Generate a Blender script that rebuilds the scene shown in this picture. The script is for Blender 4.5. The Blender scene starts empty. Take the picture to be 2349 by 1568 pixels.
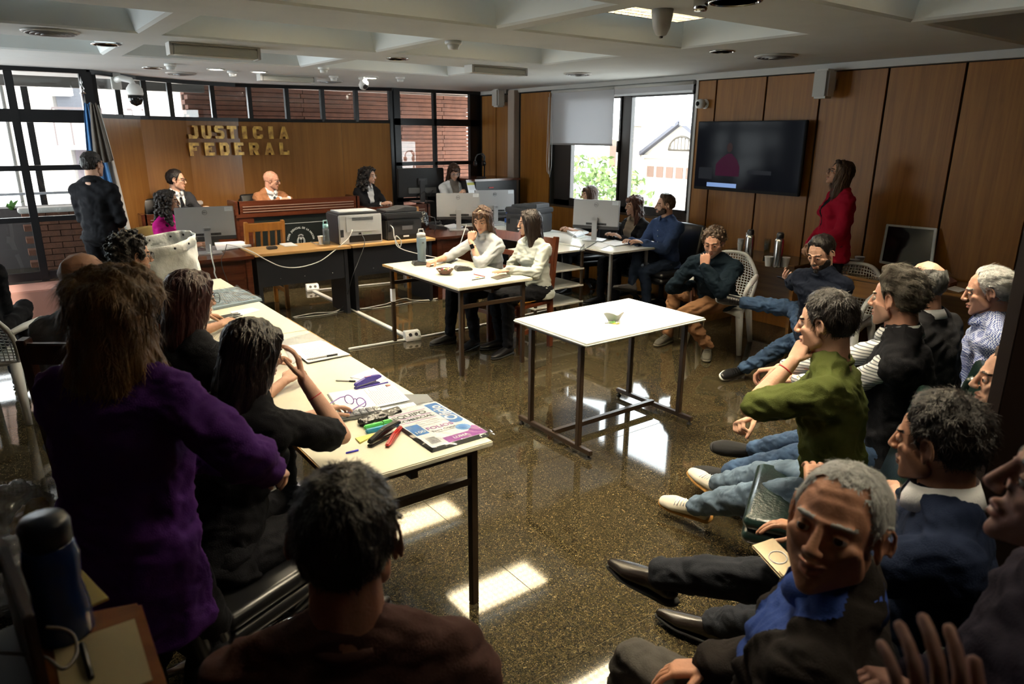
import bpy, bmesh, math, random
import numpy as np
from mathutils import Vector, Matrix
random.seed(7); RNG = np.random.default_rng(7)
C = bpy.context.scene.collection
sc = bpy.context.scene
R = math.radians
PI = math.pi

# ---------------------------------------------------------------- camera
cam = bpy.data.cameras.new('camera'); camo = bpy.data.objects.new('camera', cam); C.objects.link(camo)
cam.sensor_width = 36; cam.lens = 1603.34 / 2349 * 36
cam.clip_start = 0.05; cam.clip_end = 400
def cam_basis(p, r, y):
    cp, sp = math.cos(p), math.sin(p)
    ri = Vector((1, 0, 0)); up = Vector((0, sp, cp)); fw = Vector((0, cp, -sp))
    ri, up = ri * math.cos(r) + up * math.sin(r), up * math.cos(r) - ri * math.sin(r)
    Z = Matrix.Rotation(y, 3, 'Z')
    return Z @ ri, Z @ up, Z @ fw
ri, up_, fw = cam_basis(R(16.4695), R(.3582), R(-36.4333))
camo.matrix_world = Matrix(((ri.x, up_.x, -fw.x, 0), (ri.y, up_.y, -fw.y, 0), (ri.z, up_.z, -fw.z, 1.9), (0, 0, 0, 1)))
sc.camera = camo
cam.dof.use_dof = True; cam.dof.focus_distance = 4.6; cam.dof.aperture_fstop = 4.8
# ---------------------------------------------------------------- world, light, exposure
w = bpy.data.worlds.new('sky'); sc.world = w; w.use_nodes = True
bg = w.node_tree.nodes['Background']; bg.inputs[0].default_value = (.93, .96, 1, 1); bg.inputs[1].default_value = 7.5
sc.view_settings.view_transform = 'Standard'; sc.view_settings.look = 'None'
sc.view_settings.exposure = 0.8; sc.view_settings.gamma = 1; sc.view_settings.use_curve_mapping = False
sc.cycles.use_denoising = True
sc.cycles.max_bounces = 7; sc.cycles.diffuse_bounces = 4; sc.cycles.glossy_bounces = 4; sc.cycles.transmission_bounces = 6
sc.cycles.transparent_max_bounces = 12; sc.cycles.sample_clamp_indirect = 6
sc.cycles.caustics_reflective = False; sc.cycles.caustics_refractive = False
def light(name, kind, loc, energy, color=(1, 1, 1), size=.3, size_y=None, rot=(0, 0, 0), spot=None, blend=.5):
    l = bpy.data.lights.new(name, kind); l.energy = energy; l.color = color
    if kind == 'AREA':
        l.size = size
        if size_y: l.shape = 'RECTANGLE'; l.size_y = size_y
    elif kind == 'SUN': l.angle = R(2)
    else: l.shadow_soft_size = size
    if spot: l.spot_size = R(spot); l.spot_blend = blend
    o = bpy.data.objects.new(name, l); o.location = loc; o.rotation_euler = rot; C.objects.link(o); return o
sun = light('sun', 'SUN', (0, 0, 20), 7.0, (1, .93, .82), rot=(R(48), 0, R(-45)))
# sky portals at the real window openings
for (nm, loc, sx, sy, rz) in (('portal_right_window', (6.62, 6.57, 1.75), 2.5, 1.6, 90), ('portal_left_window', (-.2, 9.35, 1.5), 2.4, 2.1, 180), ('portal_side_window', (-1.55, 7.8, 1.55), 1.8, 1.9, -90)):
    o = light(nm, 'AREA', loc, 1, size=sx, size_y=sy, rot=(R(90), 0, R(rz))); o.data.cycles.is_portal = True

# ---------------------------------------------------------------- materials
MATS = {}
def mat(name, col=(.5, .5, .5), rough=.5, metal=0, spec=.5, emit=None, es=0, trans=0, alpha=1, coat=0, sheen=0, bump=None, var=None, ior=None, aniso=None):
    """bump=(scale, strength[, stretch xyz]); var=(scale, amount[, colour2[, stretch]])"""
    if name in MATS: return MATS[name]
    m = bpy.data.materials.new(name); m.use_nodes = True; nt = m.node_tree; b = nt.nodes['Principled BSDF']
    b.inputs['Base Color'].default_value = (*col, 1); b.inputs['Roughness'].default_value = rough
    b.inputs['Metallic'].default_value = metal; b.inputs['Specular IOR Level'].default_value = spec
    b.inputs['Coat Weight'].default_value = coat; b.inputs['Coat Roughness'].default_value = .08
    b.inputs['Sheen Weight'].default_value = sheen
    if ior: b.inputs['IOR'].default_value = ior
    if trans: b.inputs['Transmission Weight'].default_value = trans
    if alpha < 1: b.inputs['Alpha'].default_value = alpha
    if emit: b.inputs['Emission Color'].default_value = (*emit, 1); b.inputs['Emission Strength'].default_value = es
    if bump or var:
        tc = nt.nodes.new('ShaderNodeTexCoord')
    if var:
        mp = nt.nodes.new('ShaderNodeMapping'); nt.links.new(tc.outputs['Object'], mp.inputs[0])
        if len(var) > 3: mp.inputs['Scale'].default_value = var[3]
        n = nt.nodes.new('ShaderNodeTexNoise'); n.inputs['Scale'].default_value = var[0]; n.inputs['Detail'].default_value = 5
        nt.links.new(mp.outputs[0], n.inputs['Vector'])
        mx = nt.nodes.new('ShaderNodeMix'); mx.data_type = 'RGBA'
        c2 = var[2] if len(var) > 2 and var[2] else tuple(c * (1 - var[1]) for c in col)
        mx.inputs[6].default_value = (*col, 1); mx.inputs[7].default_value = (*c2, 1)
        rp = nt.nodes.new('ShaderNodeMapRange'); rp.inputs[1].default_value = .35; rp.inputs[2].default_value = .65
        nt.links.new(n.outputs[0], rp.inputs[0]); nt.links.new(rp.outputs[0], mx.inputs[0])
        nt.links.new(mx.outputs[2], b.inputs['Base Color'])
    if bump:
        mp = nt.nodes.new('ShaderNodeMapping'); nt.links.new(tc.outputs['Object'], mp.inputs[0])
        if len(bump) > 2: mp.inputs['Scale'].default_value = bump[2]
        n = nt.nodes.new('ShaderNodeTexNoise'); n.inputs['Scale'].default_value = bump[0]; n.inputs['Detail'].default_value = 4
        nt.links.new(mp.outputs[0], n.inputs['Vector'])
        bp = nt.nodes.new('ShaderNodeBump'); bp.inputs['Strength'].default_value = bump[1]; bp.inputs['Distance'].default_value = .01
        nt.links.new(n.outputs[0], bp.inputs['Height']); nt.links.new(bp.outputs[0], b.inputs['Normal'])
    MATS[name] = m; return m
def glass_mat(name, tint=(.9, .95, .95), refl=.06):
    m = bpy.data.materials.new(name); m.use_nodes = True; nt = m.node_tree; nt.nodes.clear()
    o = nt.nodes.new('ShaderNodeOutputMaterial'); t = nt.nodes.new('ShaderNodeBsdfTransparent'); t.inputs[0].default_value = (*tint, 1)
    g = nt.nodes.new('ShaderNodeBsdfGlossy'); g.inputs['Roughness'].default_value = .01; g.inputs[0].default_value = (1, 1, 1, 1)
    fr = nt.nodes.new('ShaderNodeFresnel'); ge = nt.nodes.new('ShaderNodeNewGeometry'); mr = nt.nodes.new('ShaderNodeMapRange'); mr.inputs[3].default_value = 1.45; mr.inputs[4].default_value = 1 / 1.45
    nt.links.new(ge.outputs['Backfacing'], mr.inputs[0]); nt.links.new(mr.outputs[0], fr.inputs[0])
    mx = nt.nodes.new('ShaderNodeMixShader'); nt.links.new(fr.outputs[0], mx.inputs[0])
    nt.links.new(t.outputs[0], mx.inputs[1]); nt.links.new(g.outputs[0], mx.inputs[2]); nt.links.new(mx.outputs[0], o.inputs[0])
    MATS[name] = m; return m
def granite_mat(name, base, c2, c3, rough=.04, dark=1.0):
    m = bpy.data.materials.new(name); m.use_nodes = True; nt = m.node_tree; b = nt.nodes['Principled BSDF']
    g = nt.nodes.new('ShaderNodeNewGeometry')
    def tex(t, s, **k):
        n = nt.nodes.new(t); n.inputs['Scale'].default_value = s; nt.links.new(g.outputs['Position'], n.inputs['Vector'])
        for a, v in k.items(): n.inputs[a].default_value = v
        return n
    def mix(f, a, b_):
        x = nt.nodes.new('ShaderNodeMix'); x.data_type = 'RGBA'
        nt.links.new(f, x.inputs[0])
        for i, v in ((6, a), (7, b_)):
            if isinstance(v, tuple): x.inputs[i].default_value = (*v, 1)
            else: nt.links.new(v, x.inputs[i])
        return x.outputs[2]
    def ramp(src, lo, hi):
        r = nt.nodes.new('ShaderNodeMapRange'); r.inputs[1].default_value = lo; r.inputs[2].default_value = hi; nt.links.new(src, r.inputs[0]); return r.outputs[0]
    n1 = tex('ShaderNodeTexNoise', 60, Detail=6, Roughness=.7, Distortion=1.2); n2 = tex('ShaderNodeTexNoise', 110, Detail=4, Roughness=.75, Distortion=2.0)
    n3 = tex('ShaderNodeTexNoise', 9, Detail=3); v = tex('ShaderNodeTexVoronoi', 55, Randomness=1.0)
    a = mix(ramp(n1.outputs[0], .42, .6), base, c2)
    bb = mix(ramp(n2.outputs[0], .56, .64), a, c3)
    cc = mix(ramp(n3.outputs[0], .4, .62), bb, tuple(x * .6 for x in base))
    mm = nt.nodes.new('ShaderNodeMix'); mm.data_type = 'RGBA'; mm.inputs[0].default_value = .22; nt.links.new(bb, mm.inputs[6]); nt.links.new(cc, mm.inputs[7])
    nt.links.new(mm.outputs[2], b.inputs['Base Color'])
    b.inputs['Roughness'].default_value = rough; b.inputs['Specular IOR Level'].default_value = .42
    MATS[name] = m; return m
def wood_mat(name, c1, c2, rough=.35, axis=2, scale=1.0, coat=.2):
    """grain running along the given object axis"""
    m = bpy.data.materials.new(name); m.use_nodes = True; nt = m.node_tree; b = nt.nodes['Principled BSDF']
    tc = nt.nodes.new('ShaderNodeTexCoord'); oi = nt.nodes.new('ShaderNodeObjectInfo')
    ad = nt.nodes.new('ShaderNodeVectorMath'); ad.operation = 'ADD'; nt.links.new(tc.outputs['Object'], ad.inputs[0]); nt.links.new(oi.outputs['Random'], ad.inputs[1])
    mp = nt.nodes.new('ShaderNodeMapping'); s = [14 * scale] * 3; s[axis] = .7 * scale; mp.inputs['Scale'].default_value = s
    nt.links.new(ad.outputs[0], mp.inputs[0])
    n = nt.nodes.new('ShaderNodeTexNoise'); n.inputs['Scale'].default_value = 1.6; n.inputs['Detail'].default_value = 7; n.inputs['Roughness'].default_value = .6; n.inputs['Distortion'].default_value = .6
    nt.links.new(mp.outputs[0], n.inputs['Vector'])
    r = nt.nodes.new('ShaderNodeMapRange'); r.inputs[1].default_value = .32; r.inputs[2].default_value = .68; nt.links.new(n.outputs[0], r.inputs[0])
    mx = nt.nodes.new('ShaderNodeMix'); mx.data_type = 'RGBA'; mx.inputs[6].default_value = (*c1, 1); mx.inputs[7].default_value = (*c2, 1)
    nt.links.new(r.outputs[0], mx.inputs[0]); nt.links.new(mx.outputs[2], b.inputs['Base Color'])
    b.inputs['Roughness'].default_value = rough; b.inputs['Specular IOR Level'].default_value = .32; b.inputs['Coat Weight'].default_value = coat; b.inputs['Coat Roughness'].default_value = .2
    MATS[name] = m; return m

# ---------------------------------------------------------------- object helpers
def tag(o, label=None, cat=None, group=None, kind=None):
    if label: o['label'] = label
    if cat: o['category'] = cat
    if group: o['group'] = group
    if kind: o['kind'] = kind
    return o
def thing(name, label, cat, loc=(0, 0, 0), rz=0, group=None):
    o = bpy.data.objects.new(name, None); C.objects.link(o); o.location = loc; o.rotation_euler = (0, 0, rz); o.empty_display_size = .1
    return tag(o, label, cat, group)
class MB:
    """collects shapes and links them as ONE mesh object"""
    def __init__(s): s.v = []; s.f = []; s.sm = []
    def add(s, vs, fs, smooth=False):
        b = len(s.v); s.v += [tuple(x) for x in vs]; s.f += [tuple(i + b for i in f) for f in fs]; s.sm += [smooth] * len(fs); return s
    def box(s, lo, hi, M=None):
        x0, y0, z0 = lo; x1, y1, z1 = hi
        vs = [(x0, y0, z0), (x1, y0, z0), (x1, y1, z0), (x0, y1, z0), (x0, y0, z1), (x1, y0, z1), (x1, y1, z1), (x0, y1, z1)]
        if M is not None: vs = [M @ Vector(v) for v in vs]
        return s.add(vs, [(0, 3, 2, 1), (4, 5, 6, 7), (0, 1, 5, 4), (1, 2, 6, 5), (2, 3, 7, 6), (3, 0, 4, 7)])
    def bar(s, a, b, wx, wy=None, up=None):
        """square bar from a to b"""
        a = Vector(a); b = Vector(b); d = (b - a); L = d.length
        if L < 1e-6: return s
        d.normalize(); wy = wy or wx
        u = Vector(up) if up else (Vector((0, 0, 1)) if abs(d.z) < .9 else Vector((0, 1, 0)))
        x = d.cross(u).normalized(); y = x.cross(d).normalized()
        vs = []
        for p in (a, b):
            for sx, sy in ((-1, -1), (1, -1), (1, 1), (-1, 1)): vs.append(p + x * sx * wx / 2 + y * sy * wy / 2)
        return s.add(vs, [(0, 1, 2, 3), (7, 6, 5, 4), (0, 4, 5, 1), (1, 5, 6, 2), (2, 6, 7, 3), (3, 7, 4, 0)])
    def tube(s, pts, r, n=8, closed=False, cap=True):
        pts = [Vector(p) for p in pts]; N = len(pts); rs = r if isinstance(r, (list, tuple)) else [r] * N
        vs = []; fs = []; px = None
        for i, p in enumerate(pts):
            if closed: t = pts[(i + 1) % N] - pts[i - 1]
            else: t = pts[min(i + 1, N - 1)] - pts[max(i - 1, 0)]
            if t.length < 1e-9: t = Vector((0, 0, 1))
            t.normalize()
            if px is None:
                px = t.cross(Vector((0, 0, 1)) if abs(t.z) < .9 else Vector((1, 0, 0))).normalized()
            else:
                px = (px - t * px.dot(t))
                px = px.normalized() if px.length > 1e-6 else t.orthogonal().normalized()
            py = t.cross(px)
            for k in range(n):
                a = 2 * PI * k / n; vs.append(p + (px * math.cos(a) + py * math.sin(a)) * rs[i])
        for i in range(N if closed else N - 1):
            j = (i + 1) % N
            for k in range(n): fs.append((i * n + k, i * n + (k + 1) % n, j * n + (k + 1) % n, j * n + k))
        s.add(vs, fs, True)
        if cap and not closed:
            b = len(s.v) - len(vs)
            s.f += [tuple(b + k for k in reversed(range(n))), tuple(b + (N - 1) * n + k for k in range(n))]; s.sm += [False, False]
        return s
    def lathe(s, prof, c=(0, 0, 0), n=20, M=None, smooth=True):
        vs = []; fs = []
        for (r, z) in prof:
            for k in range(n):
                a = 2 * PI * k / n; p = Vector((c[0] + r * math.cos(a), c[1] + r * math.sin(a), c[2] + z)); vs.append(M @ p if M is not None else p)
        for i in range(len(prof) - 1):
            for k in range(n): fs.append((i * n + k, i * n + (k + 1) % n, (i + 1) * n + (k + 1) % n, (i + 1) * n + k))
        s.add(vs, fs, smooth)
        b = len(s.v) - len(vs)
        if prof[0][0] > 1e-5: s.f.append(tuple(b + k for k in reversed(range(n)))); s.sm.append(False)
        if prof[-1][0] > 1e-5: s.f.append(tuple(b + (len(prof) - 1) * n + k for k in range(n))); s.sm.append(False)
        return s
    def prism(s, poly, z0, z1, M=None):
        n = len(poly); vs = [Vector((x, y, z0)) for x, y in poly] + [Vector((x, y, z1)) for x, y in poly]
        if M is not None: vs = [M @ v for v in vs]
        return s.add(vs, [tuple(reversed(range(n))), tuple(range(n, 2 * n))] + [(i, (i + 1) % n, n + (i + 1) % n, n + i) for i in range(n)])
    def grid(s, fn, nu, nv, smooth=True):
        vs = [fn(i / nu, j / nv) for j in range(nv + 1) for i in range(nu + 1)]
        return s.add(vs, [(j * (nu + 1) + i, j * (nu + 1) + i + 1, (j + 1) * (nu + 1) + i + 1, (j + 1) * (nu + 1) + i) for j in range(nv) for i in range(nu)], smooth)
    def mesh(s, name, bevel=0, seg=2):
        me = bpy.data.meshes.new(name); me.from_pydata([tuple(v) for v in s.v], [], s.f); me.update()
        me.polygons.foreach_set('use_smooth', s.sm)
        if bevel:
            bm = bmesh.new(); bm.from_mesh(me)
            es = [e for e in bm.edges if len(e.link_faces) == 2 and e.calc_face_angle(0) > R(35)]
            if es: bmesh.ops.bevel(bm, geom=es, offset=bevel, segments=seg, affect='EDGES', clamp_overlap=True)
            bm.to_mesh(me); bm.free()
        return me
    def build(s, name, m, parent=None, bevel=0, seg=2, loc=None, rot=None, solid=0):
        me = s.mesh(name, bevel, seg); return link(name, me, m, parent, loc, rot, solid)
def link(name, me, m, parent=None, loc=None, rot=None, solid=0):
    if m is not None and not me.materials: me.materials.append(m)
    o = bpy.data.objects.new(name, me); C.objects.link(o)
    if parent is not None: o.parent = parent
    if loc is not None: o.location = loc
    if rot is not None: o.rotation_euler = rot
    if solid: md = o.modifiers.new('s', 'SOLIDIFY'); md.thickness = solid
    return o
def copy_tree(o, parent=None):
    c = o.copy(); C.objects.link(c); c.parent = parent
    for ch in list(o.children): copy_tree(ch, c)
    return c
def dup(o, loc, rz=0, label=None, group=None):
    c = copy_tree(o); c.location = loc; c.rotation_euler = (0, 0, rz)
    if label: c['label'] = label
    if group: c['group'] = group
    return c
def text_obj(s, name, m, parent, loc, rot, size, extrude=.0008, align='CENTER', bold=0, sx=1.0, font=None):
    cu = bpy.data.curves.new(name, 'FONT'); cu.body = s; cu.size = size; cu.extrude = extrude; cu.align_x = align; cu.align_y = 'CENTER'
    cu.offset = bold; cu.resolution_u = 3
    o = bpy.data.objects.new(name, cu); C.objects.link(o)
    dg = bpy.context.evaluated_depsgraph_get(); me = bpy.data.meshes.new_from_object(o.evaluated_get(dg))
    bpy.data.objects.remove(o); bpy.data.curves.remove(cu)
    if sx != 1: 
        for v in me.vertices: v.co.x *= sx
    me.materials.clear(); me.materials.append(m)
    return link(name, me, None, parent, loc, rot)
# ================================================================ people library
def _ico(n=2):
    bm = bmesh.new(); bmesh.ops.create_icosphere(bm, subdivisions=n, radius=1); v = np.array([x.co[:] for x in bm.verts]); bm.free(); return v
SPH = _ico(2); SPH1 = _ico(1)
def hull(es, n=SPH):
    """convex hull of ellipsoids (centre, radii[, 3x3])"""
    pts = []
    for e in es:
        c, r = np.array(e[0], float), e[1]
        r = np.array([r] * 3 if not hasattr(r, '__len__') else r, float)
        p = n * r
        if len(e) > 2 and e[2] is not None: p = p @ np.array(e[2]).T
        pts.append(p + c)
    bm = bmesh.new()
    for p in np.concatenate(pts): bm.verts.new(p)
    g = bmesh.ops.convex_hull(bm, input=bm.verts[:])
    dl = [x for x in set(g['geom_interior'] + g['geom_unused']) if isinstance(x, bmesh.types.BMVert) and x.is_valid]
    if dl: bmesh.ops.delete(bm, geom=dl, context='VERTS')
    bm.verts.index_update()
    out = ([v.co[:] for v in bm.verts], [[v.index for v in f.verts] for f in bm.faces]); bm.free(); return out
def remesh(parts, vox, smooth=4, dec=None, fac=.5):
    mb = MB()
    for v, f in parts: mb.add(v, f)
    me = mb.mesh('tmp'); o = bpy.data.objects.new('tmp', me); C.objects.link(o)
    m = o.modifiers.new('r', 'REMESH'); m.mode = 'VOXEL'; m.voxel_size = vox; m.adaptivity = 0
    if smooth: s = o.modifiers.new('s', 'SMOOTH'); s.factor = fac; s.iterations = smooth
    if dec: d = o.modifiers.new('d', 'DECIMATE'); d.ratio = dec
    dg = bpy.context.evaluated_depsgraph_get(); dg.update(); ev = o.evaluated_get(dg); r = bpy.data.meshes.new_from_object(ev)
    n = len(r.vertices); v = np.zeros(n * 3); r.vertices.foreach_get('co', v); v = v.reshape(-1, 3)
    f = [tuple(p.vertices) for p in r.polygons]
    bpy.data.objects.remove(o); bpy.data.meshes.remove(me); bpy.data.meshes.remove(r)
    return v, f
def vnormals(v, f):
    n = np.zeros_like(v); F3 = np.array([x[:3] for x in f]); fn = np.cross(v[F3[:, 1]] - v[F3[:, 0]], v[F3[:, 2]] - v[F3[:, 0]])
    for k in range(3): np.add.at(n, F3[:, k], fn)
    for x, q in ((x, q) for x, q in zip(f, fn) if len(x) > 3): n[x[3]] += q
    return n / (np.linalg.norm(n, axis=1, keepdims=True) + 1e-12)
def wav(v, wl, seed=0, stretch=(1, 1, 1)):
    """cheap smooth vector noise, about -1..1"""
    g = np.random.default_rng(seed); p = v * np.array(stretch); out = np.zeros(len(v))
    w_ = p + .35 * wl * np.sin(p[:, [1, 2, 0]] * (2 * PI / (wl * 2.3)) + g.uniform(0, 6, 3))
    for i in range(7):
        d = g.normal(size=3); d /= np.linalg.norm(d); k = 2 * PI / (wl * g.uniform(.6, 1.6)); out += np.sin(w_ @ d * k + g.uniform(0, 6.3))
    return out / 2.6
def mkmesh(name, v, f, mats, mi=None, smooth=True):
    me = bpy.data.meshes.new(name); me.from_pydata(v.tolist() if hasattr(v, 'tolist') else v, [], f); me.update()
    me.polygons.foreach_set('use_smooth', [smooth] * len(me.polygons))
    for m in (mats if isinstance(mats, (list, tuple)) else [mats]): me.materials.append(m)
    if mi is not None: me.polygons.foreach_set('material_index', np.array(mi, dtype=np.int32))
    return me
def sub(v, f, mask):
    """faces whose vertices all satisfy mask"""
    fs = [x for x in f if all(mask[i] for i in x)]
    used = sorted({i for x in fs for i in x}); mp = {a: b for b, a in enumerate(used)}
    return v[used], [tuple(mp[i] for i in x) for x in fs], used

# ---- head templates, head-local: x right, y forward, z up, metres
def head_template(kind):
    m = kind != 'f'; jw = .052 if m else .044; cr = .0185 if m else .014
    P_ = [hull([((0, -.014, .034), (.0765, .097, .088))]),
          hull([((0, .03, .03), (.064, .056, .06)), ((0, .034, -.02), (.060, .05, .05))]),
          hull([((-jw, .012, -.058), (.015, .022, .022)), ((jw, .012, -.058), (.015, .022, .022)), ((0, .070, -.100 if m else -.096), (cr, .015, .014)), ((-.05, .048, -.018), .015), ((.05, .048, -.018), .015), ((0, .04, -.05), (.045, .04, .03))]),
          hull([((0, .085, .016), (.007, .008, .012)), ((0, .106, -.027), (.0105, .010, .009))]),
          hull([((-.012, .094, -.030), .0075), ((.012, .094, -.030), .0075), ((0, .104, -.030), .008)]),
          hull([((-.036, .074, .027), (.014, .010, .006)), ((0, .084, .024), (.012, .009, .006))]), hull([((.036, .074, .027), (.014, .010, .006)), ((0, .084, .024), (.012, .009, .006))]),
          hull([((-.018, .080, -.057), (.006, .007, .005)), ((0, .0885, -.0545), (.008, .007, .0055)), ((.018, .080, -.057), (.006, .007, .005))]),
          hull([((-.013, .081, -.069), (.006, .007, .005)), ((0, .0865, -.070), (.009, .007, .006)), ((.013, .081, -.069), (.006, .007, .005))]),
          hull([((-.045, .062, -.012), (.016, .012, .012)), ((-.03, .07, -.03), (.014, .010, .014))]), hull([((.045, .062, -.012), (.016, .012, .012)), ((.03, .07, -.03), (.014, .010, .014))])]
    for s in (-1, 1):
        Mr = Matrix.Rotation(s * R(22), 3, 'Z') @ Matrix.Rotation(R(-10), 3, 'X'); Rm = np.array(Mr); ec = Vector((s * .0745, -.004, .002))
        P_.append(hull([(ec, (.006, .015, .022), Rm), (ec + Vector((0, .008, -.022)), (.005, .008, .008), Rm)]))
        rim = [ec + Mr @ Vector((s * .0075, math.cos(a) * .0165 - .004, math.sin(a) * .0275 + .003)) for a in np.linspace(R(-40), R(235), 11)]
        for p0_, p1_ in zip(rim, rim[1:]): P_.append(hull([(p0_, .0046), (p1_, .0046)], SPH1))
        P_.append(hull([(rim[0], .004), (ec + Vector((s * .002, .006, -.030)), (.005, .007, .007))], SPH1))
    v, f = remesh(P_, .0032, 5, .5)
    g = lambda cx, cy, cz, sx, sy, sz: np.exp(-(((v[:, 0] - cx) / sx) ** 2 + ((v[:, 1] - cy) / sy) ** 2 + ((v[:, 2] - cz) / sz) ** 2))
    for s in (-1, 1):
        v[:, 1] -= .0085 * g(s * .031, .085, .005, .017, .03, .010)
        v[:, 1] += .002 * g(s * .031, .085, .020, .015, .03, .005)
        v[:, 1] -= .003 * g(s * .034, .08, -.045, .008, .03, .02)
        v[:, 0] -= s * .0035 * g(s * .082, .002, .004, .012, .009, .013)
    v[:, 1] -= .0045 * g(0, .09, -.0625, .022, .03, .0018)
    v[:, 1] -= .003 * g(0, .09, -.082, .015, .03, .006)
    return v, f
HEADS = {k: head_template(k) for k in ('m', 'f')}
def hairline(v, rec=0.):
    a = np.arctan2(np.abs(v[:, 0]), v[:, 1])
    return np.interp(a, [0, .35, .65, .85, 1.0, 1.15, 1.3, 1.42, 1.75, 1.95, 2.2, 2.6, PI],
                     [.082 + rec, .084 + rec, .078 + rec * 1.2, .06 + rec, .038, .022, -.012, .02, .03, -.015, -.055, -.078, -.082])
def scalp(kind, thick, rec=0., amp=.002, wl=.03, seed=1, taper=.016, drop=0., stretch=(1, 1, 1), up=0, bald=None):
    """hair grown from the scalp; thick=(front, top, side, back)"""
    v, f = HEADS[kind]; v = v.copy(); v[:, 0] = v[:, 0]
    hz = hairline(v, rec) - drop; d = v[:, 2] - hz
    ear = (np.abs(v[:, 0]) > .0745) & (np.abs(v[:, 1] + .003) < .028) & (v[:, 2] < .034)
    mask = (d > -.004) & ~ear
    n = vnormals(v, f)
    if bald: mask &= ~((v[:, 2] > bald) & (n[:, 2] > .45))
    vv, ff, used = sub(v, f, mask); n = n[used]; d = d[used]
    wf = np.clip(vv[:, 1] / .08, 0, 1); wt = np.clip(n[:, 2], 0, 1); ws = np.abs(n[:, 0]) * (1 - wt); wb = np.clip(-vv[:, 1] / .09, 0, 1)
    W = np.stack([wf * (.3 + wt), wt + .001, ws + .05, wb]); W /= W.sum(0)
    t = (W * np.array(thick)[:, None]).sum(0) * np.clip(d / taper, 0, 1) ** .6
    t += (amp * wav(vv, wl, seed, stretch) + amp * .5 * wav(vv, wl * .4, seed + 5, stretch)) * np.clip(d / taper, 0, 1)
    t = np.where(d < .0, -.003, np.maximum(t, .0015))
    vv = vv + n * t[:, None]
    if up: vv[:, 2] += up * np.clip(vv[:, 2] / .1, 0, 1) * np.clip(vv[:, 1] / .06 + .3, 0, 1) * np.clip(d / .02, 0, 1)
    return vv, ff
def rough(v, f, amp, wl, seed=3, stretch=(1, 1, 1)):
    n = vnormals(v, f); return v + n * (amp * wav(v, wl, seed, stretch) + amp * .6 * wav(v, wl * .45, seed + 9, stretch))[:, None]
def hair_long(kind, ln=.22, w=.085, back=.06, wave=.004, wl=.05, front=True, fringe=False, vox=.006, seed=2, stretch=(1, 1, .35), fall=0., open_=.0):
    """shoulder hair: cap, two side curtains and a back fall; face left free"""
    P_ = [hull([((0, -.022, .045), (.088, .104, .090)), ((0, -.045, .0), (.082, .075, .07))]),
          hull([((0, -.06, .0), (.08, .06, .06)), ((0, -.075 - fall, -ln), (w, back * .75, .03))])]
    for s in (-1, 1):
        P_.append(hull([((s * (.066), -.012, .05), (.026, .055, .04)), ((s * (.078), -.02, -.02), (.018, .045, .05))]))
        P_.append(hull([((s * (.078), -.02, -.02), (.018, .045, .05)), ((s * (w * .92), -.03 + open_ - fall * .5, -ln + .01), (.022, .045, .035))]))
        if front: P_.append(hull([((s * .055, .045, .075), (.022, .026, .022)), ((s * .074, .028, .01), (.010, .022, .03))])); P_.append(hull([((s * .074, .028, .01), (.010, .022, .03)), ((s * .078, .015, -.09), (.011, .024, .03))]))
    if fringe: P_.append(hull([((0, .010, .066), (.075, .079, .050))])); P_.append(hull([((-.045, .062, .080), (.018, .016, .018)), ((.045, .062, .080), (.018, .016, .018)), ((0, .0865, .052), (.040, .007, .012))]))
    else: P_.append(hull([((-.03, .05, .102), (.025, .02, .016)), ((.03, .05, .102), (.025, .02, .016))]))
    v, f = remesh(P_, vox, 3)
    return rough(v, f, wave, wl, seed, stretch), f
def hair_curly(kind, ext=.035, n=150, blob=.018, drop=.0, low=-.09, seed=4, vox=.006, rec=0., top=1.0, wide=1.0):
    g = np.random.default_rng(seed); v, f = HEADS[kind]; hz = hairline(v, rec); idx = np.where((v[:, 2] > hz + .006))[0]
    P_ = [hull([((0, -.022, .045), (.086, .1, .088)), ((0, -.05, .0), (.075, .06, .06))])]
    nn = vnormals(v, f); pick = g.choice(idx, n)
    for i in pick:
        c = v[i] + nn[i] * g.uniform(.2, 1) * ext; c[0] *= wide
        if c[2] > .08: c[2] = .08 + (c[2] - .08) * top
        P_.append(([tuple(c + q * blob * g.uniform(.7, 1.3)) for q in SPH1], ICOF))
    if low < -.1:
        for k in range(int(n * 1.3)):
            a = g.uniform(R(55), R(305)); z = g.uniform(low, .03); r = .088 * wide + ext * g.uniform(0, 1) + .03 * min(1, max(0, -z / .15))
            c = np.array([math.sin(a) * r, math.cos(a) * r * .9 - .02, z])
            if c[1] > .035: continue
            P_.append(([tuple(c + q * blob * g.uniform(.8, 1.4)) for q in SPH1], ICOF))
        P_.append(hull([((0, -.04, 0), (.09, .07, .05)), ((0, -.05, low + .03), (.105 * wide, .07, .03))]))
    v, f = remesh(P_, vox, 1); return rough(v, f, .002, .018, seed), f
_bm = bmesh.new(); bmesh.ops.create_icosphere(_bm, subdivisions=1, radius=1); ICOF = [tuple(x.index for x in q.verts) for q in _bm.faces]; _bm.free()

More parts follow.
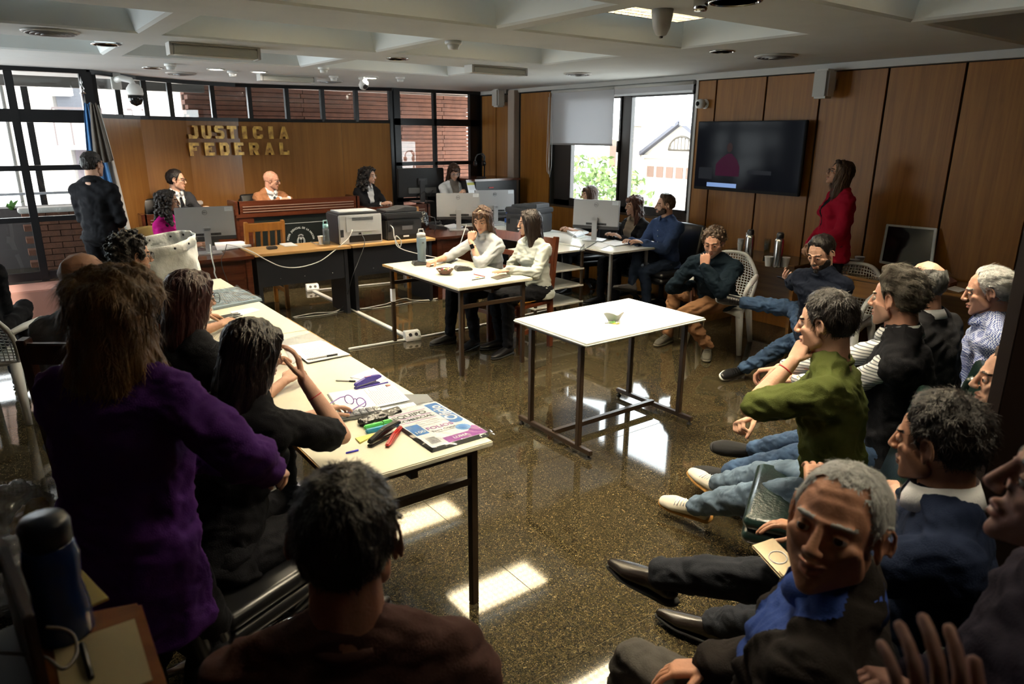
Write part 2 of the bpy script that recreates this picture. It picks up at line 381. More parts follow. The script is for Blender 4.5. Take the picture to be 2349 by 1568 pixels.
def strands(v, f, n, L, wd, lift=.25, mode='crown', seed=0, wob=.25):
    """fine tapering locks lying over a hair surface"""
    g = np.random.default_rng(seed); F3 = np.array([p[:3] for p in f]); nn = vnormals(v, f)
    a = np.linalg.norm(np.cross(v[F3[:, 1]] - v[F3[:, 0]], v[F3[:, 2]] - v[F3[:, 0]]), axis=1); k = g.choice(len(F3), n, p=a / a.sum())
    w3 = g.dirichlet((1, 1, 1), n); p = (v[F3[k]] * w3[:, :, None]).sum(1); nr = nn[F3[k]].mean(1); nr /= np.linalg.norm(nr, axis=1, keepdims=True) + 1e-9
    if mode == 'down': d = np.tile((0, -.15, -1.), (n, 1))
    elif mode == 'back': d = np.tile((0, -1., -.25), (n, 1))
    elif mode == 'rand': d = g.normal(size=(n, 3))
    else: d = p - np.array((0, -.045, .13)); d[:, 2] -= .02
    d = d / (np.linalg.norm(d, axis=1, keepdims=True) + 1e-9) + g.normal(size=(n, 3)) * wob * .5
    t = d - nr * (d * nr).sum(1, keepdims=True); t /= np.linalg.norm(t, axis=1, keepdims=True) + 1e-9; sd = np.cross(t, nr); ln = (L * g.uniform(.5, 1.2, n) * np.where((p[:, 1] > .035) & (p[:, 2] > -.02), min(1, .014 / L), 1))[:, None]; bend = g.normal(size=(n, 1)) * .22 * wob * 2
    pts = []
    for q, ww in ((0, .9), (.4, 1.), (.75, .7), (1, .05)):
        c = p - nr * .0012 + t * ln * q + nr * ln * lift * (q - .55 * q * q) + sd * ln * bend * q * q; pts += [c - sd * wd * ww / 2, c + sd * wd * ww / 2]
    V = np.stack(pts, 1).reshape(-1, 3); b = np.arange(n)[:, None] * 8
    Q = np.concatenate([b + np.array([2 * j, 2 * j + 1, 2 * j + 3, 2 * j + 2]) for j in range(3)]); return V, [tuple(x) for x in Q.tolist()]
# ---- hand templates (right hand), wrist at origin, +y to the fingers, +z back of the hand, thumb towards -x
def hand_template(curl, spread=1.0, thumb=(.5, .3), bend0=None):
    P_ = [hull([((-.026, .02, 0), (.012, .016, .012)), ((.024, .018, 0), (.011, .016, .011)), ((-.030, .082, 0), (.011, .012, .011)), ((.030, .076, 0), (.010, .012, .010)), ((0, .088, .001), (.012, .01, .011))]),
          hull([((0, -.012, 0), (.026, .02, .019)), ((0, .02, 0), (.032, .016, .014))])]
    for i, (x, L, r) in enumerate(((-.029, .072, .0090), (-.0095, .080, .0092), (.0105, .074, .0088), (.029, .058, .0078))):
        a = -curl[i] * .75 if bend0 is None else -bend0; p = Vector((x, .086 - abs(i - 1.3) * .003, 0)); dx = (i - 1.5) * .06 * spread
        for k, (fr, rr) in enumerate(((.42, 1), (.32, .93), (.26, .85))):
            d = Vector((dx, math.cos(a), math.sin(a))); q = p + d * L * fr
            P_.append(hull([(p, r * rr), (q, r * rr * .93)], SPH1)); p = q; a -= curl[i] * (1.0 if k == 0 else .7)
    p = Vector((-.030, .022, -.004)); d = Vector((-math.sin(thumb[0] + .35), math.cos(thumb[0] + .35), -thumb[1]))
    for L, r, b in ((.042, .0125, .0), (.032, .0105, -.35), (.026, .0095, -.35)):
        d = (Matrix.Rotation(b, 3, 'Z') @ d).normalized(); q = p + d * L; P_.append(hull([(p, r), (q, r * .9)], SPH1)); p = q
    return remesh(P_, .0026, 3, .22)
HANDS = dict(flat=hand_template((.06, .05, .06, .10), 1.3, (.5, .15)), relax=hand_template((.38, .42, .46, .5), .7, (.35, .45)),
             fist=hand_template((1.25, 1.3, 1.3, 1.3), .1, (-.15, .75)), hold=hand_template((.75, .8, .85, .9), .4, (.2, .8)), pinch=hand_template((.8, .95, 1.15, 1.25), .3, (.05, .9)))
# ---- shoes, ankle at (0,0,.085), toe to +y
def shoe_template(kind):
    hi = kind == 'boot'; pt = kind == 'dress'
    up = [hull([((0, -.042, .045), (.031, .028, .030)), ((0, .03, .05), (.034, .04, .032))]), hull([((0, .03, .05), (.034, .04, .034)), ((.003, .12, .035), (.043, .05, .024)), ((0, .175 + .02 * pt, .028), (.030 - .012 * pt, .026, .018))]),
          hull([((0, -.02, .06), (.034, .036, .025)), ((0, -.012, .10 + .16 * hi), (.040, .046, .012))])]
    so = [hull([((0, -.045, .010), (.033, .030, .011)), ((.003, .12, .010), (.046, .055, .011)), ((0, .178 + .02 * pt, .011), (.031 - .01 * pt, .028, .010))])]
    if kind == 'sneaker': so = [hull([((0, -.045, .014), (.037, .034, .015)), ((.003, .12, .014), (.048, .06, .014)), ((0, .178, .016), (.034, .030, .013))])]
    u = remesh(up, .005, 3, .5); s_ = remesh(so, .005, 1, .4); s_[0][:, 2] = np.maximum(s_[0][:, 2], 0)
    return u, s_
SHOES = {k: shoe_template(k) for k in ('sneaker', 'dress', 'boot')}

def skin(name, col): return mat('skin_' + name, col, .55, spec=.35, bump=(180, .12), var=(25, .12, None))
def eyes_mesh():
    mb = MB(); prof = [(math.sin(a) * .0118, -math.cos(a) * .0118) for a in np.linspace(0, PI, 10)]; mb.lathe(prof, n=12); me = mb.mesh('eye')
    for m in (mat('eye_white', (.55, .52, .5), .2), mat('iris_brown', (.05, .025, .015), .15)): me.materials.append(m)
    # local z = view axis
    for p in me.polygons: p.material_index = 1 if p.center.z > .0095 else 0
    return me
EYE = eyes_mesh()
def glasses(parent, M, m, big=1.0, ln=None):
    mb = MB()
    for s in (-1, 1):
        pts = []
        for k in range(16):
            a = 2 * PI * k / 16; pts.append(M @ Vector((s * .032 * big + math.copysign(abs(math.cos(a)) ** .7, math.cos(a)) * .0245 * big, .101 - .004 * abs(math.cos(a)), .003 + math.copysign(abs(math.sin(a)) ** .8, math.sin(a)) * .018 * big)))
        mb.tube(pts, .0017, 6, closed=True)
        mb.tube([M @ Vector(p) for p in ((s * .056 * big, .096, .009), (s * .077, .085, .010), (s * .083, .0, .008), (s * .080, -.012, -.004))], .0016, 6)
    mb.tube([M @ Vector(p) for p in ((-.009, .103, .006), (0, .106, .009), (.009, .103, .006))], .0016, 6)
    o = mb.build('glasses', m, parent)
    lb = MB()
    for s in (-1, 1):
        c = [(M @ Vector((s * .032 * big + .022 * big * math.cos(2 * PI * k / 16), .0995, .003 + .0165 * big * math.sin(2 * PI * k / 16)))) for k in range(16)]
        lb.add(c, [tuple(range(16))])
    lb.build('lens', MATS['lens_glass'], o); return o

def ik(a, b, l1, l2, pole):
    d = b - a; L = d.length; mx = (l1 + l2) * .995
    if L > mx: b = a + d * (mx / L); d = b - a; L = mx
    x = (l1 * l1 - l2 * l2 + L * L) / (2 * L); h = math.sqrt(max(l1 * l1 - x * x, 1e-6)); u = d / L
    p = pole - u * pole.dot(u); p = p.normalized() if p.length > 1e-5 else u.orthogonal().normalized()
    return a + u * x + p * h, b
SEATS = {}
def person(label, head, face, hface=None, hp=0, hr=0, lean=5, seat=None, z0=0., sex='m', s=1.0, skinm=None, hair=None, hairm=None, hstyle=None,
           top=None, legs=None, shoes=None, hands=None, feet=None, fat=1.0, glass=None, vox=.012, bigglass=1.0, brow=True, stubble=None, beard=None,
           knees=None, side=0, shx=1.0, group=None, hs=1.0, tl=None, smile=0, neckm=None, footdir=None, extra=None, headscale=(1, 1, 1), no=(), strand=None):
    U = Vector((0, 0, 1)); F = Vector((math.cos(R(face)), math.sin(R(face)), 0)); L = Vector((-F.y, F.x, 0))
    hface = face if hface is None else hface
    Hs = s * hs * (1.0 if sex == 'm' else .95)
    Hr = Matrix.Rotation(R(hface - 90), 3, 'Z') @ Matrix.Rotation(R(-hp), 3, 'X') @ Matrix.Rotation(R(hr), 3, 'Y')
    hc = Vector(head) - U * .120 * Hs
    sp = (F * math.sin(R(lean)) + L * math.sin(R(side)) + U * math.cos(R(lean))).normalized()
    c7 = hc - U * .150 * s * .9 - sp * .02 - F * .025 + (Hr @ Vector((0, -.02, 0)))
    T = .50 * s if tl is None else tl
    if seat is not None:
        T = min(max((c7.z - (z0 + seat + .085)) / max(sp.z, .4), .36), .60)
    pv = c7 - sp * T
    base = Vector((pv.x, pv.y, z0))
    root = thing('person', label, 'person', base, 0, group)
    fwd = (F - sp * F.dot(sp)).normalized(); lat = sp.cross(fwd).normalized()   # lat = left
    TR = np.array([list(-lat), list(fwd), list(sp)]).T
    def tp(x, y, t): return pv + lat * (-x) + fwd * y + sp * (t * T)
    sw = (.168 if sex == 'm' else .150) * s * shx; w = fat
    sh = {k: c7 - sp * .058 * s + lat * q * sw + fwd * .005 for k, q in (('L', 1), ('R', -1))}
    hip = {k: pv + lat * q * .085 * s + sp * .0 for k, q in (('L', 1), ('R', -1))}
    def bf(t, ref=base):
        if t[0] == 'w': return Vector(t[1:4])
        return ref + F * t[0] + L * t[1] + U * t[2]
    # ---- legs
    hands = hands or {}; feet = feet or {}; knees = knees or {}
    tl_, sl_ = .43 * s, .41 * s; kn = {}; an = {}
    for k, q in (('L', 1), ('R', -1)):
        d = feet.get(k) or ((.42, q * .13, .085) if seat is not None else (.0, q * .10, .085))
        a, b = ik(hip[k], bf(d), tl_, sl_, (bf(knees[k]) - hip[k]) if k in knees else (F * 1.0 + U * 1.0 if seat is not None else F))
        kn[k], an[k] = a, b
    ua, fa = .285 * s, .245 * s; el = {}; wr = {}
    for k, q in (('L', 1), ('R', -1)):
        h = hands.get(k) or {}
        t = h.get('at') or ((.30, q * .07, (seat or .0) + .22) if seat is not None else (.05, q * .26, pv.z - .05 - z0))
        pole = h.get('pole'); pole = ((Vector(pole[1:4]) - sh[k]) if pole[0] == 'w' else bf(pole) - base) if pole else (-U * 1.0 + L * q * .5 - F * .4)
        el[k], wr[k] = ik(sh[k], bf(t), ua, fa, pole)
    nr = (.056 if sex == 'm' else .047) * s
    W1, W2 = (.155, .135) if sex == 'm' else (.155, .118)
    def torso(i, hem=.0):
        e = [((tp(0, 0, .0)), ((W1 * w + i) * s, (.105 * w + i) * s, .10 * s + i), TR), (tp(0, .01 * w, .36), ((W2 * w + i) * s, (.098 * w + i) * s, .11 * s), TR),
             (tp(0, .012, .72), ((.150 * (1 + (w - 1) * .5) + i) * s, (.108 * (1 + (w - 1) * .5) + i) * s, .11 * s), TR), (tp(0, 0, .90), ((.11 + i) * s, (.072 + i) * s, .05 * s), TR)]
        r = .052 * s * (1 + (w - 1) * .5) + i
        o = [hull(e[0:2]), hull(e[1:3]), hull(e[2:4] + [(sh['L'] - sp * .02, r), (sh['R'] - sp * .02, r)]), hull([(c7 + (hc - c7) * .12, nr * .95 + i), (sh['L'] + sp * .004, r * .72), (sh['R'] + sp * .004, r * .72)])]
        if sex == 'f': o.append(hull([(tp(.07 * s, .075 * s * w, .66), .052 * s * w + i), (tp(-.07 * s, .075 * s * w, .66), .052 * s * w + i), (tp(0, .02, .6), .10 * s)]))
        if hem: o.append(hull([e[0], (tp(0, .0, -hem / T), ((W1 * w + i + .018) * s, (.122 * w + i) * s, .03), TR)]))
        return o
    def arm(k, i, upto):
        rs = (.049, .037, .026) if sex == 'm' else (.043, .032, .023)
        aw = 1 + (w - 1) * .7
        if upto <= 1:
            e = sh[k].lerp(el[k], upto); return [hull([(sh[k], rs[0] * s * aw + i), (e, (rs[0] + (rs[1] - rs[0]) * upto) * s * aw + i * 1.3)])]
        o = [hull([(sh[k], rs[0] * s * aw + i), (el[k], rs[1] * s * aw + i)])]
        e = el[k].lerp(wr[k], min(upto - 1, 1)); r = (rs[1] + (rs[2] - rs[1]) * (upto - 1)) * s * aw
        o.append(hull([(el[k], rs[1] * s * aw + i), (el[k].lerp(e, .3), (rs[1] + .002) * s * aw + i), (e, r + i)])); return o
    def leg(k, i, ln=1.0):
        o = [hull([(hip[k] - U * 0, (.084 * s * (.5 + w / 2) + i)), (hip[k].lerp(kn[k], .5), (.073 * s * (.5 + w / 2) + i)), (kn[k], .053 * s + i)])]
        e = kn[k].lerp(an[k], ln); d = (an[k] - kn[k]).normalized(); bk = -(F - d * F.dot(d)); bk = bk.normalized() * .012 if bk.length > .01 else bk
        o.append(hull([(kn[k], .053 * s + i), (kn[k].lerp(an[k], .3) + bk, .054 * s + i), (e, (.036 if ln > .9 else .045) * s + i * 1.2)])); return o
    skm = skinm or skin('mid', (.55, .31, .21))
    # ---- body: torso, neck, limbs one skin
    parts = torso(-.006) + [hull([(c7 - sp * .03, nr * 1.15), (hc + Hr @ Vector((0, -.03, -.03)), nr)]), hull([(c7 - sp * .01, nr * 1.2), (hc + Hr @ Vector((0, -.012, -.05)), nr * .98)])]
    for k in 'LR':
        if 'arm' + k not in no: parts += arm(k, 0, 2)
        if 'legs' not in no: parts += leg(k, -.004)
    v, f = remesh(parts, vox if vox < .012 else .014, 5); v = v.tolist(); f = list(f); mi = [0] * len(f)
    hm, fm = 0, 0
    for k, q in (('L', 1), ('R', -1)):
        if 'arm' + k in no: continue
        h = hands.get(k) or {}; hv, hf = HANDS[h.get('pose', 'relax')]; fd = (wr[k] - el[k]).normalized()
        d = Vector(h['dir']).normalized() if h.get('dir') else fd; dn = Vector(h['dor']) if h.get('dor') else (U + L * q * .3)
        z = (dn - d * dn.dot(d)).normalized(); x = d.cross(z); sc_ = s * (1.0 if sex == 'm' else .9) * h.get('sc', 1)
        M3 = np.array([list(x), list(d), list(z)]); vv = hv.copy()
        if k == 'L': vv[:, 0] *= -1
        vv = vv * sc_ @ M3 + np.array(wr[k]); b = len(v); v += vv.tolist(); ff = [tuple(i + b for i in (reversed(p) if k == 'L' else p)) for p in hf]
        f += ff; mi += [0] * len(ff)
    hv, hf = HEADS[sex]; hv = hv.copy() * np.array(headscale); hn = HEADS[sex][0]
    if smile: hv[:, 2] += smile * .007 * np.exp(-((np.abs(hn[:, 0]) - .022) / .010) ** 2 - ((hn[:, 2] + .062) / .014) ** 2) * (hn[:, 1] > .05)
    HM = np.array(Hr); b = len(v); v += (hv * Hs @ HM.T + np.array(hc)).tolist(); f += [tuple(i + b for i in p) for p in hf]
    cc = np.array([hn[list(p)].mean(0) for p in hf]); m_ = np.zeros(len(hf), int); ax = np.abs(cc[:, 0]); fr = cc[:, 1] > .05
    if stubble:
        hz = np.interp(ax, [0, .02, .045, .07], [-.045, -.042, -.045, -.01]); m_[(cc[:, 2] < hz) & (cc[:, 1] > -.004) & (cc[:, 2] > -.12) & (ax < .0665)] = 3
    m_[fr & (ax < .024 - np.abs(cc[:, 2] + .0625) * .9) & (np.abs(cc[:, 2] + .0625) < .0115) & (cc[:, 1] > .075)] = 1
    if brow: m_[fr & (ax > .014) & (ax < .050) & (np.abs(cc[:, 2] - .027 + (ax - .03) ** 2 * 6) < .0042)] = 2
    mi += m_.tolist()
    hm_ = hairm or mat('hair_black', (.012, .009, .008), .45, spec=.4)
    lips = mat('lips_' + skm.name, tuple(c * k for c, k in zip(skm.node_tree.nodes['Principled BSDF'].inputs['Base Color'].default_value[:3], (.80, .60, .60))), .4)
    stm = stubble if stubble else skm
    inv = Matrix.Translation(-base)
    vv = np.array(v) - np.array(base)
    SEATS[label] = (pv.copy(), F.copy(), face)
    body = link('body', mkmesh('body', vv, f, [skm, lips, hm_, stm], mi), None, root)
    HL = Matrix.Translation(hc - base) @ Hr.to_4x4() @ Matrix.Scale(Hs, 4)
    # eyes
    for q in (-1, 1):
        e = link('eye', EYE, None, root); e.matrix_local = HL @ Matrix.Translation((q * .031 * headscale[0], .0735 * headscale[1], .003)) @ Matrix.Rotation(R(-90), 4, 'X')
        lb = MB(); lb.grid(lambda u_, v_: Vector((-math.cos(PI * v_) * .0142, math.sin(PI * v_) * math.cos(R(24 + 60 * u_)) * .0136, math.sin(PI * v_) * math.sin(R(24 + 60 * u_)) * .0136)), 4, 8)
        lb.grid(lambda u_, v_: Vector((-math.cos(PI * v_) * .0142, math.sin(PI * v_) * math.cos(R(-75 + 42 * u_)) * .0132, math.sin(PI * v_) * math.sin(R(-75 + 42 * u_)) * .0132)), 4, 8)
        e2 = lb.build('eyelid', skm, root); e2.matrix_local = HL @ Matrix.Translation((q * .031 * headscale[0], .0735 * headscale[1], .003))
    def hobj(nm, hv_, hf_, m):
        o = link(nm, mkmesh(nm, hv_ * np.array(headscale), hf_, m), None, root); o.matrix_local = HL; return o
    if hair:
        st = strand if strand is not None else dict(n=700, L=.022, wd=.0022)
        for i_, (hv_, hf_) in enumerate(hair):
            sv, sf = strands(hv_, hf_, **dict(st, seed=i_ + int(abs(head[0]) * 100))); b_ = len(hv_)
            hobj('hair', np.concatenate([hv_, sv]), list(hf_) + [tuple(x + b_ for x in q_) for q_ in sf], hm_)
    if beard:
        bv, bf_ = HEADS[sex]; ax = np.abs(bv[:, 0]); hz = np.interp(ax, [0, .02, .03, .05, .075], [-.046, -.044, -.05, -.045, .0])
        mk = (ax < .0685) & (bv[:, 2] < hz) & (bv[:, 1] > -.004) & (bv[:, 2] > -.125) & ~((ax < .025) & (np.abs(bv[:, 2] + .063) < .009))
        nn = vnormals(bv, bf_); b1, b2, us = sub(bv, bf_, mk); b1 = b1 + nn[us] * (.004 + .0015 * wav(b1, .02, 3))[:, None]; hobj('beard', b1, b2, beard)
    if glass: glasses(root, inv @ Matrix.Translation(hc) @ Hr.to_4x4() @ Matrix.Scale(Hs, 4) @ Matrix.Diagonal((*headscale, 1)), glass, bigglass)
    # ---- clothes
    bn = np.array(base)
    def cloth(nm, parts, m, vx=vox, amp=.004, wl=.09, seed=1, sm=4, stretch=(1, 1, 1.8)):
        v1, f1 = remesh(parts, vx, sm); n1 = vnormals(v1, f1)
        a1 = wav(v1 - bn, wl * 1.5, seed, stretch); a2 = wav(v1 - bn, wl * .8, seed + 3, stretch)
        v1 = v1 + n1 * (amp * 1.1 * a1 - amp * .8 * np.abs(a2))[:, None]
        return v1, f1
    def addc(nm, v1, f1, m): return link(nm, mkmesh(nm, v1 - bn, f1, m), None, root)
    seed = int(abs(head[0] * 37 + head[1] * 91)) % 97
    lg = legs or {}
    if 'legs' not in no:
        i = lg.get('i', .010); pr = leg('L', i, lg.get('len', .97)) + leg('R', i, lg.get('len', .97)) + [hull([(tp(0, 0, .0), ((W1 * w + .006) * s, (.105 * w + .006) * s, .09 * s), TR), (hip['L'], .09 * s), (hip['R'], .09 * s)])]
        v1, f1 = cloth('trousers', pr, None, vox, lg.get('amp', .004), .08, seed + 11); addc('trousers', v1, f1, lg['m'])
        su, so = SHOES[(shoes or {}).get('kind', 'sneaker')]; sm_ = shoes or {}
        for k, q in (('L', 1), ('R', -1)):
            sd = (kn[k] - an[k]).normalized(); fd_ = (footdir or {}).get(k)
            if fd_: y = Vector(fd_).normalized(); z = sd if abs(sd.dot(y)) < .9 else U; z = (z - y * z.dot(y)).normalized()
            elif an[k].z < z0 + .12: y = (F + L * q * .22).normalized(); z = U.copy()
            else: y = (F + L * q * .1 - U * .35); y = (y - sd * y.dot(sd) * .85).normalized(); z = (sd - y * sd.dot(y)).normalized()
            x = y.cross(z); M3 = np.array([list(x), list(y), list(z)])
            for nm, (sv, sf), m in (('shoe', su, sm_.get('m')), ('sole', so, sm_.get('sole'))):
                sv = (sv - np.array([0, 0, .085])) * s * 1.04 @ M3 + np.array(an[k]); o = addc(nm, sv, sf, m or mat('shoe_black', (.01, .01, .01), .4))
                if nm == 'shoe': so_ = o
                else: o.parent = so_
            if sm_.get('laces'):
                lb = MB()
                for j in range(4):
                    yy = .055 + j * .018; zz = .088 - j * .009
                    lb.tube([an[k] + (x * px + y * yy + z * (zz - .085 + (0 if abs(px) > .01 else .004))) * s for px in (-.022, 0, .022)], .0028, 5)
                lb.v = [tuple(Vector(p) - base) for p in lb.v]; lb.build('laces', sm_['laces'], so_)
    if top:
        i = top.get('i', .014); sl = top.get('sleeve', 1.95); kind = top.get('kind', 'shirt')
        pr = torso(i, top.get('hem', .03))
        sls = sl if isinstance(sl, tuple) else (sl, sl)
        if kind != 'vest':
            for k, q_ in (('L', sls[0]), ('R', sls[1])):
                if 'arm' + k not in no: pr += arm(k, i * 1.0, q_)
        v1, f1 = cloth('top', pr, None, top.get('vox', vox), top.get('amp', .0045), top.get('wl', .10), seed)
        qv = (v1 - np.array(pv)) @ TR
        if top.get('inner') and kind != 'vest':
            zt, zb = T * .93, T * top.get('vb', .30); vw = top.get('vw', .075); vx_ = top.get('vox', vox)
            lm_ = vw * np.clip((qv[:, 2] - zb) / (zt - zb), 0, 1.15); near = (np.abs(np.abs(qv[:, 0]) - lm_) < vx_ * .62) & (qv[:, 1] > 0) & (qv[:, 2] > zb)
            dx = np.where(near, np.sign(qv[:, 0]) * lm_ - qv[:, 0], 0); v1 = v1 + np.outer(dx, TR[:, 0]); qv = (v1 - np.array(pv)) @ TR
        cen = np.array([v1[list(p)].mean(0) for p in f1]); q = (cen - np.array(pv)) @ TR    # x right, y fwd, z up in the torso frame
        nm = {'jacket': 'jacket', 'vest': 'vest', 'sweater': 'sweater', 'tee': 'tee_shirt', 'blouse': 'blouse'}.get(kind, 'shirt')
        zt, zb = T * .93, T * top.get('vb', .30); vw = top.get('vw', .075)
        if top.get('inner') and kind != 'vest':
            lim = vw * np.clip((q[:, 2] - zb) / (zt - zb), 0, 1.15); ins = (np.abs(q[:, 0]) < lim) & (q[:, 1] > .0) & (q[:, 2] > zb)
            limv = vw * np.clip((qv[:, 2] - zb) / (zt - zb), 0, 1.15); edge = np.exp(-((np.abs(qv[:, 0]) - limv - .016) / .013) ** 2) * (qv[:, 1] > 0) * (qv[:, 2] > zb + .02) * (qv[:, 2] < T * 1.05)
            inv_ = (np.abs(qv[:, 0]) < limv - .004) & (qv[:, 1] > 0) & (qv[:, 2] > zb)
            v1 = v1 + np.outer(edge * .009 - inv_ * .006, np.array(fwd))
            fo = [p for p, t in zip(f1, ins) if not t]; fi = [p for p, t in zip(f1, ins) if t]
            for nm_, ff, m in ((nm, fo, top['m']), ('shirt' if kind != 'shirt' else 'undershirt', fi, top['inner'])):
                us = sorted({a for p in ff for a in p}); mp = {a: b_ for b_, a in enumerate(us)}
                if ff: addc(nm_, v1[us], [tuple(mp[a] for a in p) for p in ff], m)
        else: addc(nm, v1, f1, top['m'])
        if kind == 'vest':
            pr = []
            for k in 'LR': pr += arm(k, .010, sls[0])
            v2, f2 = cloth('sleeve', pr, None, vox, .004, .09, seed + 5); addc('shirt_sleeves', v2, f2, top['inner'])
        if top.get('tie'):
            t0, t1, t2 = [tp(0, y, t) for y, t in ((.110 * w + i, .90), (.132 * w + i, .72), (.128 * w + i, .38))]
            v2, f2 = remesh([hull([(t0 + fwd * -.012, (.018, .014, .018))]), hull([(t0 - fwd * .012, .012), (t1, (.024, .010, .02), TR), ]), hull([(t1, (.024, .01, .02), TR), (t2, (.034, .008, .02), TR)])], .006, 2); addc('tie', v2, f2, top['tie'])
        if top.get('collar'):
            mb = MB(); cm = c7 + (hc - c7) * .16 + fwd * .004; ax_ = (hc - c7).normalized(); ax_ = (ax_ + sp).normalized(); xx = fwd; yy = ax_.cross(xx).normalized(); ch = top.get('ch', .036) * s; rr = nr + .014
            gap = top.get('gap', .35); N = 20
            def cf(u, t):
                a = gap / 2 + (2 * PI - gap) * u; d = xx * math.cos(a) * (rr * 1.08) + yy * math.sin(a) * rr * 1.02
                drop = .018 * math.cos(a) if math.cos(a) > 0 else 0
                fl = 1 + .16 * max(0, t - .5) * 2
                return cm + d * fl + ax_ * (ch * (1 - abs(t - .5) * 2 * (1.15 if t > .5 else .9)) - .010 - drop) + (fwd * .012 if t > .6 and math.cos(a) > .6 else Vector((0, 0, 0)))
            mb.grid(cf, N, 4); mb.v = [tuple(Vector(p) - base) for p in mb.v]; mb.build('collar', top['collar'], root, solid=.003)
        if top.get('crew'):
            cm = c7 + (hc - c7) * .10; ax_ = ((hc - c7).normalized() + sp * .6).normalized(); xx = fwd; yy = ax_.cross(xx).normalized()
            mb = MB(); mb.tube([cm + xx * math.cos(a) * (nr + .014) + yy * math.sin(a) * (nr + .012) - ax_ * .012 * max(0, math.cos(a)) for a in np.linspace(0, 2 * PI, 24, endpoint=False)], .009, 8, closed=True)
            mb.v = [tuple(Vector(p) - base) for p in mb.v]; mb.build('collar', top['crew'], root)
        if top.get('cuff'):
            for k in 'LR':
                if 'arm' + k in no: continue
                d = (wr[k] - el[k]).normalized(); mb = MB(); p = wr[k] - d * .035; mb.tube([p - d * .02 - base, p + d * .018 - base], [.034 * s, .033 * s], 14, cap=False); mb.build('cuff', top['cuff'], root, solid=.003)
        if top.get('buttons'):
            for j in range(5):
                p = tp(0, .122 * (1 + (w - 1) * .5) * s + i, .80 - j * .13); mb = MB(); mb.lathe([(.0055, 0), (.0055, .002), (0, .0025)], n=8, M=Matrix.Translation(p - base) @ fwd.to_track_quat('Z', 'Y').to_matrix().to_4x4()); mb.build('button', top['buttons'], root)
    if extra: extra(root, dict(base=base, F=F, L=L, U=U, sp=sp, fwd=fwd, hc=hc, Hr=Hr, el=el, wr=wr, sh=sh, an=an, kn=kn, tp=tp, T=T, HL=HL, c7=c7, s=s))
    return root
def wristband(m, k='R', r=.030, w=.004, at=.12, name='bracelet', box=None):
    def fn(root, d):
        dd = (d['wr'][k] - d['el'][k]).normalized(); p = d['wr'][k] - dd * .25 * at - d['base']; mb = MB()
        x = dd.orthogonal().normalized(); y = dd.cross(x)
        mb.tube([p + (x * math.cos(a) + y * math.sin(a)) * r for a in np.linspace(0, 2 * PI, 20, endpoint=False)], w, 6, closed=True)
        o = mb.build(name, m, root)
        if box: b = MB(); q = Vector(box[0]).normalized(); b.bar(p + q * (r), p + q * (r + .010), .036, .042, up=dd); b.build('watch_face', box[1], o, bevel=.003)
    return fn
# ================================================================ materials in use
glass_mat('lens_glass'); glass_mat('window_glass', (.93, .96, .95)); glass_mat('clear_plastic', (.9, .92, .92))
FLOOR = granite_mat('floor_granite', (.040, .031, .015), (.010, .008, .005), (.34, .26, .13), .05)
STEP = granite_mat('step_granite', (.035, .028, .018), (.012, .010, .008), (.10, .08, .05), .12)
WOODP = wood_mat('panel_wood', (.30, .122, .016), (.20, .075, .008), .45, 2, 1.0, .0)
WOODW = wood_mat('dais_wood', (.27, .125, .035), (.20, .085, .022), .33, 2, .7, .3)
MAHOG = wood_mat('mahogany', (.105, .028, .012), (.05, .014, .007), .22, 0, 1.0, .6)
DARKW = wood_mat('dark_wood', (.075, .022, .009), (.04, .012, .006), .3, 2, 1.0, .4)
ORANGE = wood_mat('orange_wood', (.36, .12, .025), (.25, .075, .016), .3, 0, 1.0, .4)
BEECH = wood_mat('beech', (.60, .36, .15), (.50, .29, .11), .35, 0, 1.0, .2)
PINEW = wood_mat('honey_wood', (.50, .22, .04), (.38, .15, .03), .3, 2, 1.0, .5)
VENEER = wood_mat('side_desk_wood', (.30, .15, .04), (.20, .095, .028), .3, 1, 1.0, .4)
CEIL = mat('ceiling_paint', (.62, .64, .63), .85, var=(3, .06))
COFF = mat('coffer_lit_tone', (.74, .78, .78), .8)  # paler and cooler than the ceiling: brightness inside the coffers put into the colour
BLACKF = mat('black_steel', (.008, .008, .009), .35, spec=.4)
BROWNF = mat('brown_steel', (.040, .024, .014), .3, spec=.5)
WHITEP = mat('white_plastic', (.72, .72, .70), .35, spec=.5)
GREYM = mat('grey_metal', (.35, .35, .35), .35, metal=.6)
CHROME = mat('chrome', (.6, .6, .6), .12, metal=1)
BLACKP = mat('black_plastic', (.012, .012, .013), .35)
TRIMW = mat('white_trim', (.50, .49, .46), .5)
LAM = mat('cream_laminate', (.74, .71, .56), .28, spec=.5, var=(7, .03))
LAMW = mat('white_laminate', (.80, .81, .75), .16, spec=.6, var=(7, .02))
PAPER = mat('paper', (.78, .79, .82), .7)
INK = mat('ink', (.08, .08, .1), .7); GREYINK = mat('print_grey', (.38, .38, .42), .8)
BRICK = mat('brick', (.15, .055, .03), .85, var=(9, .35), bump=(60, .5))
WIRE = mat('white_cable', (.62, .61, .57), .45); WIREB = mat('black_cable', (.012, .012, .013), .5)
BRASS = mat('brass', (.88, .58, .14), .38, metal=.25, var=(12, .35, (.35, .17, .05)))
RUBBER = mat('rubber', (.01, .01, .01), .7)
SCREEN = mat('screen_off', (.006, .007, .009), .10, spec=.6)

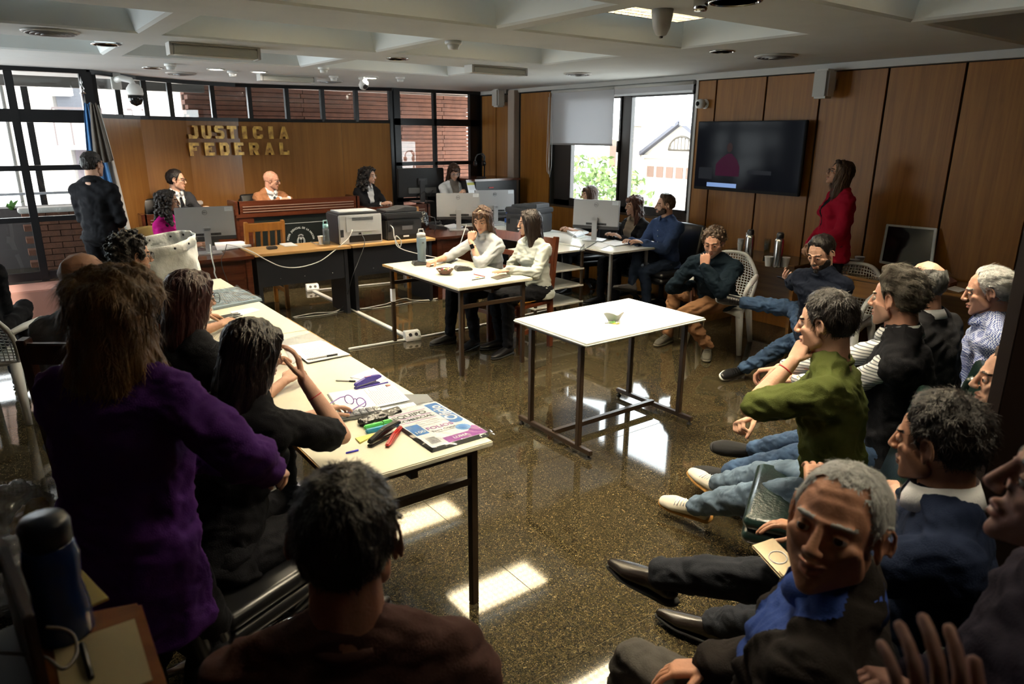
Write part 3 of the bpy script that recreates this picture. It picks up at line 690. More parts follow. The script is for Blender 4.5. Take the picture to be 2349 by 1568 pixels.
# ================================================================ floor
fl = MB(); fl.box((-1.4, -1.6, -.10), (6.9, 9.6, -.004)); floor = fl.build('floor', mat('grout', (.30, .27, .20), .6)); tag(floor, kind='structure')
X0, Y0, TX, TY = 2.84, 2.994, 1.2135, 1.366
xs = [x for x in [X0 + TX * k for k in range(-4, 4)]]; ys = [Y0 + TY * k for k in range(-4, 6)]
tm = {}
for i, x in enumerate(xs):
    for j, y in enumerate(ys):
        x0, x1 = max(x, -1.4), min(x + TX, 6.9); y0, y1 = max(y, -1.6), min(y + TY, 9.6)
        if x1 - x0 < .02 or y1 - y0 < .02: continue
        k = (round(x1 - x0, 3), round(y1 - y0, 3))
        if k not in tm: tm[k] = MB().box((.0016, .0016, -.004), (k[0] - .0016, k[1] - .0016, 0)).mesh('tile', .0006, 1)
        o = link('tile', tm[k], FLOOR, floor, (x0, y0, 0))
# raised platform with two granite steps in front
pl = MB(); pl.box((-1.4, 9.02, 0), (6.46, 10.4, .30)); tag(pl.build('trim_1', STEP, bevel=.006), kind='structure')
st = MB(); st.box((.9, 8.72, 0), (5.1, 9.02, .15)); tag(st.build('trim_2', STEP, bevel=.006), kind='structure')
cp = MB(); cp.box((-1.4, 8.62, .0), (1.0, 9.10, .33)); tag(cp.build('trim_3', mat('terracotta', (.36, .17, .13), .6), bevel=.01), kind='structure')

# ================================================================ ceiling with coffers
ZC = 2.545
cx_ = [-.62, -.62 + 1.62, 1.14, 2.76, 2.88, 4.50, 4.62, 6.24]; cy_ = [(2.20 + 1.72 * k - 1.08, 2.20 + 1.72 * k) for k in range(-1, 4)]; cxp = [(a, b) for a, b in zip(cx_[0::2], cx_[1::2])]
skip = {(3, 2), (3, 3), (3, 4)}   # no coffers along the window wall
X_ = sorted({-1.4, 6.9} | {a for p in cxp for a in p}); Y_ = sorted({-1.6, 10.5} | {a for p in cy_ for a in p})
cb = MB()
for a, b in zip(X_, X_[1:]):
    for c, d in zip(Y_, Y_[1:]):
        hole = any((a, b) == cxp[i] and (c, d) == cy_[j] and (i, j) not in skip and cy_[j][1] < 8.3 and cy_[j][0] > -1.6 for i in range(4) for j in range(5))
        if not hole: cb.add([(a, c, ZC), (b, c, ZC), (b, d, ZC), (a, d, ZC)], [(0, 3, 2, 1)])
cb.box((-1.4, -1.6, 3.0), (6.9, 10.5, 3.1))
ceiling = cb.build('ceiling', CEIL); tag(ceiling, kind='structure')
for i in range(4):
    for j in range(5):
        (a, b), (c, d) = cxp[i], cy_[j]
        if (i, j) in skip or d > 8.3 or c < -1.6: continue
        m = MB(); z1 = ZC; z2 = ZC + .28; q = .13; e = .022
        lo = [(a, c), (b, c), (b, d), (a, d)]; m1 = [(a + e, c + e), (b - e, c + e), (b - e, d - e), (a + e, d - e)]; hi = [(a + q, c + q), (b - q, c + q), (b - q, d - q), (a + q, d - q)]
        vs = [(x, y, z1) for x, y in lo] + [(x, y, z1 + .012) for x, y in m1] + [(x, y, z2) for x, y in hi]
        fs = [(k, 4 + k, 4 + (k + 1) % 4, (k + 1) % 4) for k in range(4)] + [(4 + k, 8 + k, 8 + (k + 1) % 4, 4 + (k + 1) % 4) for k in range(4)] + [(8, 9, 10, 11)]
        m.add(vs, fs); m.build('coffer', COFF, ceiling)

# ================================================================ walls
def wallbox(name, lo, hi, m, bevel=0): return tag(MB().box(lo, hi).build(name, m, bevel=bevel), kind='structure')
BACKING = mat('joint_black', (.006, .005, .004), .8)
wr_ = MB(); XW = 6.46
wr_.box((XW, -1.6, 0), (XW + .22, 5.33, ZC)); wr_.box((XW, 7.84, 0), (XW + .22, 9.75, ZC)); wr_.box((XW, 5.33, 0), (XW + .22, 7.84, .95)); wr_.box((XW, 5.33, 2.44), (XW + .22, 7.84, ZC))
wall_right = wr_.build('wall_right', BACKING); tag(wall_right, kind='structure')
def panel(y0, y1, z0, z1, x=XW, m=WOODP, par=wall_right):
    return MB().box((x - .022, y0 + .009, z0), (x - .001, y1 - .009, z1)).build('panel', m, par, bevel=.002, seg=1)
ysm = [5.325, 5.08, 4.47, 3.88, 3.265, 2.65, 2.04, 1.42, .80, .18, -.44, -1.06, -1.6]
for a, b in zip(ysm, ysm[1:]): panel(b, a, .0, 2.475)
for a, b in ((7.86, 8.55), (8.78, 9.17), (9.17, 9.56)): panel(a, b, 0, 2.475)
panel(5.33, 7.84, 0, .94)
# pale cornice along the right wall, the pipe duct in the corner
wallbox('trim_4', (XW - .075, -1.6, ZC - .062), (XW, 5.33, ZC), TRIMW, .004)
wallbox('trim_5', (XW - .03, 5.33, ZC - .05), (XW + .03, 9.6, ZC - .0), TRIMW, .004)
wallbox('trim_6', (XW - .10, 8.60, 0), (XW - .0, 8.76, ZC - .02), mat('duct_paint', (.42, .34, .28), .5), .006)
wl_ = MB(); wl_.box((-1.6, -1.6, 0), (-1.4, 6.9, 3.0)); wl_.box((-1.6, 8.7, 0), (-1.4, 9.3, 3.0)); wl_.box((-1.6, 6.9, 0), (-1.4, 8.7, .6)); wl_.box((-1.6, 6.9, 2.5), (-1.4, 8.7, 3.0)); tag(wl_.build('wall_left', DARKW), kind='structure')
w5 = MB()
for y in (6.9, 7.8, 8.7): w5.box((-1.53, y - .04, .6), (-1.45, y + .04, 2.5))
for z in (.6, 1.5, 2.5): w5.box((-1.53, 6.9, z - .04), (-1.45, 8.7, z + .04))
win5 = w5.build('window_5', BLACKF); tag(win5, kind='structure')
for y in (6.9, 7.8):
    for z0, z1 in ((.64, 1.46), (1.54, 2.46)): MB().box((-1.495, y + .04, z0), (-1.49, y + .86, z1)).build('pane', MATS['window_glass'], win5)
wallbox('wall_front', (-1.6, -1.8, 0), (6.9, -1.6, 3.0), DARKW)
wallbox('wall_back', (4.9, 9.72, 0), (6.9, 9.80, .35), BACKING)

# ---- right window: frame, two sashes, sill, blinds
wf = MB()
for y0, y1 in ((5.335, 5.40), (6.40, 6.54), (7.50, 7.84)): wf.box((XW + .05, y0, .95), (XW + .13, y1, 2.46))
wf.box((XW + .05, 5.33, .95), (XW + .13, 7.84, 1.04)); wf.box((XW + .05, 5.33, 2.38), (XW + .13, 7.84, 2.46))
win = wf.build('window_1', mat('bronze_frame', (.022, .017, .014), .4), bevel=.004); tag(win, kind='structure')
for y0, y1 in ((5.40, 6.40), (6.54, 7.50)):
    s = MB(); t = .032
    s.box((XW + .03, y0, 1.04), (XW + .07, y0 + t, 2.38)); s.box((XW + .03, y1 - t, 1.04), (XW + .07, y1, 2.38)); s.box((XW + .03, y0, 1.04), (XW + .07, y1, 1.04 + t)); s.box((XW + .03, y0, 2.38 - t), (XW + .07, y1, 2.38))
    so = s.build('sash', MATS['bronze_frame'], win, bevel=.003)
    MB().box((XW + .048, y0 + t, 1.04 + t), (XW + .052, y1 - t, 2.38 - t)).build('pane', MATS['window_glass'], so)
MB().box((XW + .0, 6.545, 1.70), (XW + .03, 6.575, 1.84)).build('handle', MATS['bronze_frame'], win, bevel=.006)
wallbox('trim_7', (XW - .02, 5.325, .93), (XW + .05, 7.84, .965), mat('sill_wood', (.06, .03, .015), .4), .004)
wallbox('trim_8', (XW - .035, 5.315, 0.9), (XW + .02, 5.345, ZC - .06), TRIMW)
BL = bpy.data.materials.new('blind_fabric'); BL.use_nodes = True
_nt = BL.node_tree; _b = _nt.nodes['Principled BSDF']; _b.inputs['Base Color'].default_value = (.60, .59, .60, 1); _b.inputs['Roughness'].default_value = .9
_t = _nt.nodes.new('ShaderNodeBsdfTranslucent'); _t.inputs[0].default_value = (.55, .56, .58, 1); _mx = _nt.nodes.new('ShaderNodeMixShader'); _mx.inputs[0].default_value = .33
_nt.links.new(_b.outputs[0], _mx.inputs[1]); _nt.links.new(_t.outputs[0], _mx.inputs[2]); _nt.links.new(_mx.outputs[0], _nt.nodes['Material Output'].inputs[0])
def blind(y0, y1, z0, label):
    t = thing('roller_blind', label, 'blind', (XW - .06, (y0 + y1) / 2, z0))
    h = (y1 - y0) / 2
    MB().box((-.002, -h, 0), (.0, h, 2.47 - z0)).build('fabric', BL, t)
    MB().tube([(.01, -h, 2.465 - z0), (.01, h, 2.465 - z0)], .022, 12).build('roller', TRIMW, t)
    MB().box((-.010, -h, -.022), (.008, h, .002)).build('bottom_rail', GREYM, t, bevel=.003)
    return t
b1 = blind(6.585, 7.80, 1.80, 'white roller blind pulled halfway down the window beside the hanging cord')
b2 = blind(5.36, 6.58, 2.385, 'white roller blind rolled almost fully up above the window by the television')
MB().tube([(-.03, .61, .65), (-.035, .615, -.02), (-.035, .60, -.30), (-.035, .57, -.46), (-.035, .535, -.30), (-.03, .54, .05), (-.03, .56, .65)], .0035, 6).build('cord', WIRE, b1)
MB().tube([(-.03, .63, .60), (-.04, .64, -.2), (-.04, .62, -.38), (-.04, .59, -.42), (-.04, .575, -.2), (-.03, .575, .6)], .0035, 6).build('cord', WIRE, b1)

# ---- back wall: glazed transom over a curved wooden wall, glazing left and right
WP = [(-1.4, 9.19), (1.06, 9.15), (1.6, 9.75), (2.2, 10.12), (2.9, 10.25), (3.6, 10.15), (4.25, 9.93), (4.93, 9.68), (6.46, 9.62)]
def seg(a, b, z0, z1, t, mb, off=0):
    a = Vector((*a, 0)); b = Vector((*b, 0)); d = (b - a).normalized(); n = Vector((-d.y, d.x, 0))
    mb.add([tuple(p + n * o + Vector((0, 0, z))) for z in (z0, z1) for p, o in ((a, off - t / 2), (b, off - t / 2), (b, off + t / 2), (a, off + t / 2))], [(0, 3, 2, 1), (4, 5, 6, 7), (0, 1, 5, 4), (1, 2, 6, 5), (2, 3, 7, 6), (3, 0, 4, 7)])
def post(x, y, w_, z0, z1, mb, ang=0, d=.07):
    mb.box((-w_ / 2, -d / 2, z0), (w_ / 2, d / 2, z1), Matrix.Translation((x, y, 0)) @ Matrix.Rotation(ang, 4, 'Z'))
w2 = MB()
for a, b in zip(WP, WP[1:]): seg(a, b, 2.50, ZC + .02, .09, w2); 
for a, b in zip(WP[1:7], WP[2:8]): seg(a, b, 2.055, 2.10, .07, w2)
tr_pts = [(1.12, 9.21), (1.385, 9.515), (1.715, 9.82), (2.04, 10.025), (2.59, 10.195), (3.075, 10.225), (3.565, 10.155), (4.02, 10.005), (4.46, 9.845), (4.93, 9.68)]
for k, (x, y) in enumerate(tr_pts): post(x, y, .075 if k == 9 else .055, 2.07 if k < 9 else .3, 2.52, w2, 0, .07)
win2 = w2.build('window_2', BLACKF, bevel=.003); tag(win2, kind='structure')
for a, b in zip(tr_pts, tr_pts[1:]):
    p = MB(); seg(a, b, 2.10, 2.50, .005, p); p.build('pane', MATS['window_glass'], win2)
wb = MB()
for a, b in zip(WP[1:7], WP[2:8]): seg(a, b, .30, 2.055, .05, wb, .02)
wall_dais = wb.build('wall_dais', BACKING); tag(wall_dais, kind='structure')
for a, b in zip(WP[1:7], WP[2:8]):
    va, vb = Vector(a), Vector(b); d = (vb - va).normalized(); va += d * .0015; vb -= d * .0015
    p = MB(); seg(tuple(va), tuple(vb), .30, 2.055, .02, p, -.015); p.build('panel', WOODW, wall_dais)
# left glazing (four rows)
w3 = MB()
for x in (-.75, .36): post(x, 9.17, .075, .33, 2.5, w3)
post(1.04, 9.15, .12, .33, 2.52, w3, 0, .10)
for z, h in ((2.065, .13), (1.535, .055), (1.0, .055), (.39, .09)): w3.box((-1.4, 9.14, z - h / 2), (1.04, 9.20, z + h / 2))
win3 = w3.build('window_3', BLACKF, bevel=.003); tag(win3, kind='structure')
for x0, x1 in ((-1.4, -.79), (-.71, .32), (.40, .98)):
    for z0, z1 in ((.435, .972), (1.028, 1.507), (1.563, 2.0), (2.13, 2.5)):
        MB().box((x0, 9.165, z0), (x1, 9.17, z1)).build('pane', MATS['window_glass'], win3)
# right glazing
w4 = MB()
for x, wd in ((5.0, .10), (5.635, .05), (6.36, .20)): post(x, 9.655, wd, .3, 2.52, w4)
for z, h in ((2.08, .10), (1.48, .055), (.95, .055), (.4, .08)): w4.box((4.95, 9.62, z - h / 2), (6.46, 9.69, z + h / 2))
win4 = w4.build('window_4', BLACKF, bevel=.003); tag(win4, kind='structure')
for x0, x1 in ((5.05, 5.61), (5.66, 6.26)):
    for z0, z1 in ((.44, .922), (.978, 1.452), (1.508, 2.03), (2.13, 2.5)): MB().box((x0, 9.65, z0), (x1, 9.655, z1)).build('pane', MATS['window_glass'], win4)

# ---- sign on the dais wall
sign = thing('wall_sign', 'brass capital letters JUSTICIA FEDERAL on the wooden wall behind the judges', 'sign', (2.85, 10.18, 1.6))
def row(s, z, xa, xb):
    n = len(s)
    for i, ch in enumerate(s):
        x = xa + (xb - xa) * i / (n - 1)
        # follow the facets of the wall
        for (a, b) in zip(WP, WP[1:]):
            if a[0] <= x <= b[0]: y = a[1] + (b[1] - a[1]) * (x - a[0]) / (b[0] - a[0]); an = math.atan2(b[1] - a[1], b[0] - a[0]); break
        mb = MB(); W2, H2 = .130, .165
        for poly in GLYPH[ch]: mb.prism([((u - .5) * W2, (v - .5) * H2) for u, v in poly], -.014, .014, Matrix.Rotation(R(90), 4, 'X'))
        mb.build('letter', BRASS, sign, loc=(x - 2.85, y - .062 - 10.18, z - 1.6), rot=(0, 0, an))
def rc(a, b, c, d): return [(a, b), (c, b), (c, d), (a, d)]
S_ = .34
GLYPH = {
 'J': [rc(.62, .2, 1, 1), [(0, .0), (.8, 0), (1, .2), (.62, .2), (.55, .24), (.30, .24), (.26, .32), (0, .32)], rc(.45, .86, 1, 1)],
 'U': [rc(0, .2, .36, 1), rc(.64, .2, 1, 1), [(0, .2), (.18, 0), (.82, 0), (1, .2), (.64, .24), (.36, .24)]],
 'S': [[(0, .62), (.35, .68), (.35, .8), (1, .8), (.96, .94), (.85, 1), (.15, 1), (0, .86)], [(0, .62), (.1, .5), (.9, .38), (1, .45), (.9, .60), (.35, .68)], [(0, .2), (.04, .06), (.15, 0), (.85, 0), (1, .14), (1, .45), (.65, .42), (.62, .2)]],
 'T': [rc(0, .74, 1, 1), rc(.32, 0, .68, .74)], 'I': [rc(.26, 0, .74, 1)],
 'C': [[(0, .2), (.18, 0), (.36, .24), (.36, .76), (.18, 1), (0, .8)], [(.18, 0), (.85, 0), (1, .14), (1, .34), (.66, .34), (.66, .24), (.36, .24)], [(.18, 1), (.36, .76), (.66, .76), (.66, .66), (1, .66), (1, .86), (.85, 1)]],
 'A': [[(0, 0), (.34, 0), (.58, .84), (.62, 1), (.36, 1)], [(.66, 0), (1, 0), (.66, 1), (.40, 1), (.44, .84)], rc(.28, .18, .74, .42)],
 'F': [rc(0, 0, .38, 1), rc(.38, .76, 1, 1), rc(.38, .38, .74, .60), rc(.62, .60, .74, .66)], 'E': [rc(0, 0, .38, 1), rc(.38, .76, 1, 1), rc(.38, .39, .72, .61), rc(.38, 0, 1, .24), rc(.6, .33, .72, .67)],
 'D': [rc(0, 0, .36, 1), [(.36, 0), (.78, 0), (1, .22), (.64, .26), (.36, .24)], [(.64, .26), (1, .22), (1, .78), (.64, .74)], [(.36, 1), (.36, .76), (.64, .74), (1, .78), (.78, 1)]],
 'R': [rc(0, 0, .36, 1), [(.36, 1), (.36, .78), (.64, .76), (1, .8), (.84, 1)], [(.64, .76), (.64, .58), (1, .56), (1, .8)], [(.36, .58), (.36, .36), (.86, .40), (1, .56), (.64, .58)], [(.36, .38), (.62, 0), (1, 0), (.78, .42)]],
 'L': [rc(0, 0, .38, 1), rc(.38, 0, 1, .25), rc(.8, .25, 1, .34)]}
row('JUSTICIA', 1.915, 2.27, 3.47); row('FEDERAL', 1.70, 2.26, 3.46)

# ================================================================ outside
ter = MB(); ter.box((-3, 9.8, -.1), (8, 16, 0.05)); tag(ter.build('terrace_floor', mat('terrace_tile', (.30, .14, .10), .8)), kind='structure')
# boarded terrace roof
br = MB()
for k in range(43):
    x = -2.2 + k * .235; br.box((x, 9.75, 2.62), (x + .215, 14.2, 2.65))
tr_ = br.build('terrace_roof', mat('roof_boards', (.34, .24, .18), .7, var=(4, .25))); tag(tr_, kind='structure')
tag(MB().box((-2.6, 9.7, 2.66), (8.0, 14.3, 2.75)).build('terrace_roof_deck', BACKING), kind='structure')
tag(MB().box((-3, 11.2, 2.46), (2.75, 11.32, 2.63)).build('roof_beam', mat('beam_grey', (.07, .065, .06), .7)), kind='structure')
# brick wall behind the transom, laid in courses
bk = MB(); z = .05; k = 0
while z < 2.6:
    x = 2.62 + (.04 if k % 2 else 0)
    while x < 7.8:
        L = .9; bk.box((x, 11.9 + random.uniform(-.008, .008) - (.02 if k % 3 == 0 else 0), z), (x + L - .008, 12.1, z + .062)); x += L
    z += .071; k += 1
t = bk.build('bricks', BRICK); tag(t, 'reddish brick wall of the terrace seen through the high panes', 'brick wall', kind='stuff')
tag(MB().box((2.63, 12.125, 0), (7.8, 12.2, 2.6)).build('brick_wall_core', mat('mortar', (.20, .13, .10), .9)), kind='structure')
# brick parapet and planter outside the left glazing
bk = MB(); z = .05; k = 0
while z < .98:
    x = .28 + (.12 if k % 2 else 0)
    while x < 1.5: bk.box((x, 10.10, z), (min(x + .24, 1.6) - .008, 10.3, z + .064)); x += .24
    z += .072; k += 1
tag(bk.build('bricks', BRICK), 'low brick parapet outside the left windows, topped with pale stones', 'parapet', kind='stuff')
cpg = thing('planter', 'long dark planter with pale capping behind the brick parapet', 'planter', (.6, 10.5, 0))
MB().box((-2.2, -.1, .0), (1.8, .25, 1.02)).build('trough', mat('planter_dark', (.05, .04, .04), .7), cpg, bevel=.02)
MB().box((-.35, -.42, .98), (1.7, -.17, 1.04)).build('capping', mat('pale_stone', (.55, .52, .50), .8, bump=(30, .8)), cpg, bevel=.012)
MB().box((-2.2, .20, 1.15), (1.8, .24, 1.18)).build('rail', mat('rail_grey', (.3, .3, .33), .4), cpg)
LEAF = mat('leaf', (.06, .16, .03), .5, spec=.3)
def plant(x, y, z, n, h, label, spread=.14):
    t = thing('leafy_plant', label, 'plant', (x, y, z)); mb = MB()
    for i in range(n):
        a = random.uniform(0, 2 * PI); l = h * random.uniform(.5, 1); ex = spread * random.uniform(.3, 1); wd = .018 + h * .05
        pts = [(math.cos(a) * ex * q, math.sin(a) * ex * q, l * (q ** .7)) for q in (0, .4, .75, 1)]; ws = [wd * .4, wd, wd * .7, 0.001]
        px, py = -math.sin(a), math.cos(a); vs = []
        for (X, Y, Z), w_ in zip(pts, ws): vs += [(X - px * w_, Y - py * w_, Z), (X, Y, Z - .006), (X + px * w_, Y + py * w_, Z)]
        mb.add(vs, [(3 * q + r, 3 * q + r + 1, 3 * q + r + 4, 3 * q + r + 3) for q in range(3) for r in range(2)], True)
    mb.build('leaves', LEAF, t); MB().tube([(0, 0, -.03), (0, 0, h * .3)], .006).build('stem', LEAF, t)
plant(.95, 10.42, 1.02, 16, .22, 'green leafy plant in the planter beside the standing man in black', .2); plant(1.12, 10.42, 1.02, 12, .2, 'smaller green plant at the right end of the planter')
plant(.2, 10.42, 1.0, 10, .12, 'low green plant at the left end of the planter')
tag(MB().box((.58, 11.9, 0), (.66, 11.98, 2.5)).build('terrace_post', BLACKF), kind='structure')
# pale apartment building opposite the left glazing
def building(name, label, x0, x1, y, z0, z1, m, wins, balc):
    t = thing(name, label, 'building', ((x0 + x1) / 2, y, z0)); cxm = (x0 + x1) / 2
    MB().box((x0 - cxm, 0, 0), (x1 - cxm, 6, z1 - z0)).build('walls', m, t)
    for (a, b, c, d, wm) in wins:
        f = MB().box((a - cxm, -.06, c - z0), (b - cxm, .02, d - z0)).build('window', mat('far_frame', (.09, .08, .075), .7), t)
        MB().box((a + .08 - cxm, -.09, c + .08 - z0), (b - .08 - cxm, -.05, d - .08 - z0)).build('pane', wm, f)
    for (a, b, c) in balc:
        s = MB().box((a - cxm, -1.1, c - z0 - .12), (b - cxm, 0, c - z0)).build('balcony', m, t)
        r = MB()
        n = int((b - a) / .35)
        for i in range(n + 1): xx = a + (b - a) * i / n; r.bar((xx - cxm, -1.08, c - z0), (xx - cxm, -1.08, c + 1 - z0), .04)
        r.bar((a - cxm, -1.08, c + 1 - z0), (b - cxm, -1.08, c + 1 - z0), .06); r.build('railing', mat('far_rail', (.05, .035, .035), .6), s)
    return t
PALE = mat('pale_render', (.30, .27, .235), .9); FG = mat('far_glass', (.045, .045, .055), .3)
sh = mat('far_shutter', (.060, .045, .050), .8)
bA = building('apartment_block', 'sunlit pale apartment block with balconies outside the left windows', .9, 9, 25, -9, 12, PALE,
         [(1.95, 2.9, 2.2, 3.9, FG), (2.2, 2.9, -.2, 1.55, sh), (2.6, 3.4, -3.4, -1.4, FG)], [(1.8, 4.2, 1.55), (1.9, 4.2, -1.0), (2.3, 4.2, -3.9)])
MB().box((-3.3, -.8, 11.9 + 0), (-2.55, -.0, 12.5)).build('air_conditioner', WHITEP, bA)
MB().box((-2.95, -.12, 12.6), (-1.2, .0, 12.95)).build('shutter_box', mat('far_brown', (.09, .045, .03), .8), bA)
building('apartment_block', 'pale apartment block at the far left edge beyond the windows', -9, .5, 27, -9, 12, mat('pale_grey', (.66, .66, .68), .9), [(-.8, .0, -1.4, .6, sh), (-1, -.2, 2.2, 3.8, FG)], [])
# city outside the right window
ROOFM = mat('slate', (.055, .055, .07), .7)
def gable(cx0, y, z0, z1, w_, label):
    t = thing('stone_building', label, 'building', (cx0, y, z0)); h = z1 - z0
    MB().box((0, -w_ / 2, 0), (14, w_ / 2, h)).build('walls', PALE, t)
    pr = MB(); pr.add([(0, -w_ / 2, h), (0, w_ / 2, h), (0, 0, h + w_ * .30), (14, -w_ / 2, h), (14, w_ / 2, h), (14, 0, h + w_ * .30)], [(0, 1, 2), (3, 5, 4), (0, 2, 5, 3), (1, 4, 5, 2)]); pr.build('pediment', PALE, t)
    rf = MB()
    for sgn in (-1, 1): rf.bar((-.3, sgn * w_ / 2 * 1.05, h - .1), (-.3, 0, h + w_ * .31), .8, .35)
    rf.build('roof', ROOFM, t)
    f = MB(); pts = [(-.05, math.cos(a) * w_ * .16, h + w_ * .04 + math.sin(a) * w_ * .13) for a in np.linspace(0, PI, 15)]; f.tube(pts + [pts[0]], .10, 6); 
    for k in range(-3, 4): f.bar((-.05, k * w_ * .045, h + w_ * .04), (-.05, k * w_ * .045, h + w_ * .04 + math.sqrt(max(0, 1 - (k * .28) ** 2)) * w_ * .13), .06)
    f.build('arched_window', mat('far_lead', (.06, .05, .04), .6), t)
    g = MB()
    for k in range(-3, 4): g.box((-.1, k * w_ * .13 - .5, h - 2.6), (0, k * w_ * .13 + .5, h - 1.4))
    g.build('windows', mat('far_brick', (.10, .06, .045), .8), t)
    MB().box((-.3, -w_ / 2 - .3, h - .5), (.1, w_ / 2 + .3, h - .2)).build('cornice', PALE, t)
    return t
gable(62, 53.0, -16, .0, 11, 'sunlit stone building with a gable and arched window beyond the right window')
building('flat_roofed_block', 'low sunlit block left of the gabled building beyond the window', 40, 60, 72, -14, 1.0, PALE, [], [])
t = thing('church_tower', 'small pale tower beside the gabled building beyond the window', 'tower', (60, 60, -14))
MB().box((-1.5, -1.4, 0), (1.5, 1.4, 17)).build('shaft', PALE, t); MB().box((-1.9, -1.9, 17), (1.9, 1.9, 17.6)).build('parapet', PALE, t)
MB().box((-1.56, -.5, 12.5), (-1.45, .5, 15.5)).build('opening', mat('far_brick'), t)
t = thing('white_house', 'white house with water tank low in the right window', 'house', (24, 19.6, -10)); 
MB().box((-2, -3, 0), (3, 1.6, 9.5)).build('walls', PALE, t); MB().lathe([(.6, 0), (.6, 1.4), (.1, 1.7)], (0, -1.2, 9.5), 14).build('water_tank', mat('tank_blue', (.05, .07, .11), .5), t); MB().box((-2.05, -.8, 6.3), (-1.95, .2, 7.8)).build('window', FG, t)
tag(MB().box((8, -10, -11), (90, 110, -10)).build('city_ground', mat('ground', (.42, .4, .38), .9)), kind='structure')
def tree(loc, r, h, n, label, ls=.3):
    t = thing('leafy_tree', label, 'tree', loc); mb = MB()
    for i in range(n):
        d = np.random.default_rng(i).normal(size=3); d /= np.linalg.norm(d); q = r * random.uniform(.35, 1) ** .6; p = Vector((d[0] * q, d[1] * q, h + d[2] * q * .8))
        a, b = Vector(np.random.default_rng(i + 9999).normal(size=3)).normalized() * ls, Vector(np.random.default_rng(i + 99999).normal(size=3)).normalized() * ls * .6
        mb.add([p - a, p - b, p + a, p + b], [(0, 1, 2, 3)])
    mb.build('crown', mat('tree_leaf', (.075, .12, .03), .8), t)
    tk = MB(); tk.tube([(0, 0, 0), (.1, 0, h * .6), (0, .1, h)], [.35, .25, .12], 8)
    for k in range(7):
        a = k * .9; tk.tube([(0, 0, h * .55), (math.cos(a) * r * .4, math.sin(a) * r * .4, h * .9), (math.cos(a) * r * .75, math.sin(a) * r * .75, h + r * .3 * math.sin(k))], [.12, .07, .03], 5)
    tk.build('trunk', mat('bark', (.12, .08, .06), .9), t)
tree((20.5, 22.6, -10), 3.1, 8.7, 2600, 'green street tree filling the lower left of the right window', .16)
tree((25, 22.0, -10), 1.6, 7.3, 900, 'small dark green tree behind the man in the blue shirt', .13)
# ================================================================ measured points: a sight line meets a known real plane
CAMP = Vector((0, 0, 1.9))
def ray(px, py): return fw * 1603.34 + ri * (px - 1174.5) - up_ * (py - 784)
def onz(px, py, z): v = ray(px, py); return CAMP + v * ((z - 1.9) / v.z)
def onx(px, py, x): v = ray(px, py); return CAMP + v * (x / v.x)
def ony(px, py, y): v = ray(px, py); return CAMP + v * (y / v.y)

# ================================================================ ceiling fittings
GL = mat('lamp_on', (1, 1, 1), .5, emit=(1, .86, .62), es=62.0); GOFF = mat('lamp_off', (.5, .5, .46), .4)
def louvre(x0, x1, y0, y1, z, lit, label, group='recessed louvre lights in the ceiling coffers'):
    t = thing('ceiling_light', label, 'ceiling light', ((x0 + x1) / 2, (y0 + y1) / 2, z), 0, group if not lit else None)
    a, b = (x1 - x0) / 2, (y1 - y0) / 2
    m = MB(); m.box((-a, -b, .0), (-a + .02, b, .065)); m.box((a - .02, -b, 0), (a, b, .065)); m.box((-a, -b, 0), (a, -b + .02, .065)); m.box((-a, b - .02, 0), (a, b, .065)); m.box((-a, -b, .065), (a, b, .07)); m.build('housing', mat('housing_grey', (.13, .13, .12), .6), t)
    MB().box((-a + .02, -b + .02, .048), (a - .02, b - .02, .055)).build('lamp_panel', mat('fill_lamp', (1, 1, 1), .5, emit=(1, .86, .62), es=14) if 0 < lit < 1 else GL if lit else GOFF, t)  # partly lit panel serves only the added fill light above the camera
    MB().box((-a + .05, -b + .05, .070), (a - .05, b - .05, .074)).build('coffer_fill', mat('coffer_fill_glow', (1, 1, 1), .5, emit=(.80, .95, 1.0), es=1.5), t)  # unseen glowing sheet added on the housing to brighten the coffer
    m = MB(); ny, nx = 6, 17
    for k in range(1, ny): m.box((-a + .02, -b + 2 * b * k / ny - .006, .0), (a - .02, -b + 2 * b * k / ny + .006, .048))
    for k in range(1, nx): m.box((-a + 2 * a * k / nx - .005, -b + .02, .003), (-a + 2 * a * k / nx + .005, b - .02, .048))
    m.build('louvre', mat('louvre_metal', (.55, .52, .45), .28, metal=.85), t)
for i, j, lit, lb in ((1, 3, 1, 'lit louvre ceiling light above the long cream table'), (2, 2, 1, 'lit louvre ceiling light in the coffer over the empty white table'), (2, 3, 1, 'lit louvre ceiling light over the table of the two women'),
                      (2, 4, 1, 'lit louvre ceiling light in the coffer nearest the printers'), (1, 2, 1, 'lit louvre ceiling light over the near end of the long cream table'), (1, 4, 0, 'unlit louvre light in the coffer before the brass sign'), (0, 3, 0, 'unlit louvre light in the coffer at the far left'), (2, 1, 1, 'lit louvre ceiling light above the seated audience, out of the top of the view'), (1, 1, 1, 'lit louvre ceiling light above the near audience, out of the top of the view'), (1, 0, .25, 'dim louvre fill light added above the camera position, out of the view')):  # last entry is an unseen fill light added to brighten the nearest people
    (a, b), (c, d) = cxp[i], cy_[j]
    louvre(a + .26, b - .26, d - .68, d - .17, ZC + .145, lit, lb)
def diffuser(p, r, label):
    t = thing('air_vent', label, 'air vent', (p[0], p[1], ZC))
    m = MB()
    m.lathe([(r, 0), (r, -.008), (r * .92, -.016), (r * .86, -.010), (r * .86, 0)], n=32); m.build('rim', TRIMW, t)
    for k, q in enumerate((.78, .60, .42, .24)): MB().lathe([(r * q, -.004 - k * .004), (r * (q + .09), -.020 - k * .003), (r * (q + .10), -.018 - k * .003), (r * q, -.0)], n=28).build('ring', GREYM, t)
    MB().lathe([(r * .86, -.002), (0, -.002)], n=28).build('throat', BLACKP, t)
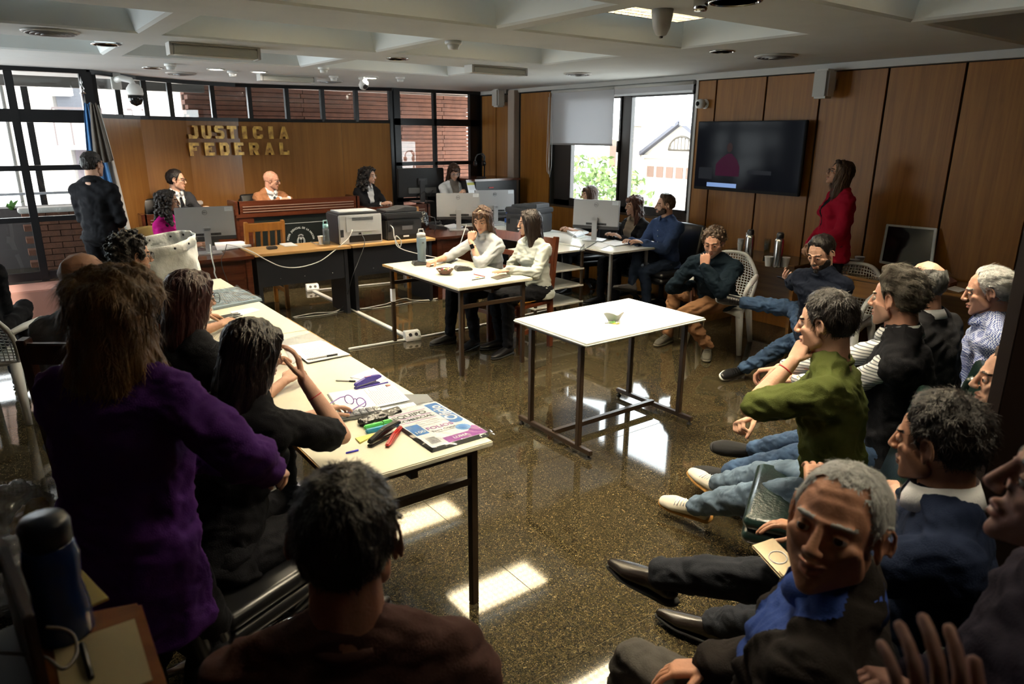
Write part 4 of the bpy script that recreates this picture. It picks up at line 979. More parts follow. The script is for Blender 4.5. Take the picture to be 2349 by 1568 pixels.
for px, py, r, l in ((115, 71, .17, 'round ceiling air vent nearest the left glazing'), (1780, 127, .17, 'round ceiling air vent near the right wall above the television'), (1325, 168, .15, 'round ceiling air vent above the half drawn blind'),
                     (415, 167, .16, 'round ceiling air vent above the bald judge'), (757, 185, .16, 'round ceiling air vent above the dais, right of the brass sign')):
    diffuser(onz(px, py, ZC), r, l)
def downlight(px, py, lit, label, r=.085):
    p = onz(px, py, ZC); t = thing('downlight', label, 'downlight', p)
    MB().lathe([(r * 1.18, 0), (r * 1.18, -.006), (r, -.010), (r * .96, 0)], n=28).build('rim', CHROME if r > .08 else TRIMW, t)
    MB().lathe([(r * .97, -.004), (0, -.004)], n=24).build('lamp', mat('down_on', (1, 1, 1), .5, emit=(1, .93, .82), es=22) if lit else mat('down_off', (.03, .025, .018), .3), t)
    return p
for px, py, l in ((242, 101, 'unlit round downlight beside the left air vent'), (912, 134, 'unlit round downlight behind the smoke detector'), (1657, 117, 'unlit round downlight left of the right wall vent'), (1172, 167, 'small unlit downlight near the corner duct'), (350, 155, 'small unlit downlight above the standing man in black')): downlight(px, py, 0, l)
downlight(1685, 2, 0, 'large unlit downlight at the top edge of the view', .115)
for px, py, l in ((495, 158, 'lit downlight above the brass sign, left of a pair'), (594, 164, 'lit downlight above the brass sign, right of a pair'), (850, 178, 'lit downlight above the curly haired judge')):
    p = downlight(px, py, 1, l, .075); light('spot_' + str(px), 'SPOT', (p.x, p.y, ZC - .03), 90 if px < 800 else 40, (1, .80, .58), .06, rot=(R(-22), 0, 0) if False else (R(24), 0, 0), spot=95, blend=.8)
for px, py, l in ((1040, 98, 'white smoke detector in front of the large coffer'), (390, 150, 'white smoke detector beside the small downlight'), (742, 158, 'white smoke detector left of the far coffer'), (765, 178, 'white smoke detector above the dais beside the vent'), (533, 167, 'small white detector between the two lit downlights'), (918, 180, 'small white detector above the right glazing')):
    t = thing('smoke_detector', l, 'smoke detector', onz(px, py - 4, ZC)); s = .055 if px != 1040 else .062
    MB().lathe([(s, 0), (s, -.018), (s * .9, -.024)], n=20).build('base', WHITEP, t); MB().lathe([(s * .75, -.022), (s * .62, -.055), (0, -.058)], n=18).build('sensor', WHITEP, t)
def surf_light(p0, p1, lit, label, h=.07, wd=.16):
    c = (p0 + p1) / 2; L = (p1 - p0).length; t = thing('fluorescent_light', label, 'ceiling light', (c.x, c.y, ZC))
    MB().box((-L / 2, -wd / 2, -.012), (L / 2, wd / 2, 0)).build('plate', TRIMW, t, bevel=.003)
    MB().box((-L / 2 + .01, -wd * .42, -h), (L / 2 - .01, wd * .42, -.012)).build('diffuser', mat('diffuser', (.50, .50, .44), .3), t, bevel=.01)
    for s in (-1, 1): MB().box((s * L / 2 - .012, -wd * .44, -h - .003), (s * L / 2 + .012, wd * .44, 0)).build('end_cap', TRIMW, t, bevel=.002)
surf_light(onz(388, 96, ZC), onz(586, 112, ZC), 0, 'boxy off fluorescent light hanging over the left of the room', .085, .15)
surf_light(onz(1080, 148, ZC), onz(1195, 158, ZC), 0, 'slim fluorescent light between two coffers near the corner')
surf_light(onz(606, 168, ZC), onz(706, 177, ZC), 0, 'slim fluorescent light over the dais')
# cameras
t = thing('dome_camera', 'white cone shaped camera hanging below the nearest coffer', 'camera', onz(1520, 22, ZC)); MB().lathe([(.058, 0), (.056, -.03), (.045, -.09), (.028, -.125), (0, -.135)], n=24).build('housing', TRIMW, t); MB().lathe([(.012, -.128), (.010, -.140), (0, -.142)], n=12).build('lens', BLACKP, t)
t = thing('spotlight', 'small chrome spotlight at the top edge of the view', 'spotlight', onz(1608, 0, ZC)); MB().lathe([(.035, .02), (.035, -.04), (.030, -.05), (0, -.05)], n=18).build('body', CHROME, t)
p = ony(268, 183, 9.35); t = thing('security_camera', 'white and black pan tilt camera on a wall arm near the flag', 'camera', (p.x, 9.42, p.z))
MB().box((-.05, -.02, -.10), (.05, .03, .08)).build('bracket', WHITEP, t, bevel=.008); MB().tube([(0, 0, .0), (.04, -.09, .02), (.13, -.12, .0), (.15, -.12, -.05)], .034, 12).build('arm', WHITEP, t)
MB().lathe([(.0, .06), (.05, .05), (.085, .0), (.09, -.05), (.085, -.07)], (.155, -.12, -.09), 20).build('hood', WHITEP, t); MB().lathe([(.075, 0), (.078, -.05), (.055, -.10), (0, -.125)], (.155, -.12, -.155), 20).build('dome', mat('dome_black', (.01, .01, .01), .1), t)
p = onz(832, 178, ZC); t = thing('bullet_camera', 'white turret camera at the ceiling over the dais', 'camera', p); MB().lathe([(.05, 0), (.05, -.02), (.035, -.03)], n=18).build('base', WHITEP, t); MB().lathe([(0, .05), (.05, .03), (.055, -.03), (.038, -.06), (0, -.06)], n=18, M=Matrix.Translation((0, -.02, -.07)) @ Matrix.Rotation(R(35), 4, 'X')).build('body', WHITEP, t); MB().lathe([(.034, -.061), (.02, -.066), (0, -.066)], n=16, M=Matrix.Translation((0, -.02, -.07)) @ Matrix.Rotation(R(-55), 4, 'X')).build('lens', BLACKP, t)
p = onx(1607, 238, 6.36); t = thing('ball_camera', 'round white camera on the wall above the television corner', 'camera', p); MB().lathe([(0, .05), (.045, .04), (.055, 0), (.045, -.04), (0, -.05)], n=18).build('ball', WHITEP, t); MB().lathe([(.05, 0), (.05, .02), (0, .02)], n=16, M=Matrix.Translation((.075, 0, 0)) @ Matrix.Rotation(R(90), 4, 'Y')).build('base', WHITEP, t); MB().tube([(.02, 0, 0), (.08, 0, 0)], .02, 10).build('neck', WHITEP, t); MB().lathe([(.024, 0), (0, .004)], n=14, M=Matrix.Translation((-.052, -.0, 0)) @ Matrix.Rotation(R(-90), 4, 'Y')).build('lens', BLACKP, t)
def speaker(p, label, out=.13):
    t = thing('wall_speaker', label, 'speaker', p)
    MB().box((-.09, -.075, -.125), (.05, .075, .125)).build('cabinet', mat('speaker_cream', (.62, .60, .55), .5), t, bevel=.02); MB().box((-.096, -.06, -.11), (-.089, .06, .11)).build('grille', mat('speaker_grille', (.5, .49, .45), .6), t, bevel=.002)
    MB().box((.05, -.03, -.05), (out, -.0, .05)).build('bracket', TRIMW, t, bevel=.004); MB().tube([(out - .02, -.015, .04), (out - .01, -.015, .12), (out - .005, -.01, 2.49 - p.z)], .006, 6).build('cable', TRIMW, t)
speaker(onx(1893, 193, 6.30), 'cream wall speaker high above the woman in the red jacket'); speaker(onx(1146, 225, 6.30), 'cream wall speaker in the far corner beside the duct')

# ================================================================ television
tv = thing('television', 'large black wall television showing a dim figure in magenta', 'television', (6.34, 4.55, 1.70))
MB().box((-.02, -.64, -.355), (.02, .64, .355)).build('casing', mat('tv_black', (.006, .006, .007), .5, spec=.1), tv, bevel=.006)
MB().box((-.0225, -.625, -.325), (-.0195, .625, .345)).build('screen', mat('tv_screen', (.004, .005, .008), .10, spec=.05, emit=(.02, .022, .04), es=.04), tv)
MB().box((.02, -.2, -.15), (.115, .2, .15)).build('mount', BLACKP, tv)
TVM = mat('tv_magenta', (.012, .001, .006), .3, spec=.05, emit=(.22, .012, .10), es=.07); TVB = mat('tv_blue', (.02, .05, .1), .2, emit=(.25, .42, .85), es=.35); TVS = mat('tv_face', (.006, .004, .004), .3, spec=.05, emit=(.16, .08, .08), es=.08); TVG = mat('tv_grey', (.006, .006, .008), .3, spec=.05, emit=(.1, .11, .14), es=.05)
mm = MB(); mm.add([(-.0235, y, z) for y, z in ((.36, -.20), (.36, -.08), (.30, -.02), (.22, .03), (.17, .03), (.10, -.03), (.06, -.10), (.06, -.20))], [tuple(range(8))]); mm.build('picture', TVM, tv)
mm = MB(); mm.add([(-.0238, .20 + .035 * math.cos(a), .09 + .05 * math.sin(a)) for a in np.linspace(0, 2 * PI, 14, endpoint=False)], [tuple(range(14))]); mm.build('picture', TVS, tv)
MB().box((-.0238, .08, -.318), (-.0232, .46, -.275)).build('picture', TVB, tv)
MB().box((-.0238, -.32, -.17), (-.0232, -.04, -.13)).build('picture', TVG, tv); MB().box((-.0238, .40, -.24), (-.0232, .58, -.12)).build('picture', TVG, tv)

# ================================================================ tables
def steel_table(name, label, x0, x1, y0, y1, top, lam, style, hgt=.75, edge=None):
    t = thing(name, label, 'table', ((x0 + x1) / 2, (y0 + y1) / 2, 0)); a, b = (x1 - x0) / 2, (y1 - y0) / 2; th = .022
    MB().box((-a, -b, hgt - th), (a, b, hgt)).build('tabletop', lam, t, bevel=.004 if style != 'foot' else .010)
    if edge:
        for (xx, ya, yb) in edge: MB().box((xx - .0035 if xx < 0 else xx - .0005, ya, hgt - th + .001), (xx + .0005 if xx < 0 else xx + .0035, yb, hgt - .0005)).build('worn_edge', mat('bare_chipboard', (.42, .24, .08), .7, var=(60, .3)), t)
    w_ = .032; li = .06; zt = hgt - th
    xs_ = (-a + li, a - li); ys_ = (-b + li, b - li)
    if style == 'foot':
        for sx in (-1, 1):
            X = sx * (a - .07)
            for sy in (-1, 1): MB().bar((X, sy * (b - .12), .045), (X, sy * (b - .12), zt), w_).build('leg', BROWNF, t, bevel=.003)
            f = MB().bar((X, -b + .0, .045), (X, b - .0, .045), .03, .03).build('foot_bar', BROWNF, t, bevel=.003)
            for sy in (-1, 1): MB().lathe([(.018, 0), (.018, .008), (.008, .012), (.008, .032)], (X, sy * (b - .02), 0), 14).build('leveller', RUBBER, f)
            MB().bar((X, -b + .1, zt - .015), (X, b - .1, zt - .015), .03).build('rail', BROWNF, t)
        MB().bar((-a + .07, 0, .06), (a - .07, 0, .06), .03).build('stretcher', BROWNF, t)
        MB().box((-a + .2, -.03, zt - .03), (-a + .26, .03, zt)).build('bracket', BROWNF, t)
    else:
        for X in xs_:
            for Y in ys_: MB().bar((X, Y, 0), (X, Y, zt), w_).build('leg', BROWNF, t, bevel=.003)
        fr = MB()
        for Y in ys_: fr.bar((xs_[0], Y, zt - .018), (xs_[1], Y, zt - .018), .03, .034)
        for X in xs_: fr.bar((X, ys_[0], zt - .018), (X, ys_[1], zt - .018), .03, .034)
        fr.build('frame', BROWNF, t)
        for Y in ys_: MB().bar((xs_[0], Y, zt - .15), (xs_[1], Y, zt - .15), .028, .030).build('rail', BROWNF, t, bevel=.002)
        MB().bar((0, ys_[0], zt - .05), (0, ys_[1], zt - .05), .03, .04).build('stretcher', BROWNF, t)
    return t
white_table = steel_table('white_table', 'empty white topped table with brown steel legs in the middle of the room', 2.63, 3.70, 2.84, 3.56, .75, LAMW, 'foot')
clerk_table = steel_table('cream_table', 'cream topped steel table where the two women sit', 2.84, 3.58, 4.56, 5.87, .75, LAM, 'rail', edge=[(-.37, .45, .66)])
long_a = steel_table('cream_table', 'near half of the long cream table, with folders and pens', .80, 1.44, 2.07, 4.06, .75, LAM, 'rail', edge=[(-.32, -.99, -.55), (.32, .35, .98)])
long_b = steel_table('cream_table', 'far half of the long cream table, holding the white sack', .80, 1.44, 4.065, 6.02, .75, LAM, 'rail', edge=[(.32, -.97, -.6)])
MB().bar((-.31, .595, .40), (-.31, .595, .52), .036).build('tape', PAPER, clerk_table)

# beech worktops with black modesty panels
def desk_beech(label, x0, x1, y0, y1, legside=1):
    t = thing('beech_desk', label, 'desk', ((x0 + x1) / 2, (y0 + y1) / 2, 0)); a, b = (x1 - x0) / 2, (y1 - y0) / 2
    MB().box((-a, -b, .722), (a, b, .75)).build('tabletop', BEECH, t, bevel=.003)
    DP = mat('navy_black_panel', (.010, .011, .015), .45)
    MB().box((-a + .03, -b + .06, .40), (a - .03, -b + .085, .72)).build('modesty_panel', DP, t, bevel=.002)
    for sx in (-1, 1): MB().box((sx * (a - .045) - .02, -b + .05, .0), (sx * (a - .045) + .02, b - .04, .72)).build('side_panel', DP, t, bevel=.002)
    for k in (-.25, 0, .3): MB().lathe([(.006, 0), (.006, .004), (0, .005)], n=10, M=Matrix.Translation((k * a * 2, -b + .06, .47)) @ Matrix.Rotation(R(90), 4, 'X')).build('screw', CHROME, t)
desk_beech('beech desk with black panel in front of the empty honey wood chair', 2.03, 3.05, 7.05, 7.56); desk_beech('beech desk carrying the two printers', 3.07, 4.10, 7.06, 7.60)

# dark mahogany desks at both ends and the judges' benches
def mahog_desk(label, x0, x1, y0, y1, h=.75, glass_top=False):
    t = thing('wooden_desk', label, 'desk', ((x0 + x1) / 2, (y0 + y1) / 2, 0)); a, b = (x1 - x0) / 2, (y1 - y0) / 2
    MB().box((-a, -b, h - .035), (a, b, h)).build('tabletop', MAHOG, t, bevel=.006)
    MB().box((-a + .04, -b + .05, .12), (a - .04, -b + .08, h - .035)).build('front_panel', MAHOG, t)
    for s in (-1, 1): MB().box((s * (a - .05) - .03, -b + .03, 0), (s * (a - .05) + .03, b - .03, h - .035)).build('side_panel', MAHOG, t, bevel=.004)
    for k in range(2): MB().box((-a + .10 + k * (a - .07), -b + .045, .20), (-a + .10 + (k + 1) * (a - .07) - .06, -b + .052, h - .10)).build('inset_panel', MAHOG, t, bevel=.003)
    return t
mahog_desk('dark wooden desk under the nearest silver monitor', 1.05, 2.01, 7.0, 7.75)
mahog_desk('dark wooden desk under the middle silver monitor', 4.14, 5.05, 7.1, 7.75)
def bench(label, x0, x1, y0, y1, z0, zt, seal=False, wing=True, loc_label=None):
    t = thing('judge_bench', label, 'desk', ((x0 + x1) / 2, y0, z0)); a = (x1 - x0) / 2; d = y1 - y0; h = zt - z0
    MB().box((-a, 0, h - .16), (a, .05, h)).build('upstand', MAHOG, t, bevel=.006)
    MB().box((-a - .03, -.02, h - .20), (a + .03, .03, h - .155)).build('ledge', MAHOG, t, bevel=.006)
    for k in range(3): MB().box((-a + .06, -.006, h - .135 + k * .032), (a - .06, .002, h - .125 + k * .032)).build('groove', mat('groove_line', (.25, .16, .12), .4), t)
    MB().box((-a, .05, h - .18), (a, d, h - .15)).build('worktop', MAHOG, t, bevel=.004)
    for s in (-1, 1): MB().box((s * a - .03, 0, 0), (s * a + .03, d, h - .0)).build('side_panel', MAHOG, t, bevel=.006); MB().box((s * (a - .09) - .09, -.012, .0), (s * (a - .09) + .09, .012, h - .2)).build('pilaster', MAHOG, t, bevel=.004)
    MB().box((-a + .18, .004, -.0), (a - .18, .02, h - .2)).build('front_panel', mat('seal_panel', (.012, .016, .015), .3), t)
    return t
b0 = bench('long central judges bench with grooved top and the round seal', 2.42, 3.99, 8.92, 9.26, .30, 1.105)
txt = 'PODER JUDICIAL DE LA NACION'; SEALM = mat('seal_print', (.50, .53, .52), .6); sx_, sz_ = -.03, .27
for i, ch in enumerate(txt):
    a = R(172) - R(164) * i / (len(txt) - 1); r = .17
    if ch != ' ': text_obj(ch, 'seal_lettering', SEALM, b0, (sx_ + math.cos(a) * r, .002, sz_ + math.sin(a) * r), (R(90), PI / 2 - a, 0), .032, .001, bold=.0012)
mm = MB(); mm.tube([(sx_ + .036 * math.cos(a), .0, sz_ + .0 + .048 * math.sin(a)) for a in np.linspace(0, 2 * PI, 22, endpoint=False)], .0035, 5, closed=True); mm.tube([(sx_ + .050 * math.cos(a), .0, sz_ - .005 + .064 * math.sin(a)) for a in np.linspace(R(120), R(420), 18)], .005, 5); mm.tube([(sx_, 0, sz_ - .03), (sx_, 0, sz_ + .02)], .0035, 5); mm.lathe([(.018, 0), (.010, .014), (0, .02)], (sx_, .0, sz_ + .02), 10)
for k in range(9): a = R(20 + k * 17.5); mm.tube([(sx_ + .022 * math.cos(a), 0, sz_ + .055 + .015 * math.sin(a)), (sx_ + .040 * math.cos(a), 0, sz_ + .055 + .034 * math.sin(a))], .0022, 4)
mm.build('seal_emblem', SEALM, b0)
MB().box((-.6, -.001, .50), (.6, .004, .505)).build('seal_line', SEALM, b0)
bench('lower dark bench in front of the curly haired judge', 4.05, 4.98, 8.75, 9.06, .0 + .15, .965)
bL = bench('dark bench end in front of the judge in the grey suit', 1.40, 2.36, 9.0, 9.26, .30, 1.0)

# white corner desks by the window
def leg_desk(name, label, pts, h=.75, legs=(), m=LAMW):
    c = sum((Vector(p) for p in pts), Vector((0, 0))) / len(pts); t = thing(name, label, 'desk', (c.x, c.y, 0))
    MB().prism([(p[0] - c.x, p[1] - c.y) for p in pts], h - .022, h).build('tabletop', m, t, bevel=.003)
    for x, y in legs: MB().bar((x - c.x, y - c.y, 0), (x - c.x, y - c.y, h - .022), .03).build('leg', GREYM, t, bevel=.003)
    for (x, y), (x2, y2) in zip(legs, legs[1:]): MB().bar((x - c.x, y - c.y, h - .045), (x2 - c.x, y2 - c.y, h - .045), .025).build('rail', BROWNF, t)
    return t
leg_desk('white_desk', 'white desk with the silver monitor in front of the window people', [(5.08, 5.14), (5.72, 5.14), (5.72, 6.70), (5.08, 6.70)], legs=[(5.13, 5.22), (5.13, 6.6), (5.66, 6.6), (5.66, 5.22)])
leg_desk('white_desk', 'white desk behind the black office printer', [(5.06, 6.72), (5.72, 6.72), (5.72, 8.05), (5.06, 8.05)], legs=[(5.12, 6.8), (5.12, 7.95), (5.66, 7.95), (5.66, 6.8)])
sh_ = thing('metal_rack', 'white shelved rack holding papers behind the woman in the pale blouse', 'rack', (4.62, 5.70, 0))
for k, z in enumerate((.18, .36, .54, .735)): MB().box((-.30, -.24, z), (.36, .24, z + .018)).build('shelf', LAMW, sh_, bevel=.002)
for x in (-.28, .34):
    for y in (-.22, .22): MB().bar((x, y, 0), (x, y, .735), .025).build('post', BROWNF, sh_)
# side desks along the right wall
def wall_desk(label, x0, x1, y0, y1, dr=()):
    t = thing('side_desk', label, 'desk', ((x0 + x1) / 2, (y0 + y1) / 2, 0)); a, b = (x1 - x0) / 2, (y1 - y0) / 2
    MB().box((-a, -b, .727), (a, b, .75)).build('tabletop', VENEER, t, bevel=.003); MB().box((-a + .01, -b + .01, .7505), (a - .01, b - .01, .754)).build('glass_top', mat('amber_glass', (.16, .09, .025), .05, spec=.6), t)
    for y in (-b + .02, b - .02): MB().box((-a + .03, y - .015, 0), (a - .03, y + .015, .727)).build('side_panel', VENEER, t)
    MB().box((a - .05, -b + .03, .2), (a - .03, b - .03, .727)).build('back_panel', VENEER, t)
    for (c, d) in dr:
        q = MB().box((-a + .01, c, .58), (a - .1, d, .722)).build('drawer', VENEER, t, bevel=.003)
    return t
wall_desk('wooden side desk holding the flasks and stacked cups', 5.90, 6.43, 3.60, 4.62); wall_desk('wooden side desk with the leaning blank monitor', 5.88, 6.43, 1.98, 3.30, [(.15, .62)])

# ================================================================ chairs
def wood_chair(name, label, m, seatm, x, y, ang, back_h=1.0, slats=4, sh=.45, wd=.43, ladder=False):
    t = thing(name, label, 'chair', (x, y, 0), R(ang - 90)); h = wd / 2   # local +y is the way the sitter faces
    MB().box((-h, -.20, sh - .03), (h, .22, sh)).build('seat', m, t, bevel=.006)
    if seatm: MB().box((-h + .01, -.18, sh), (h - .01, .225, sh + .045)).build('cushion', seatm, t, bevel=.02, seg=3)
    for s in (-1, 1):
        MB().bar((s * (h - .02), .19, 0), (s * (h - .02), .19, sh - .03), .042).build('leg', m, t, bevel=.004)
        k = MB(); k.bar((s * (h - .02), -.20, 0), (s * (h - .02), -.19, sh), .04, .05); k.bar((s * (h - .02), -.19, sh), (s * (h - .02), -.26, back_h), .038, .05); k.build('leg', m, t, bevel=.004)
        MB().bar((s * (h - .02), -.19, .2), (s * (h - .02), .19, .2), .022, .04).build('stretcher', m, t)
    MB().bar((-h + .02, .19, .26), (h - .02, .19, .26), .02, .035).build('stretcher', m, t)
    MB().bar((-h + .02, -.262, back_h - .06), (h - .02, -.262, back_h - .06), .028, .09, up=(0, -.1, 1)).build('top_rail', m, t, bevel=.006)
    if ladder:
        for z in (back_h - .22, back_h - .38): MB().bar((-h + .02, -.235, z), (h - .02, -.235, z), .022, .05).build('back_slat', m, t, bevel=.003)
    else:
        MB().bar((-h + .02, -.205, sh + .09), (h - .02, -.205, sh + .09), .022, .05).build('back_rail', m, t)
        for k in range(slats):
            xx = -h + .02 + (wd - .04) * (k + 1) / (slats + 1); MB().bar((xx, -.208, sh + .1), (xx, -.258, back_h - .08), .036, .014, up=(1, 0, 0)).build('back_slat', m, t, bevel=.003)
    return t
wood_chair('wooden_chair', 'empty honey coloured wooden chair behind the beech desk', PINEW, None, 2.34, 7.92, 90, 1.0, 4, ladder=False).rotation_euler = (0, 0, R(0))
wood_chair('wooden_chair', 'honey coloured wooden chair partly hidden behind the black bag', PINEW, None, 4.38, 8.1, -90, .98, 3)
OLDL = mat('mustard_leather', (.38, .19, .03), .35, bump=(40, .4))
RED = wood_mat('red_wood', (.16, .04, .012), (.10, .024, .008), .3, 2, 1.0, .5)
wood_chair('wooden_chair', 'reddish wooden chair with mustard seat under the woman in the pale blouse', RED, OLDL, 3.80, 5.02, 190, 1.02, 3, ladder=True)
wood_chair('wooden_chair', 'wooden chair with mustard seat under the woman with the wristwatch', RED, OLDL, 3.86, 5.62, 190, 1.0, 3, ladder=True)
wood_chair('wooden_chair', 'dark high backed wooden chair behind the bald man on the left', DARKW, DARKW, .34, 3.36, 55, 1.12, 3, ladder=True, wd=.46)
def plastic_chair(label, x, y, ang):
    t = thing('plastic_chair', label, 'chair', (x, y, 0), R(ang - 90)); P = WHITEP
    # seat: gently dished
    sv = MB(); sv.grid(lambda u, v: Vector(((u - .5) * (.46 - .05 * (1 - v)), -.20 + v * .44, .43 - .022 * math.sin(PI * u) * math.sin(PI * min(1, v * 1.1)) - .03 * max(0, v - .9) * 10 * .5)), 12, 12); sv.build('seat', P, t, solid=-.012)
    ap = MB(); 
    for s in (-1, 1): ap.grid(lambda u, v: Vector((s * (.215 + .012 * v), -.19 + u * .42, .425 - v * (.05 + .03 * abs(u - .5) * 2))), 8, 2)
    ap.grid(lambda u, v: Vector(((u - .5) * .44, .245 + .01 * v, .415 - v * (.03 + .045 * (abs(u - .5) * 2) ** 2))), 10, 2); ap.build('apron', P, t, solid=.010)
    for sx in (-1, 1):
        for sy, y0, y1 in ((1, .20, .27), (-1, -.18, -.25)):
            l = MB(); l.tube([(sx * .20, y0, .42), (sx * .225, (y0 + y1) / 2, .22), (sx * .25, y1, .0)], [.038, .030, .022], 8); l.build('leg', P, t)
    # back with lattice: rim frame and strips
    def bp(u, v):
        X = (u - .5) * (.44 + .06 * math.sin(PI * v)); c = (abs(u - .5) * 2) ** 2.5
        return Vector((X * (1 - .22 * max(0, v - .65) / .35 * (abs(u - .5) * 2)), -.20 - .13 * v + .035 * (1 - (2 * u - 1) ** 2) * -1 + .03, .42 + .42 * v - .06 * c * v))
    rim = MB(); per = [bp(u, 0) for u in np.linspace(0, 1, 8)] + [bp(1, v) for v in np.linspace(.1, .95, 8)] + [bp(u, 1) for u in np.linspace(.97, .03, 14)] + [bp(0, v) for v in np.linspace(.95, .1, 8)]
    rim.tube(per, .017, 8, closed=True); bk_ = rim.build('backrest', P, t)
    la = MB()
    for k in range(1, 18):
        u = k / 18; la.tube([bp(u, v) for v in np.linspace(.04, .98, 7)], .0045, 4, cap=False)
    for k in range(1, 16):
        v = .04 + .93 * k / 16; la.tube([bp(u, v) for u in np.linspace(.02, .98, 9)], .0045, 4, cap=False)
    o = la.build('lattice', P, bk_); o['kind'] = 'stuff'
    for s in (-1, 1):
        a = MB(); a.tube([bp(0 if s < 0 else 1, .62) + Vector((0, 0, 0)), Vector((s * .265, -.10, .655)), Vector((s * .27, .08, .65)), Vector((s * .262, .17, .63)), Vector((s * .24, .205, .56)), Vector((s * .225, .215, .42))], [.020, .024, .026, .024, .021, .024], 8); a.build('armrest', P, t)
    return t
plastic_chair('white plastic armchair with lattice back under the curly haired man by the flasks', 5.38, 3.98, 205)
plastic_chair('white plastic armchair under the man looking at his phone', 5.72, 3.02, 190)
plastic_chair('white plastic armchair under the seated person in black at the left edge', -.12, 5.80, 60)
GREEN = mat('green_leather', (.008, .022, .018), .28, spec=.6, bump=(70, .25), coat=.3)
def exec_chair(label, x, y, ang, m=GREEN, back=.98, chrome=False, arms=False, cushions=True, wd=.54):
    t = thing('office_chair', label, 'chair', (x, y, 0), R(ang - 90)); h = wd / 2
    def cush(w2, y0, y1, z0, z1, r, Mx=None):
        v_, f_ = hull([((sx * (w2 - r), y, z), (r, r, r)) for sx in (-1, 1) for y in (y0 + r, y1 - r) for z in (z0 + r, z1 - r)] + [((0, (y0 + y1) / 2, z1 - r), (w2 * .6, (y1 - y0) * .35, r * 1.25))])
        if Mx is not None: v_ = [tuple(Mx @ Vector(p)) for p in v_]
        return mkmesh('cushion', v_, f_, m)
    for z0, z1 in ((.36, .425), (.42, .485)): link('seat_cushion', cush(h, -.22, .26, z0, z1, .031), None, t)
    Mb = Matrix.Translation((0, -.20, .42)) @ Matrix.Rotation(R(12), 4, 'X')
    for y0, y1, hh in ((-.065, .0, back - .42), (-.13, -.062, back - .46)): link('back_cushion', cush(h, y0, y1, -.02, hh, .031, Mb), None, t)
    M_ = CHROME if chrome else BLACKP
    MB().lathe([(.028, .09), (.028, .33)], n=14).build('column', M_ if chrome else BLACKF, t); MB().box((-.10, -.12, .31), (.10, .12, .36)).build('mechanism', BLACKP, t, bevel=.01)
    MB().bar((0, -.12, .34), (0, -.30, .62), .06, .02).build('back_bar', BLACKP, t)
    for k in range(5):
        a = 2 * PI * k / 5 + .3; l = MB(); c_, s_ = math.cos(a), math.sin(a); l.tube([(c_ * .02, s_ * .02, .11), (c_ * .15, s_ * .15, .10), (c_ * .28, s_ * .28, .075)], [.026, .024, .016], 8); lo = l.build('base_leg', M_, t)
        MB().lathe([(.0, -.012), (.025, -.012), (.025, .012), (0, .012)], n=12, M=Matrix.Translation((c_ * .28, s_ * .28, .026)) @ Matrix.Rotation(a + PI / 2, 4, 'Z') @ Matrix.Rotation(R(90), 4, 'Y')).build('caster', RUBBER, lo)
    if arms:
        for s in (-1, 1): MB().tube([(s * (h + .03), -.18, .45), (s * (h + .04), -.15, .66), (s * (h + .04), .12, .67)], .022, 8).build('armrest', BLACKP, t)
    return t
# ================================================================ equipment
SILV = mat('silver_plastic', (.46, .47, .49), .38, metal=.35); DARKG = mat('dark_grey_plastic', (.035, .036, .040), .4); LOGO = mat('logo_dark', (.10, .10, .11), .4); STK = mat('sticker', (.70, .74, .78), .6)
def monitor(p, ang, label, base=True, tilt=-4, wd=.54, ht=.325, lift=.13):
    """ang: the way the back of the screen faces"""
    t = thing('monitor', label, 'monitor', p, R(ang + 90))     # local -y = back normal
    Mx = Matrix.Translation((0, 0, lift)) @ Matrix.Rotation(R(tilt), 4, 'X')
    MB().box((-wd / 2, -.018, 0), (wd / 2, .006, ht), Mx).build('back_shell', SILV, t, bevel=.006)
    MB().box((-wd / 2, .006, -.003), (wd / 2, .016, ht), Mx).build('bezel', BLACKP, t, bevel=.002)
    MB().box((-wd / 2 + .008, .0155, .012), (wd / 2 - .008, .0175, ht - .008), Mx).build('screen', SCREEN, t)
    MB().box((-wd / 2, -.021, 0), (wd / 2, -.006, .038), Mx).build('lower_strip', DARKG, t, bevel=.003)
    MB().box((-.11, -.0225, .045), (.13, -.016, .068), Mx).build('port_panel', DARKG, t)
    q = MB(); 
    for k in range(6): q.box((-.10 + k * .018, -.0235, .050), (-.092 + k * .018, -.022, .062), Mx)
    q.box((.07, -.0235, .048), (.10, -.022, .066), Mx); q.build('port', BLACKP, t)
    zc = ht - .055; ring = MB(); ring.tube([Mx @ Vector((.023 * math.cos(a), -.0185, zc + .023 * math.sin(a))) for a in np.linspace(0, 2 * PI, 24, endpoint=False)], .0016, 5, closed=True); lo = ring.build('logo_ring', LOGO, t)
    text_obj('DELL', 'logo_letters', LOGO, t, Mx @ Vector((0, -.0188, zc)), (R(90 + tilt), 0, 0), .0165, .0006, bold=.0006)
    st_ = MB().box((wd / 2 - .085, -.0195, ht - .050), (wd / 2 - .012, -.0182, ht - .008), Mx).build('sticker', STK, t)
    text_obj('Inventario', 'sticker_print', GREYINK, t, Mx @ Vector((wd / 2 - .048, -.0198, ht - .022)), (R(90 + tilt), 0, 0), .011, .0002)
    MB().box((-.03, -.055, .0), (.03, -.035, .22 + lift * .3)).build('stand_neck', SILV, t, bevel=.004); MB().box((-.035, -.055, lift + .09), (.035, -.012, lift + .13)).build('hinge', SILV, t, bevel=.006)
    if base: MB().box((-.12, -.12, 0), (.12, .08, .012)).build('stand_base', SILV, t, bevel=.004)
    return t
monitor(onz(480, 580, .75) + Vector((0, 0, 0)), -98, 'silver monitor nearest the white sack, seen from behind')
monitor(onz(1052, 527, .75), -118, 'silver monitor behind the woman with the wristwatch')
monitor((5.40, 7.72, .75), -108, 'silver monitor behind the black office printer', tilt=-3)
